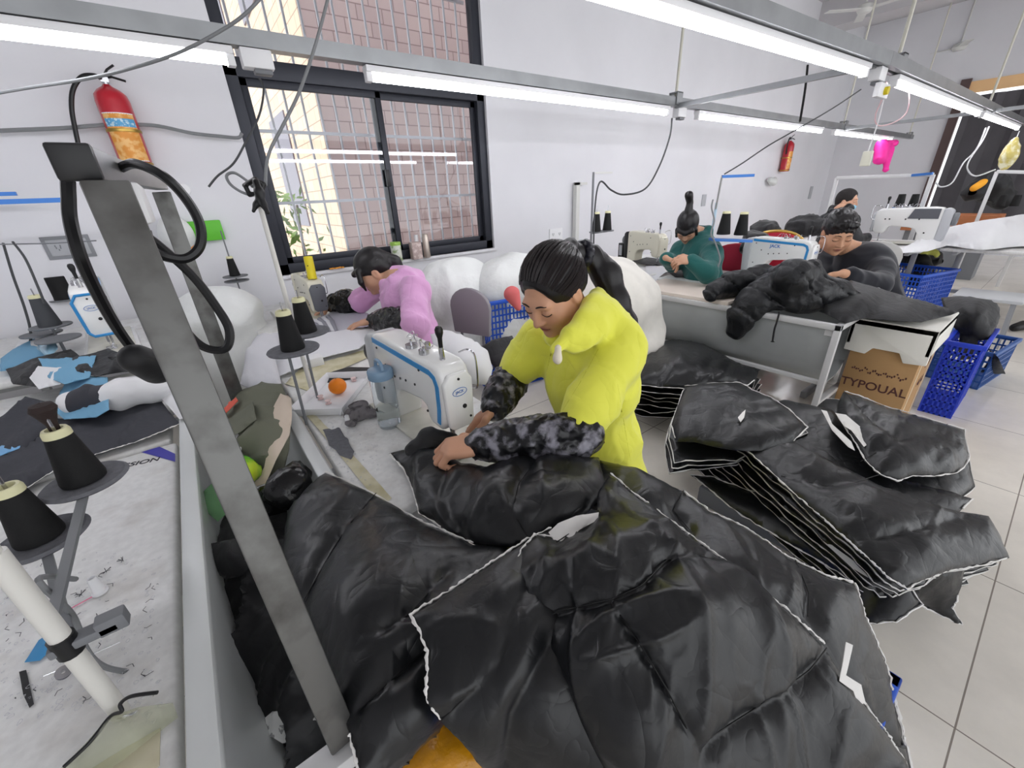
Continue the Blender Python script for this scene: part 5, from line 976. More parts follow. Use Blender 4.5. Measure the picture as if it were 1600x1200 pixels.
# ================================================================ WALL THINGS
def extinguisher(label, p, tilt=0, h=.42, r=.072, full=True, hose=None):
    t = thing('fire_extinguisher', label, 'fire extinguisher', p); t.rotation_euler = (0, tilt, 0); red = M('red_enamel', (186, 28, 46), .3, coat=.5)
    MB().lathe((0, 0, 0), [(.001, 0), (r*.9, 0), (r, .012), (r, h*.82), (r*.93, h*.90), (r*.65, h*.96), (r*.3, h), (.018, h+.01), (.001, h+.01)], 32).build('cylinder', red, t)
    MB().cyl((0, 0, h), (0, 0, h+.045), .017, n=14).bb((-.02, -.02, h+.02), (.02, .02, h+.045)).build('valve', chrome, t); MB().tube([(0, 0, h+.045), (.04, -.01, h+.05), (.10, -.03, h+.03)], .007, 6).tube([(0, 0, h+.05), (.03, -.01, h+.085), (.07, -.02, h+.11)], .006, 6).build('lever', blackp, t)
    MB().tube(smooth_path([(-.01, 0, h+.035)]+([tuple(Vector(q)-Vector(p)) for q in hose] if hose else [(-.07, -.01, h+.06), (-.12, -.01, h+.0), (-.125, -.01, h-.12), (-.10, -.01, h-.22)])), .012, 8).build('hose', blackp, t)
    def wrap(nm, z0, z1, a0, a1, mat):
        n = 14; v = []; rr = r+.0012
        for i in range(n+1):
            a = a0+(a1-a0)*i/n; v += [(rr*math.sin(a), -rr*math.cos(a), z0), (rr*math.sin(a), -rr*math.cos(a), z1)]
        MB().add(v, [(2*i, 2*i+2, 2*i+3, 2*i+1) for i in range(n)], 0, True).build(nm, mat, t)
    wrap('label_panel', h*.08, h*.66, -1.0, 1.0, M('orange_label', (226, 150, 60), .5, mix=((240, 190, 120), 30, .45, .6)))
    if full:
        wrap('label_border', h*.655, h*.67, -1.02, 1.02, housing); wrap('label_border', h*.07, h*.085, -1.02, 1.02, housing); r += .0008; wrap('blue_label_band', h*.50, h*.60, -.95, .95, M('label_blue', (86, 160, 205), .5, mix=((200, 225, 235), 60, .5, .6))); wrap('white_label', -.0+h*.0+.008, h*.06, -.3, .5, housing); r -= .0008
    for z in (h*.44, h*.02): MB().lathe((0, 0, z), [(r+.002, 0), (r+.004, .002), (r+.004, .016), (r+.002, .018)], 32).bb((-.02, r-.01, z), (.02, r+.03, z+.018)).build('bracket_band', M('brass', (170, 140, 70), .35, .8), t)
p0 = PY(222, 262, 3.91); p1 = PY(178, 150, 3.91)
extinguisher('red fire extinguisher with an orange label, hanging left of the window', (p0[0]-.02, 3.9, p0[2]), 0, .44, .085, hose=[PY(x_, y_, 3.86) for x_, y_ in ((148, 118), (128, 120), (114, 140), (112, 170), (118, 205), (126, 240), (134, 262))])
p0 = PY(1225, 268, 3.9); extinguisher('smaller-looking red fire extinguisher far along the back wall, right of the lamps', (p0[0], 3.9, p0[2]), 0, .52, .085, False)
def wall_plate(name, label, px, py, w, h, mat=housing, y=WY, cat='socket', sockets=0, frame_=None):
    p = PY(px, py, y); t = thing(name, label, cat, (p[0], y-.001, p[2])); MB().bb((-w/2, -.014, -h/2), (w/2, 0, h/2)).build('cover_plate', mat, t, bevel=.003)
    if frame_: MB().bb((-w/2-.02, -.008, -h/2-.02), (w/2+.02, 0, h/2+.02)).build('back_box', frame_, t, bevel=.003)
    for i in range(sockets):
        x = (i-(sockets-1)/2)*w/max(1, sockets); m = MB()
        for a, b in ((-.012, .012), (.012, .012), (0, -.012), (-.01, -.0), (.01, -.0)): m.bb((x+a-.003, -.0155, b-.006), (x+a+.003, -.0138, b+.006))
        m.build('socket_slots', greyp, t)
    return t
grp = M('socket_grey', (176, 178, 182), .5)
sk = wall_plate('wall_socket', 'grey double wall socket with a black plug, at the left edge of the back wall', 108, 386, .19, .10, grp, sockets=2, frame_=M('socket_back_grey', (140, 142, 146), .5)); MB().cyl((.05, -.014, -.0), (.05, -.05, -.0), .022, n=16).build('plug', blackp, sk)
wall_plate('wall_socket', 'white wall socket low on the back wall behind the person in yellow', 868, 366, .22, .14, housing, sockets=2)
wall_plate('wall_socket', 'grey wall plate behind the head of the person in green', 1099, 313, .12, .18, grp)
wall_plate('wall_socket', 'small grey wall plate under the farther fire extinguisher', 1266, 301, .14, .26, grp)
for i, (x, y, l) in enumerate(((288, 296, 'round white wall hook left of the window'),)): p = PY(x, y, WY); t = thing('wall_hook', l, 'hook', (p[0], WY, p[2])); MB().lathe((0, 0, 0), [(.001, .012), (.035, .012), (.038, .006), (.038, 0)], 24, axis=(0, -1, 0)).build('hook_disc', housing, t)
p = PY(1200, 283, WY); s = SDF(.02); s.chain([(p[0]-.12, WY-.08, p[2]+.02), (p[0], WY-.1, p[2]-.02), (p[0]+.12, WY-.07, p[2]+.03)], [.05, .07, .04]); tag(sdf_obj('wall_fan', s, M('pale_plastic', (205, 208, 206), .4), None, h=.01), 'small pale fixture on the back wall left of the farther fire extinguisher', 'fixture')
m = MB(); p = PY(325, 365, WY-.03); m.bb((p[0]-.13, WY-.05, p[2]-.05), (p[0]+.10, WY-.01, p[2]+.09)); t = thing('green_box', 'bright green packet with an orange mark, on the wall below the extinguisher', 'packet', (0, 0, 0)); m.build('packet_body', M('bright_green', (96, 190, 50), .5), t, bevel=.006); MB().lathe((p[0]-.17, WY-.055, p[2]-.06), [(.001, 0), (.06, 0), (.06, .004), (.001, .004)], 20, axis=(0, -1, 0)).build('orange_mark', M('orange_mark', (240, 150, 50), .5), t)
tag(t, t['label'], 'packet')
# curtained opening at the right end
curt = M('dark_curtain', (92, 90, 94), .9, var=(2, .15), bump=(6, .4, .03))
def curtain():
    n = 60; v = []; x0 = WX-.12
    for i in range(n+1):
        y = 2.0-5.6*i/n; x = x0+.04*math.sin(i*1.3)+.02*math.sin(i*2.9); v += [(x, y, .5), (x, y, 2.80)]
    v2 = [(a+.01, b, c) for a, b, c in v]; k = len(v); f = [(2*i, 2*i+2, 2*i+3, 2*i+1) for i in range(n)]+[(k+2*i+1, k+2*i+3, k+2*i+2, k+2*i) for i in range(n)]
    tag(MB().add(v+v2, f, 0, True).build('curtain', curt), 'dark grey curtain hanging over the big opening at the right', 'curtain')
    w = M('orange_blind', (250, 205, 150), .6); tag(MB().bb((WX-.02, -3.6, 2.86), (WX, 2.1, 3.05)).build('blind', w), 'pale orange blind strip above the dark curtain', 'blind')
    brown = M('dark_brown_frame', (92, 74, 72), .5); struct(MB().bb((WX-.06, 2.06, .2), (WX+.02, 2.2, 3.1)).build('trim_3', brown))
curtain()
ct = thing('counter', 'orange-brown wooden counter in front of the dark curtain', 'counter', (9.5, 1.2, 0)); MB().bb((-.2, -.5, .70), (.3, .55, .93)).build('counter_front', M('orange_wood', (176, 108, 66), .5, var=(3, .15)), ct, bevel=.01); MB().bb((-.1, -.45, 0), (.3, .5, .70)).build('base', greyp, ct)
# window sill things
sl = WY-.035
def sill():
    z = WB; p = PY(617, 398, sl+.02); t = thing('storage_jar', 'white jar with a green lid standing on the window sill', 'jar', (p[0], sl-.03, z)); MB().lathe((0, 0, 0), [(.001, 0), (.048, 0), (.05, .01), (.05, .14), (.046, .15), (.001, .15)], 24).build('jar_body', M('milky_plastic', (214, 216, 206), .3, mix=((150, 170, 120), 20, .5, .6)), t); MB().lathe((0, 0, .15), [(.001, .03), (.048, .03), (.051, .024), (.051, 0), (.001, 0)], 24).build('lid', M('lime_lid', (150, 190, 80), .4), t)
    p = PY(647, 395, sl+.02); t = thing('carton', 'small pinkish grey carton on the window sill beside the jar', 'carton', (p[0], sl-.03, z)); MB().bb((-.05, -.04, 0), (.05, .04, .16)).build('carton_body', M('pinkish_carton', (188, 166, 160), .6, mix=((220, 205, 200), 25, .5, .6)), t, bevel=.003)
    p = PY(663, 390, sl+.02); t = thing('thermos_flask', 'slim metallic flask on the window sill right of the carton', 'flask', (p[0], sl-.03, z)); MB().lathe((0, 0, 0), [(.001, 0), (.033, 0), (.034, .01), (.034, .19), (.03, .20), (.03, .225), (.001, .228)], 24).build('flask_body', M('champagne_metal', (190, 178, 168), .3, .6), t)
    p = PY(652, 380, sl+.02); t = thing('cardboard_tube', 'narrow pale tube behind the carton on the window sill', 'tube', (p[0], sl+.03, z)); MB().cyl((0, 0, 0), (0, 0, .22), .02, n=16).build('tube_body', housing, t)
    p = PY(525, 418, sl); t = thing('orange_peel', 'bits of orange peel lying on the window sill', 'peel', (p[0], sl-.02, z)); mm_ = MB()
    for k in range(6): mm_.box((-.05+.02*k, .01*math.sin(k*2), .012), (.03, .02, .012), k)
    mm_.build('peel_pieces', M('orange_peel', (226, 150, 50), .5), t, bevel=.003)['kind'] = 'stuff'
sill()
# ================================================================ SMALL THINGS ON THE NEAR TABLES
def bottle():
    p = P(610, 664, .757); t = thing('water_bottle', 'tall clear plastic water bottle with a pale blue lid beside the nearest machine', 'bottle', (p[0], p[1], .757)); pl = M('clear_plastic', (246, 250, 252), .03, trans=1., ior=1.08)
    MB().lathe((0, 0, 0), [(.001, .002), (.037, .002), (.041, .01), (.041, .17), (.0405, .185), (.036, .195), (.036, .205), (.034, .205), (.034, .195), (.039, .183), (.039, .012), (.001, .006)], 36).build('bottle_body', pl, t); MB().lathe((0, 0, .19), [(.001, 0), (.041, 0), (.043, .004), (.043, .028), (.04, .033), (.03, .036), (.001, .036)], 36).build('lid', M('pale_blue_lid', (150, 182, 210), .25, trans=.3), t)
    MB().lathe((0, 0, .012), [(.001, 0), (.0385, 0), (.0385, .06), (.001, .06)], 30).build('water', M('water', (250, 252, 254), 0, trans=1., ior=1.12), t); MB().tube(smooth_path([(.0, -.035, .225), (0, -.02, .25), (0, .02, .25), (0, .035, .225)]), .006, 8).build('lid_loop', M('pale_blue_lid', (150, 182, 210), .25, trans=.3), t)
bottle()
def tray():
    a = P(487, 632, .8); t = thing('plastic_tray', 'white plastic tray holding an orange at the far end of the nearest sewing table', 'tray', (.315, 1.70, .757)); w, l, h = .095, .17, .035; m = MB(); m.bb((-w, -l, 0), (w, l, .004))
    for q in (-1, 1): m.prism([(q*w, 0), (q*(w+.012), h), (q*(w+.009), h), (q*(w-.004), .004)], -l-.01, l+.01, 'xz'); m.prism([(q*l, 0), (q*(l+.012), h), (q*(l+.009), h), (q*(l-.004), .004)], -w-.01, w+.01, 'yz')
    m.build('tray_body', housing, t, bevel=.001); t.rotation_euler = (0, 0, math.radians(-38))
    p = P(527, 602, .80); o = thing('orange', 'orange fruit lying in the white tray', 'fruit', (p[0], p[1], .796)); MB().lathe((0, 0, 0), [(.036*math.sin(a_)+.0003, -.034*math.cos(a_)) for a_ in np.linspace(0, PI, 18)], 32).build('peel', M('orange_skin', (245, 136, 20), .45, bump=(300, .3, .001)), o); MB().lathe((0, 0, .033), [(.001, .002), (.003, .001), (.003, -.001)], 8).build('stem_end', M('stem_green', (80, 110, 40), .7), o)
    for k, (x, y) in enumerate(((500, 618), (512, 625), (552, 590))):
        p = P(x, y, .78); b = thing('thread_bobbin', ('pale pink bobbin lying in the left end of the tray', 'second pale bobbin lying in the tray in front of the orange', 'white bobbin lying at the right end of the tray')[k], 'bobbin', (p[0], p[1], .764)); MB().lathe((0, 0, 0), [(.001, 0), (.012, 0), (.012, .002), (.006, .003), (.006, .012), (.012, .013), (.012, .015), (.001, .015)], 18).build('bobbin_body', M('pale_pink_plastic', (226, 200, 198), .4), b)
tray()
def bits():
    p = P(437, 960-300, .757); a = P(437, 655, .757)
    p = P(545, 668, .757)  # small white cone core standing near the bottle
    for nm, (px, py), lab in (('thread_core', (545, 665), 'small empty white cone core standing on lint near the water bottle'), ('thread_core', (157, 925), 'small empty white cone core on the lint-covered lower left table')):
        q = P(px, py, .757); t = thing(nm, lab, 'cone core', (q[0], q[1], .757)); s_ = 1.; MB().lathe((0, 0, 0), [(.001, 0), (.014, 0), (.014, .003), (.011, .005), (.0075, .042), (.006, .043), (.006, .038), (.001, .038)], 22).build('core_body', housing, t)
    def scatter(n, nm, lab, x0, x1, y0, y1, mat, r0, r1, seed, lint=False, z=.757):
        r = random.Random(seed); m = MB()
        for k in range(n):
            px, py = r.uniform(x0, x1), r.uniform(y0, y1); q = P(px, py, z); R_ = r.uniform(r0, r1); a = r.uniform(0, 6)
            if lint:
                pts = [(q[0]+R_*math.cos(a+j*1.3)*r.uniform(.3, 1), q[1]+R_*math.sin(a+j*1.3)*r.uniform(.3, 1), z+.001+r.uniform(0, R_*.25)) for j in range(6)]; m.tube(smooth_path(pts, 3), .0004, 4)
            else: m.tube([(q[0], q[1], z+.001), (q[0]+R_*math.cos(a)*.5, q[1]+R_*math.sin(a)*.5, z+.002), (q[0]+R_*math.cos(a+.6), q[1]+R_*math.sin(a+.6), z+.0015)], .0006, 4)
        tag(m.build(nm, mat), lab, 'lint', kind='stuff')
    lint = M('white_lint', (226, 226, 228), .95); dl = M('dark_lint', (70, 70, 74), .95)
    scatter(240, 'lint_threads', 'pale lint and thread ends strewn over the lower left table', 5, 250, 860, 1130, M('pale_lint', (206, 206, 210), .95), .0015, .006, 1, True)
    scatter(46, 'thread_clippings', 'dark thread clippings strewn over the lower left table', 5, 250, 880, 1100, dl, .003, .02, 2)
    scatter(160, 'lint_threads', 'grey lint strewn along the left edge of the nearest sewing table', 500, 590, 660, 760, M('pale_lint', (206, 206, 210), .95), .0015, .006, 3, True)
    # soft lint clump near the tray, dark
    s = SDF(.02); q = P(560, 640, .77)
    for k in range(14): s.ell((q[0]+random.gauss(0, .03), q[1]+random.gauss(0, .035), .765+random.uniform(0, .008)), (.02, .02, .010))
    tag(sdf_obj('lint_clump', s, M('grey_fluff', (120, 116, 118), .95, bump=(90, .8, .004), mix=((60, 58, 60), 30, .5, .65)), None, h=.004, disp=lambda X: .005*ridge(X*60)), 'fluffy grey lint clump between the tray and the water bottle', 'lint', kind='stuff')
    # grey fluff patch on the near table edge (flat felted dust)
    cloth('dust_patch', [(505,672,.760),(530,668,.760),(545,690,.760),(555,705,.760),(548,718,.760),(530,712,.760),(515,695,.760)], [], thick=.002, puff=.002, step=4, wr=.002, mat=fuzzy, jag=2, label='felted grey dust patch on the left edge of the nearest sewing table', cat='dust')
    q = P(103, 1056, .757); t = thing('metal_bobbin', 'small steel bobbin lying on the lower left table', 'bobbin', (q[0], q[1], .7665)); t.rotation_euler = (.5, .35, 0); MB().lathe((0, 0, -.005), [(.003, 0), (.0105, 0), (.0105, .0015), (.005, .002), (.005, .008), (.0105, .0085), (.0105, .010), (.003, .010), (.003, 0)], 24).build('bobbin_body', chrome, t)
    cloth('fabric_scrap', [(30,1050,.759),(41,1047,.759),(53,1100,.759),(46,1106,.759),(36,1085,.759)], [], thick=.001, puff=.001, step=4, wr=.0005, mat=nyl2, label='narrow dark fabric strip lying on the lower left table', cat='scrap')
    cloth('fabric_scrap', [(38,1035,.760),(60,1000,.763),(82,985,.765),(91,1000,.763),(75,1020,.762),(62,1032,.760)], [(70,1008,.768)], thick=.002, puff=.003, step=4, wr=.003, mat=M('blue_net', (70, 150, 205), .6), label='small bright blue net scrap on the lower left table', cat='scrap')
    for i, (px, py) in enumerate(((192, 876), (127, 929), (166, 893))):
        q = P(px, py, .758); m = MB(); r = random.Random(i)
        for k in range(9): a = r.uniform(0, 6); m.tube([(q[0], q[1], .759), (q[0]+.010*math.cos(a), q[1]+.010*math.sin(a), .762)], .0006, 4)
        tag(m.build('thread_tuft', M('dark_lint', (70, 70, 74), .95)), ('small dark thread tuft beyond the white core on the lower left table', 'small dark thread tuft left of the white core on the lower left table', 'dark thread tuft touching the top of the white core')[i], 'thread')
    q0, q1 = P(112, 950, .7585), P(152, 928, .7585); tag(MB().bar(q0, q1, .003, .0008).build('chalk_mark', M('pink_chalk', (232, 130, 160), .9)), 'pink chalk line drawn on the lower left table beside the white core', 'chalk mark')
    for i, ((a, b), (c_, d)) in enumerate((((68, 1057), (95, 1046)), ((145, 1022), (188, 1003)))):
        q0, q1 = P(a, b, .759), P(c_, d, .759); tag(MB().cyl(q0, q1, .0008, n=6).build('sewing_needle', chrome), ('thin steel needle left of the steel bobbin', 'thin steel needle right of the white pole on the lower left table')[i], 'needle')
    # tape strips around the big table's print
    q = [P(700-220+x, y, .7575) for x, y in ()]
    cloth('tape_strip', [(470,640,.7585),(480,636,.7585),(612,778,.7585),(600,790,.7585),(578,770,.7585)], [], thick=.0008, puff=.0004, step=6, wr=.0004, mat=beige_m, label='yellowed strip of tape along the left edge of the nearest sewing table', cat='tape')
    cloth('tape_strip', [(445,600,.7585),(470,575,.7585),(600,538,.7585),(610,545,.7585),(520,582,.7585),(480,610,.7585)], [], thick=.0008, puff=.0004, step=6, wr=.0004, mat=beige_m, label='yellowed worn strip across the joint of the two sewing tables', cat='tape')
    cloth('fabric_piece', [(500,592,.765),(520,580,.775),(545,573,.78),(580,574,.775),(582,585,.768),(560,590,.765),(530,596,.762),(508,600,.76)], [], thick=.004, puff=.004, step=5, wr=.004, mat=nyl2, label='folded black cloth piece behind the orange tray', cat='fabric')
    # clear film over the pole foot
    cloth('plastic_bag', [(95,1200,.76),(130,1165,.775),(170,1120,.79),(215,1105,.78),(270,1098,.768),(278,1120,.76),(240,1150,.765),(190,1190,.765),(150,1215,.76)], [(200,1135,.795)], thick=.001, puff=.01, step=6, wr=.012, mat=M('clear_film', (236, 238, 222), .06, trans=.85, ior=1.12), label='clear plastic bag wrapped around the foot of the white pole at lower left', cat='bag')
    cable('zip_tie', [P(100,1198,.77), P(140,1160,.78), P(172,1120,.79), P(190,1112,.80), P(188,1100,.81), P(205,1088,.82), P(246,1082,.82)], .0028, blackp, 'black cord tied around the foot of the white pole at lower left', 'cord')
bits()
# ================================================================ CABLES
gc = M('grey_cable', (128, 130, 132), .5); dkc = M('dark_cable', (60, 62, 64), .5); bc = M('black_cable', (20, 20, 22), .4)
def cables():
    cable('power_cable', [PC(-20,148,1.5), PC(50,136,1.5), PC(130,124,1.5), PC(200,108,1.5), PC(280,82,1.5), PC(350,45,1.5), PC(385,20,1.5), PC(415,-12,1.5)], .006, gc, 'grey cable swooping across the upper left in front of the extinguisher')
    cable('power_cable', [PC(515,-12,1.5), PC(500,45,1.5), PC(485,95,1.5), PC(465,150,1.5), PC(440,200,1.5), PC(422,235,1.5), PC(416,262,1.5), PC(415,290,1.5)], .006, gc, 'grey cable hanging from the top edge down to the knot on the white pole')
    cable('power_cable', [PY(-20,205,3.9), PY(100,200,3.9), PY(170,195,3.9), PY(240,196,3.9), PY(300,208,3.9), PY(345,213,3.9), PY(372,215,3.9), PY(378,208,3.9)], .011, gc, 'grey cable pinned along the back wall behind the extinguisher')
    cable('power_cable', [PC(405,122,2.5), PC(412,140,2.5), PC(405,180,2.5), PC(385,220,2.5), PC(365,255,2.5), PC(340,275,2.5), PC(326,292,2.5)], .006, dkc, 'thin dark cable from the junction box down to the small clip left of the pole')
    cable('power_cable', [PC(1050,185,3.4), PC(1046,215,3.4), PC(1030,260,3.4), PC(1008,295,3.4), PC(975,304,3.4), PC(955,297,3.4), PC(938,284,3.4), PC(930,320,3.4), PC(927,400,3.4)], .007, dkc, 'grey cable looping from the light rail to the thin stand by the far wall')
    cable('power_cable', [PC(1132,272,3.6), PC(1160,255,3.6), PC(1200,228,3.6), PC(1240,205,3.6), PC(1300,170,3.8), PC(1345,140,4.)], .006, dkc, 'thin dark cable rising from the blue stand arm toward the near rail')
    cable('power_cable', [PC(1262,102,4.5), PC(1258,140,4.5), PC(1250,190,4.5)], .012, bc, 'short straight black cable between the two light rails')
    cable('pull_cord', [PC(1385,128,2.75), PC(1378,155,2.75), PC(1368,180,2.75), PC(1372,196,2.75), PC(1395,192,2.75), PC(1415,178,2.75), PC(1421,155,2.75), PC(1418,130,2.85)], .004, M('pinkish_cable', (216, 180, 184), .5), 'looped pinkish cord under the joint of the near light rail')
    cable('pull_cord', [PC(1386,130,2.75), PC(1372,190,2.75), PC(1356,238,2.75)], .004, housing, 'straight white cord holding the hanging socket')
    cable('power_cable', [PC(1540,200,5.), PC(1530,225,5.), PC(1520,240,5.), PC(1505,255,5.), PC(1488,285,5.), PC(1470,292,5.), PC(1462,285,5.)], .008, M('pale_cable', (200, 200, 202), .5), 'pale cable hanging in front of the dark curtain, left of the other')
    cable('power_cable', [PC(1545,198,5.2), PC(1535,220,5.2), PC(1515,250,5.2), PC(1512,265,5.2), PC(1525,275,5.2), PC(1555,265,5.2)], .008, M('pale_cable', (200, 200, 202), .5), 'pale cable looping toward the yellow bag in front of the dark curtain')
    cable('power_cable', [P(118,905,.90)]+[PC(60,905,.62), PC(112,960,.66), PC(135,1015,.68), PC(160,1040,.70), PC(200,1050,.73), PC(278,1060,.76)], .0045, gc, 'grey cable running down the white pole and off the lower left table')
    # thick black cable around the steel frame
    cable('black_cable', [PC(106,282,.50), PC(107,305,.50), PC(110,345,.50), PC(125,400,.5), PC(150,455,.54), PC(175,500,.58), PC(195,530,.62), PC(215,555,.66)], .0072, bc, 'thick black cable hanging down left of the near steel post')
    cable('black_cable', [PC(190,262,.56), PC(212,256,.54), PC(255,275,.52), PC(290,310,.54), PC(312,350,.55), PC(312,385,.55), PC(290,404,.54), PC(255,400,.52), PC(230,385,.5), PC(212,365,.48)], .0062, bc, 'thick black cable loop, upper of the two, between the steel posts')
    cable('black_cable', [PC(215,360,.5), PC(250,385,.52), PC(300,430,.55), PC(335,475,.57), PC(358,515,.58), PC(352,545,.58), PC(318,542,.57), PC(285,510,.56), PC(255,460,.54), PC(240,400,.53), PC(228,360,.52)], .0058, bc, 'thick black cable loop, lower of the two, between the steel posts')
    s = SDF(.01); a = PC(212,560,.62); s.cone(a, PC(245,575,.66), .022, .026); tag(sdf_obj('plug_connector', s, nyl2, None, h=.004), 'chunky black connector behind the near steel post', 'connector')
        # wires from the sockets
    cable('power_cable', [PY(120,390,3.93), PY(128,412,3.9), PY(135,425,3.8), PC(138,440,2.6)], .007, bc, 'black lead from the wall plug down to the blue outlined machine')
    cable('power_cable', [PC(5,380,2.2), PC(20,430,2.2), PC(38,480,2.2), PC(48,520,2.2), PC(45,548,2.2)], .006, dkc, 'grey cable hanging down the wall at the left edge')
    cable('power_cable', [PC(20,378,1.9), PC(40,405,1.9), PC(60,450,1.9), PC(70,475,1.9)], .005, dkc, 'grey cable bending down to the far left cone')
    cable('rail_wire', [PC(-10,382,1.9), PC(80,380,1.9), PC(150,376,1.9)], .003, greyp, 'thin horizontal wire across the wall at the left edge')
cables()
# ================================================================ THREAD STANDS
def stands():
    # pole by the person in pink, carrying the cable knot
    b = P(488, 612, .757); hgt = 1.62-.757
    t = stand('white pole thread stand between the two near tables, black cable knot near its top', b[0], b[1], .757, .78, [], pr=.009)
    for i, (px, py, c, lab) in enumerate(((459, 547, 1.42, 'big black thread cone on the round tray in front of the person in pink'), (480, 520, 1.62, 'black thread cone half hidden behind the bigger one near the person in pink'))):
        p = PC(px, py, c); m = MB(); disc(m, (0, 0, 0), .085); q = thing('cone_tray', ('nearer' if i == 0 else 'farther')+' dark round cone tray in front of the person in pink', 'tray', p); m.build('tray_disc', fuzzy, q); MB().cyl((0, 0, 0), (0, 0, .17), .003, n=6).build('cone_pin', chrome, q); MB().bar((0, 0, -.006), (b[0]-p[0], b[1]-p[1], -.01), .012, .006).build('tray_arm', greyp, q); MB().cyl((-.02, 0, -.005), (-.03, -.02, .757-p[2]), .005, n=8).build('support_rod', greyp, q)
        cone(tuple(p+np.array([0, 0, .005])), lab, .125, .038, .022)
    s = SDF(.012); k = PC(400, 295, 1.45)
    s.chain([PC(382,290,1.45), PC(398,280,1.43), PC(412,288,1.45), PC(408,302,1.45), PC(390,304,1.45), PC(384,292,1.44)], [.008]*6, .004); s.chain([PC(400,285,1.42), PC(405,300,1.42), PC(412,320,1.43), PC(418,332,1.43)], [.012, .014, .010, .008]); s.chain([PC(408,300,1.43), PC(400,320,1.43), PC(396,330,1.43)], [.01, .008, .006])
    tag(sdf_obj('cable_knot', s, bc, None, h=.003), 'knotted black cable bundle tied to the top of the white pole', 'cable')
    cable('power_cable', [PC(412,305,1.45), PC(385,303,1.45), PC(362,290,1.45), PC(354,275,1.45), PC(366,270,1.45), PC(385,282,1.45), PC(395,292,1.45)], .005, gc, 'grey cable loop left of the black knot')
    # small stand with clip by the wall
    b = PC(368, 432, 3.1); t = stand('small thread stand with a cream-banded black cone beside the window', b[0], b[1], .757, b[2]-.757+.33, [(0.0, 0, b[2]-.757, 'black thread cone with a yellow band beside the window')], disc_r=.085, pr=.005, pole=greyp)
    m = MB(); disc(m, (0, 0, b[2]-.757-.035), .085); m.build('cone_tray', M('grey_disc', (118, 120, 124), .6), t)
    # far left cones and trays
    for i, (px, py, c, lab, mat) in enumerate(((80, 510, 2.15, 'dark grey thread cone on stacked round trays at the far left', M('grey_thread', (72, 74, 78), .8)), (104, 468, 2.75, 'black thread cone with a yellow label beside the blue outlined machine', blk_thread))):
        p = PC(px, py, c); q = thing('cone_tray', ('round tray under the dark grey cone at the far left', 'round tray under the black cone beside the blue outlined machine')[i], 'tray', p); m = MB(); disc(m, (0, 0, 0), .085); m.build('tray_disc', M('grey_disc', (118, 120, 124), .6), q); MB().cyl((0, 0, 0), (0, 0, .2), .003, n=6).build('cone_pin', chrome, q); MB().cyl((0, 0, -.005), (0, 0, .80-p[2]), .006, n=8).build('support_rod', greyp, q)
        cone(tuple(p+np.array([0, 0, .005])), lab, .15, (.045, .06)[i], (.025, .055)[i], mat, tip=(i == 0))
    for i, (px, py, c) in enumerate(((65, 522, 2.2), (92, 530, 2.0))):
        p = PC(px, py, c); q = thing('cone_tray', ('empty round tray left of the dark grey cone', 'empty round tray in front of the dark grey cone')[i], 'tray', p); m = MB(); disc(m, (0, 0, 0), .085); m.build('tray_disc', M('grey_disc', (118, 120, 124), .6), q); MB().cyl((0, 0, -.005), (0, 0, .80-p[2]), .006, n=8).build('support_rod', greyp, q)
    # blue guide bars at the left edge
    p = PC(50, 314, 2.2); t = thing('guide_bar', 'blue thread guide bar at the left edge, lower and longer of two', 'bar', p); MB().bb((-.3, -.012, -.012), (.155, .012, .012)).build('bar_body', M('blue_metal', (60, 116, 190), .35, .3), t)
    p = PC(10, 303, 2.3); t = thing('guide_bar', 'short blue thread guide bar at the left edge, above the longer one', 'bar', p); MB().bb((-.3, -.012, -.01), (.04, .012, .01)).build('bar_body', M('blue_metal', (60, 116, 190), .35, .3), t)
    # far wall stand with two cones
    p = PY(905, 400, 3.93); q = PY(903, 285, 3.93); t = thing('conduit', 'pale vertical conduit standing against the back wall', 'conduit', (q[0], 3.94, .3)); MB().bb((-.03, -.02, 0), (.03, .04, q[2]-.3)).bb((-.03, -.02, q[2]-.33), (.16, .02, q[2]-.3)).build('conduit_body', M('off_white', (214, 214, 210), .5), t)
    b = PC(944, 362, 3.5); t = stand('thin grey thread stand with two small black cones near the back wall', b[0]-.14, b[1]+.02, .745, b[2]-.745+.46, [(.06, 0, b[2]-.745, 'left one of two small black cones on the thin stand near the back wall'), (.20, 0, b[2]-.745, 'right one of two small black cones on the thin stand near the back wall')], arm=(.22, 0), armmat=M('off_white', (214, 214, 210), .5), disc_r=.06, pole=greyp, pr=.009, cs=1.1)
    # JACK machine stand, blue and white pole
    b = P(1103, 425, .757); t = stand('blue clamped white pole with blue top arm, in front of the person in green', b[0], b[1], .757, .60, [], arm=(.0, 0), pr=.012, pole=M('pale_blue_pole', (196, 222, 238), .35)); u = PC(1128, 276, 3.15)
    MB().cyl((0, 0, .55), (u[0]-b[0], u[1]-b[1], u[2]-.757), .008, n=10).build('pole', steel_w, t); e = PC(1178, 274, 3.15); MB().bar((u[0]-b[0], u[1]-b[1], u[2]-.757), (e[0]-b[0], e[1]-b[1], e[2]-.757), .02, .02).build('top_arm', M('blue_metal', (60, 116, 190), .35, .3), t)
    for i, (px, py) in enumerate(((1130, 366), (1157, 367))):
        p = PC(px, py, 3.3); cone(tuple(p), ('left', 'right')[i]+' one of the two tall black cones on the blue tray bar', .16, .05, .028, blk_thread)
        MB().cyl(p+np.array([0, 0, .15]), p+np.array([0, 0, .21]), .003, n=6).build('cone_pin', chrome, bpy.data.objects[list(bpy.data.objects.keys())[-1]].parent if False else None) if False else None
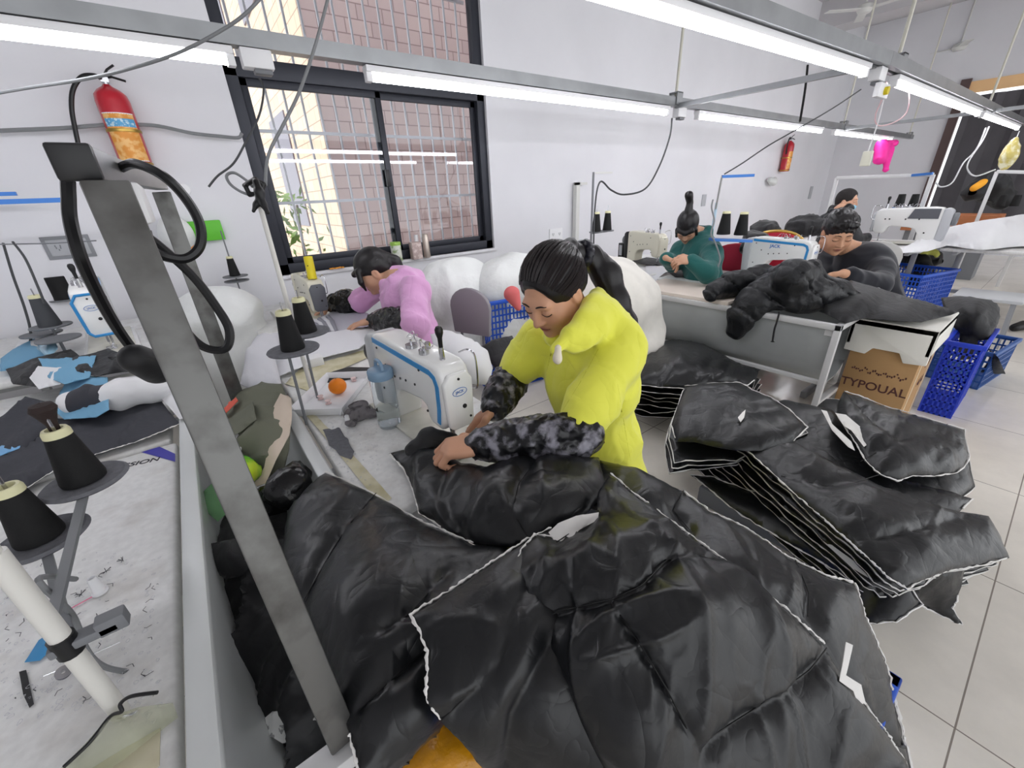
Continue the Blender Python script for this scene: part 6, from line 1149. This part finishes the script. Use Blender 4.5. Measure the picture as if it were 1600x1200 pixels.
    a, b2 = PC(1112, 370, 3.3), PC(1172, 372, 3.3); t = thing('cone_tray', 'blue and dark tray bar holding the two tall cones', 'tray', a); MB().bar((0, 0, -.02), tuple(b2-a+np.array([0, 0, -.02])), .10, .02).build('tray_bar', M('blue_metal', (60, 116, 190), .35, .3), t)
    cable('power_cable', [PC(1114,312,3.2), PC(1112,325,3.2), PC(1116,345,3.2), PC(1111,365,3.2), PC(1118,380,3.2), PC(1125,405,3.2), PC(1120,420,3.2)], .006, gc, 'grey cable coiling down the blue clamped pole')
stands()
# ================================================================ MIDDLE AND REAR OF THE ROOM
film = M('translucent_sack', (230, 232, 230), .4, bump=(12, .5, .02), var=(6, .06), sheen=.2)
def sack(label, prims, disp=.02, mat=None, h=.012):
    s = SDF(.06)
    for c, r in prims: s.ell(c, r)
    return tag(sdf_obj('white_sack', s, mat or film, None, h=h, disp=lambda X: disp*ridge(X*[5, 5, 5])+disp*.4*crease(X, (.2, .3, .9), 4, 16, 3)), label, 'sack')
def mids():
    c1 = PC(712, 445, 3.35); sack('big white translucent sack of batting by the wall, left of the blue crate', [((c1[0], c1[1], .78), (.36, .28, .28)), ((c1[0]+.1, c1[1], .4), (.4, .3, .4))])
    c2 = PC(800, 440, 3.4); sack('second white sack of batting, behind the blue crate', [((c2[0], c2[1], .80), (.36, .28, .26)), ((c2[0], c2[1], .4), (.4, .3, .4))])
    c3 = PC(962, 456, 3.0); sack('huge white cloth sack bulging behind the ponytail of the person in yellow', [((c3[0]-.12, c3[1], .72), (.42, .36, .36)), ((c3[0]-.05, c3[1], .42), (.44, .4, .42))], .02, M('white_woven_sack', (228, 224, 216), .7, bump=(30, .4, .006), var=(9, .1)))
    c4 = PC(350, 500, 2.7); sack('puffy white plastic sack behind the two steel posts', [((c4[0]-.02, c4[1], c4[2]+.02), (.26, .24, .2)), ((c4[0], c4[1], c4[2]-.3), (.3, .25, .35))])
    c5 = PC(275, 365, 2.9); sack('small white plastic sack on the wall behind the steel frame', [((c5[0], c5[1], c5[2]), (.10, .10, .12))], .01, h=.008)
    # white crumpled cloth pile behind the nearest machine
    cloth('white_cloth', [(672,522,.83),(700,516,.86),(735,528,.85),(762,548,.84),(770,575,.82),(765,600,.79),(735,598,.80),(700,575,.82),(680,550,.82)], [(720,550,.88)], thick=.03, puff=.03, step=6, wr=.014, dirs=((.4,.9,0),(.9,.3,0)), mat=M('white_fabric', (232, 232, 234), .8, sheen=.2), label='crumpled white cloth heap behind the nearest sewing machine', cat='cloth')
    cloth('dark_cloth', [(745,545,.62),(770,530,.66),(800,525,.66),(815,545,.60),(805,580,.55),(775,575,.55)], [], thick=.03, puff=.03, step=7, wr=.02, mat=nyl2, label='dark cloth heap between the white cloth and the person in yellow', cat='cloth')
    cloth('white_cloth', [(375,600,.78),(385,550,.84),(400,528,.86),(440,520,.84),(430,560,.83),(440,600,.80),(410,615,.78)], [], thick=.02, puff=.02, step=6, wr=.018, mat=M('grey_white_cloth', (206, 206, 210), .8), label='crumpled grey-white cloth beside the far steel post', cat='cloth')
    cloth('white_cloth', [(392,548,.79),(470,525,.80),(560,512,.79),(600,515,.785),(560,545,.785),(500,560,.78),(430,590,.77)], [(480,540,.81)], thick=.006, puff=.006, step=7, wr=.008, mat=M('sheer_white', (226, 226, 230), .6), label='white sheets spread on the table in front of the person in pink', cat='cloth')
    cloth('grey_cloth', [(495,498,.79),(530,482,.80),(575,490,.79),(590,505,.775),(545,520,.77),(510,515,.775)], [], thick=.003, puff=.004, step=5, wr=.006, mat=M('pale_grey_sheer', (196, 196, 206), .5), label='pale grey fabric being fed to the machine by the person in pink', cat='fabric')
    for i in range(6):
        a = P(478+i*7, 505-i*2, .80); b = P(500+i*5, 522-i*1, .785); s = SDF(.005); s.chain([a, (a+b)/2+np.array([0, 0, .012]), b], [.014, .018, .013]); o = sdf_obj('fabric_strip', s, M('grey_white_cloth', (206, 206, 210), .8) if i % 2 == 0 else M('mid_grey_cloth', (140, 140, 148), .8), None, h=.005, relax=1); tag(o, ('first', 'second', 'third', 'fourth', 'fifth', 'sixth')[i]+' from the left of the rolled grey strips beside the pink-clad person\'s machine', 'strip', 'rolled strips beside the machine by the window')
    p = P(545, 525, .80); t = thing('white_box', 'small white box near the front of the window-side table', 'box', P(492, 570, .757)); MB().bb((-.04, -.035, 0), (.04, .035, .045)).build('box_body', housing, t, bevel=.003)
    t = thing('thread_cone', 'small white thread cone lying at the far end of the window-side table', 'thread cone', P(427, 490, .79)); MB().lathe((0, 0, -.02), cone_prof(.1, .04, .03), 24, axis=(.9, .2, .3)).build('thread', white_thread, t)
    # chair back and crate by the wall
    def chair(label, x, y, rz, mat, z=.46, w=.42, hb=.42, cat='chair', rnd=.08):
        t = thing('chair', label, cat, (x, y, 0), rz); MB().box((0, 0, z), (w, w, .05)).build('seat', mat, t, bevel=.02); q = []
        for a in np.linspace(0, PI, 12): q.append((-(w/2-.01)*math.cos(a), hb-.14+.14*math.sin(a)))
        q = [(-(w/2-.01)*.9, 0)]+q+[((w/2-.01)*.9, 0)]; MB().prism([(a, b+z+.12) for a, b in q], w/2-.02, w/2+.015, 'xz').build('backrest', mat, t, bevel=.012)
        for sx in (-1, 1):
            for sy in (-1, 1): MB().cyl((sx*(w/2-.04), sy*(w/2-.04), 0), (sx*(w/2-.05), sy*(w/2-.05), z-.02), .012, n=8).build('leg', greyp, t)
            MB().cyl((sx*.1, w/2-.01, z), (sx*.1, w/2, z+.2), .01, n=8).build('back_strut', greyp, t)
        return t
    c = P(725, 497, .75); chair('grey chair with rounded back, behind the person in pink', c[0]-.05, c[1]+.05, math.radians(-70), M('warm_grey_plastic', (150, 146, 150), .5), hb=.34, w=.38)
    c = PC(1372, 440, 3.45); chair('pale grey chair behind the person in black', c[0]+.02, c[1]+.02, math.radians(-60), M('pale_grey_plastic', (196, 194, 190), .5))
    # banquet chair: red with gold rim
    c = PC(1216, 372, 4.0); t = chair('red banquet chair with a gold rim behind the long blue-trimmed machine', c[0]-.22, c[1]-.1, math.radians(-62), M('red_fabric', (190, 30, 58), .7), hb=.47, w=.5)
    ring = [(-(.25)*math.cos(a)*1., .262, .91+.15*math.sin(a)) for a in np.linspace(0, PI, 18)]; MB().tube([(-.24, .262, .58)]+ring+[(.24, .262, .58)], .016, 8).build('gold_rim', M('gold_rim', (196, 160, 80), .35, .7), t)
    c = PC(1140, 400, 3.6); t = chair('dark red chair behind the blue clamped pole', c[0]+.05, c[1], math.radians(-75), M('dark_red_fabric', (160, 28, 54), .7), hb=.42, w=.5)
    def crate(label, x, y, z, w, l, h, rz=0, mat=None, flare=.0):
        t = thing('plastic_crate', label, 'crate', (x, y, z), rz, 'blue plastic crates'); mat = mat or blue_pl; m = MB(); m.bb((-w/2, -l/2, 0), (w/2, l/2, .012)); th = .008
        for ax in (0, 1):
            L_ = (w, l)[ax]; D = (l, w)[ax]; n = max(6, int(L_/.032))
            for q in (-1, 1):
                def bx(a0, a1, z0, z1):
                    d = q*D/2
                    if ax == 0: m.bb((a0, d-th/2, z0), (a1, d+th/2, z1))
                    else: m.bb((d-th/2, a0, z0), (d+th/2, a1, z1))
                rows = max(4, int(h/.05))
                for r in range(rows+1): zz = r*(h-.03)/rows; bx(-L_/2, L_/2, zz, zz+.012)
                for k in range(n+1): a = -L_/2+L_*k/n; bx(a-.005, a+.005, 0, h-.02)
        m.build('lattice_walls', mat, t); m = MB(); o = .018
        m.bb((-w/2-o, -l/2-o, h-.03), (w/2+o, -l/2+.004, h)).bb((-w/2-o, l/2-.004, h-.03), (w/2+o, l/2+o, h)).bb((-w/2-o, -l/2, h-.03), (-w/2+.004, l/2, h)).bb((w/2-.004, -l/2, h-.03), (w/2+o, l/2, h)); m.build('rim', mat, t, bevel=.004)
        return t
    c = PY(792, 460, 2.75); crate('blue lattice crate between the grey chair and the sacks', c[0], 2.75, .0, .62, .5, c[2]+.03, math.radians(-8))
    s = SDF(.01); p = PC(800, 460, 2.42); s.cone(p, p+np.array([.02, -.03, -.08]), .05, .02); tag(sdf_obj('red_cloth', s, M('coral_cloth', (220, 110, 110), .8), None, h=.008), 'coral cloth tip poking over the rim of the blue crate by the sacks', 'cloth')
    # cardboard carton with foam lid
    x0, x1, y0, y1 = 3.2, 3.68, .31, .645; cb = M('brown_cardboard', (184, 146, 100), .75, var=(3, .1)); t = thing('cardboard_carton', 'brown cardboard carton with dark printed lettering beside the metal trough', 'carton', ((x0+x1)/2, (y0+y1)/2, 0)); w, l = (x1-x0)/2, (y1-y0)/2
    MB().bb((-w, -l, .0), (w, l, .62)).build('carton_body', cb, t, bevel=.004); MB().bb((-w+.08, -l-.0015, .0), (-w+.12, -l, .62)).bb((w-.1, -l-.0015, 0), (w-.04, -l, .62)).build('tape', M('pale_packing_tape', (222, 200, 160), .35), t)
    ink = M('brown_print', (88, 52, 50), .7); text('lettering', 'TYPOUAL', .075, ink, frame((-w-.0008, .0, .29), (0, -1, .02), (-1, 0, 0)), t, .0005, True)
    m = MB(); r = random.Random(9)
    for k in range(26): y = l-.04-k*.0105; z = .39+.012*math.sin(k*1.3)+r.uniform(-.008, .008); m.bb((-w-.001, y-.004, z-.004-r.uniform(0, .008)), (-w, y+.004, z+.004))
    m.build('printed_marks', ink, t); m = MB()
    for k in range(14): x = -.02+.013*k; m.bb((x, -l-.001, .42+.03*math.sin(k)), (x+.006, -l, .46+.02*math.sin(k*2.))); m.bb((x, -l-.001, .28+.01*math.sin(k)), (x+.008, -l, .31+.02*math.sin(k*2.)))
    m.build('printed_marks', ink, t)
    foam = M('white_foam', (236, 234, 226), .7, bump=(120, .2, .002)); f = thing('foam_lid', 'white foam box lid with a notched rim sitting on the brown carton', 'lid', ((x0+x1)/2, (y0+y1)/2, .50)); W_, L_ = w+.03, l+.03
    MB().prism([(-L_, 0), (-L_+.1, -.01), (-L_+.13, .045), (L_-.14, .045), (L_-.11, .0), (L_, .005), (L_, .21), (-L_, .21)], -W_, -W_+.025).build('notched_side', foam, f, bevel=.005)
    MB().bb((-W_, -L_, .05), (W_, -L_+.025, .21)).build('side', foam, f, bevel=.005); MB().bb((-W_, L_-.025, .05), (W_, L_, .21)).build('side', foam, f, bevel=.005); MB().bb((W_-.025, -L_, .05), (W_, L_, .21)).build('side', foam, f, bevel=.005); MB().bb((-W_, -L_, .17), (W_, L_, .215)).build('lid_top', foam, f, bevel=.008)
    # crates to the right of the carton
    crate('tall blue crate squeezed against the right side of the cardboard carton', 4.0, .20, 0, .5, .16, .52, 0, M('violet_blue_plastic', (40, 70, 210), .38)); crate('blue lattice crate on the floor at the right, dark cloth hanging over it', 4.75, .22, 0, .55, .36, .30, math.radians(-8), M('steel_blue_plastic', (50, 92, 160), .4))
    cloth('dark_cloth', [(1470,465,.62),(1500,462,.66),(1545,468,.66),(1562,480,.62),(1560,505,.55),(1545,530,.50),(1528,532,.48),(1520,560,.40),(1498,562,.40),(1500,520,.50),(1480,500,.58)], [(1525,485,.66)], thick=.02, puff=.02, step=5, wr=.02, mat=nyl2, label='dark garments heaped over the crates right of the carton', cat='garment')
    cloth('dark_cloth', [(1545,545,.30),(1560,560,.29),(1571,584,.08),(1550,584,.06),(1532,582,.08),(1545,562,.22)], [], thick=.01, puff=.01, step=5, wr=.008, mat=nyl2, label='dark cloth tail hanging off the floor crate at the right', cat='garment')
    p = P(1600, 545, 0)
    # far crates full of clothes
    c = P(1430, 425, .35); crate('far blue crate heaped with dark clothes, under the white tables at right', 6.6, 1.05, 0, .7, .6, .52, math.radians(-15)); crate('farther blue crate behind the left end of the white tables', 6.7, 1.9, 0, .5, .5, .48, math.radians(-15))
    s = SDF(.05); q = PC(1410, 398, 5.3); s.ell(q, (.22, .24, .13)); s.ell(PC(1440, 402, 5.3), (.2, .2, .10)); tag(sdf_obj('clothes_heap', s, nyl2, None, h=.016, disp=lambda X: .04*ridge(X*7)), 'heap of dark clothes overflowing the far blue crate', 'clothes')
    s = SDF(.03); s.chain([PC(1432, 402, 5.1), PC(1436, 425, 5.0), PC(1432, 440, 5.0)], [.1, .11, .08]); tag(sdf_obj('garment', s, nyl2, None, h=.014, disp=lambda X: .02*ridge(X*9)), 'dark garment hanging down the front of the far blue crate', 'garment')
    s = SDF(.02); s.chain([PC(1440, 395, 5.), PC(1455, 393, 5.), PC(1463, 398, 5.)], [.03, .04, .02]); tag(sdf_obj('yellow_cloth', s, M('lime_cloth', (222, 222, 110), .8), None, h=.01, disp=lambda X: .02*ridge(X*15)), 'pale yellow cloth on the heap in the far blue crate', 'cloth')
    # clutter behind the red chair
    for i, (px, py, c, r_, lab) in enumerate(((1195, 360, 4.3, (.13, .12, .08), 'black garment heap on the table behind the tall cones'), (1180, 372, 4., (.10, .08, .05), 'dark cloth low behind the tall cones'), (1262, 352, 4.9, (.2, .2, .10), 'black padded garments piled left of the masked person'))):
        s = SDF(.03); s.ell(PC(px, py, c), r_); s.ell(PC(px-14, py+8, c), np.array(r_)*.6); tag(sdf_obj('garment_heap', s, nyl2, None, h=.014, disp=lambda X: .03*ridge(X*8)+.01*ridge(X*20)), lab, 'garment')
    cloth('garment', [(1043,425,.76),(1060,412,.79),(1090,403,.80),(1118,408,.79),(1118,420,.775),(1085,432,.765),(1055,433,.76)], [], thick=.008, puff=.008, step=4, wr=.014, mat=nyl2, label='black garment piece on the table in front of the person in green', cat='garment')
    cloth('garment', [(985,408,.765),(1010,402,.78),(1040,405,.78),(1045,412,.77),(1010,414,.765)], [], thick=.006, puff=.006, step=4, wr=.006, mat=nyl2, label='black cloth under the cream machine of the person in green', cat='garment')
    cloth('face_mask', [(1096,432,.765),(1106,422,.79),(1120,423,.79),(1123,432,.775),(1112,436,.765)], [], thick=.003, puff=.006, step=3, wr=.006, mat=M('mask_blue', (150, 205, 232), .8), label='crumpled light blue face mask at the foot of the blue clamped pole', cat='mask')
    cloth('cloth_sheet', [(1010,412,.752),(1036,412,.752),(1040,425,.75),(1022,440,.7),(1005,447,.66),(1008,430,.74)], [], thick=.003, puff=.003, step=4, wr=.003, mat=M('sheer_white', (226, 226, 230), .6), label='white sheet hanging off the front of the table of the person in green', cat='sheet')
    t = work_table('long grey-topped table of the masked person behind the far crates', 6.3, 7.3, .95, 2.3, z=.76); t = work_table('far white work table piled with white pieces at the right edge', 6.6, 7.7, -1.6, .85, z=.76, motor=False)
    cloth('white_pieces', [(1395,395,.80),(1440,372,.84),(1480,355,.88),(1530,345,.92),(1600,335,.94),(1640,345,.92),(1640,385,.8),(1560,388,.79),(1480,383,.79),(1450,392,.78)], [(1540,362,.92)], thick=.02, puff=.02, step=6, wr=.02, dirs=((.8,.3,0),(.3,.8,0)), mat=M('white_fabric', (232, 232, 234), .8, sheen=.2), label='wide spread pile of white fabric pieces on the far right table', cat='fabric')
    sewing_machine('far sewing machine with a grey end cover and yellow label, on the far right table', (7.1, -.55, .80), math.radians(100), enam, None, grey_e, grey_e, sc=1.25)
    s = SDF(.05); s.chain([PC(1520, 300, 6.4), PC(1545, 292, 6.4), PC(1570, 312, 6.4)], [.12, .2, .13]); tag(sdf_obj('garment_heap', s, nyl2, None, h=.016, disp=lambda X: .03*ridge(X*7)), 'black garment with an orange tag hung up in front of the curtain', 'garment')
    s = SDF(.02); s.chain([PC(1522, 294, 6.3), PC(1536, 286, 6.3)], [.05, .06]); tag(sdf_obj('orange_cloth', s, M('orange_cloth', (238, 165, 40), .7), None, h=.012), 'orange cloth tip on top of the black garment by the curtain', 'cloth')
    # white rack
    def rack(label, pts, r, mat, w=.03):
        t = thing('pipe_rack', label, 'rack', pts[0]); o = Vector(pts[0]); m = MB()
        for a, b in zip(pts[:-1], pts[1:]): m.bar(Vector(a)-o, Vector(b)-o, w)
        m.build('rack_frame', mat, t, bevel=.003); return t
    a = PC(1308, 278, 6.2); b = PC(1458, 273, 5.2); rack('tall white pipe rack with a blue top bar behind the masked person', [(a[0], a[1], 0), tuple(a), tuple(b), (b[0], b[1], 0)], 0, steel_w, .045); tag(MB().bar(PC(1425,274,5.36), PC(1457,271,5.16), .03).build('top_arm', M('blue_metal', (60, 116, 190), .35, .3)), 'blue bar end on top of the white pipe rack', 'bar')
    a = PC(1558, 268, 5.6); b = PC(1640, 270, 5.2); rack('second white pipe rack at the right edge in front of the curtain', [(a[0], a[1], 0), tuple(a), tuple(b), (b[0], b[1], 0)], 0, steel_w, .04)
    a = PC(1395, 325, 5.5); t = thing('cone_shelf', 'blue shelf bar with two black cones on the white pipe rack', 'shelf', a); b = PC(1452, 327, 5.2); MB().bar((0, 0, 0), tuple(b-a), .06, .02).build('shelf_bar', M('blue_metal', (60, 116, 190), .35, .3), t)
    for i, px in enumerate((1404, 1425)): p = PC(px, 323, 5.3); cone(tuple(p), ('left', 'right')[i]+' one of the two black cones on the blue shelf bar of the pipe rack', .15, .05, .035, blk_thread, tip=False)
    for i, px in enumerate((1562, 1584)): p = PC(px, 322, 6.); cone(tuple(p), ('left', 'right')[i]+' one of the two dark cones on the far right table', .15, .05, .035, blk_thread, tip=False)
    # pink cloth and socket hanging from the rail
    pc = [(1368, 222), (1385, 218), (1405, 222), (1393, 236), (1390, 255), (1386, 270), (1380, 266), (1378, 255), (1362, 254), (1362, 240)]
    s = SDF(.02); g = lambda x, y: PC(x, y, 6.55); s.chain([g(1376, 225), g(1398, 224)], [.07, .05]); s.chain([g(1378, 230), g(1376, 248)], [.10, .09]); s.chain([g(1388, 235), g(1384, 266)], [.08, .035]); tag(sdf_obj('pink_cloth', s, M('hot_pink_cloth', (232, 44, 150), .7), None, h=.012, disp=lambda X: .02*crease(X, (.1, .2, .9), 4, 14, 2)), 'bright pink cloth hanging from the back light rail', 'cloth')
    p = PC(1354, 248, 2.75); t = thing('hanging_socket', 'white socket block hanging on a cord beside the pink cloth', 'socket', p); MB().box((0, 0, 0), (.03, .055, .09)).build('socket_body', M('cream_plastic', (226, 224, 208), .5), t, bevel=.006)
    p = PC(1577, 243, 5.); t = thing('hanging_bag', 'clear bag with yellow things hanging from the near light rail at the right edge', 'bag', p); s = SDF(.03); s.ell((0, 0, 0), (.09, .07, .15)); s.ell((0, 0, .1), (.07, .03, .1)); o = sdf_obj('bag_body', s, M('yellow_filled_film', (206, 190, 110), .25, mix=((236, 232, 200), 16, .45, .6)), t, h=.01, disp=lambda X: .015*ridge(X*14)); MB().cyl((0, 0, .15), (0, 0, .26), .004).build('string', housing, t)
    # stools
    def stool(label, x, y, z, w=.42, mat=M('grey_stool', (200, 202, 204), .4)):
        t = thing('stool', label, 'stool', (x, y, 0)); MB().bb((-w/2, -w/2, z-.03), (w/2, w/2, z)).build('seat', mat, t, bevel=.01)
        for sx in (-1, 1):
            for sy in (-1, 1): MB().bar((sx*(w/2-.03), sy*(w/2-.03), 0), (sx*(w/2-.06), sy*(w/2-.06), z-.03), .025).build('leg', leg_m, t)
        return t
    c = P(1545, 452, .45); stool('square pale grey stool standing free at the right side of the floor', 5.9, .3, .45, .45); tag(stool('stool carrying the person in yellow, mostly hidden', .99, .80, .46, .34), 'stool under the person in yellow, mostly hidden', 'stool')
    for nm, ob in (('person in pink', 1), ('person in green', 2), ('person in black', 3)):
        o = [x for x in bpy.data.objects if x.name.startswith('person')][ob]; stool('stool under the '+nm+', hidden behind tables', o.location.x+.02, o.location.y, .44, .34)
    # shoe of somebody at the right edge
    p = P(1600, 508, .05); s = SDF(.02); s.cone(p, p+np.array([-.12, .05, -.01]), .05, .04); tag(sdf_obj('shoe', s, shoe, None, h=.01), 'dark shoe cut by the right edge of the photo', 'shoe')
    # ceiling fan remains
    for i, (px, py, c) in enumerate(((1352, 12, 6.4), (1500, 72, 7.6))):
        p = PC(px, py, c); t = thing('ceiling_fan', ('ceiling fan with pale blades at the top edge right of the near lamp', 'second ceiling fan, farther, above the dark curtain')[i], 'ceiling fan', p); MB().lathe((0, 0, 0), [(.001, -.08), (.08, -.07), (.11, -.02), (.1, .03), (.03, .06), (.001, .06)], 24).build('motor_housing', M('off_white', (214, 214, 210), .5), t); MB().cyl((0, 0, .05), (0, 0, CZ-p[2]), .014, n=8).build('down_rod', M('off_white', (214, 214, 210), .5), t)
        for k in range(3): a = k*2*PI/3+.4+i; MB().bar((.1*math.cos(a), .1*math.sin(a), -.02), (.6*math.cos(a), .6*math.sin(a), -.03), .12, .008, up=(0, 0, 1)).build('blade', M('off_white', (214, 214, 210), .5), t)
mids()
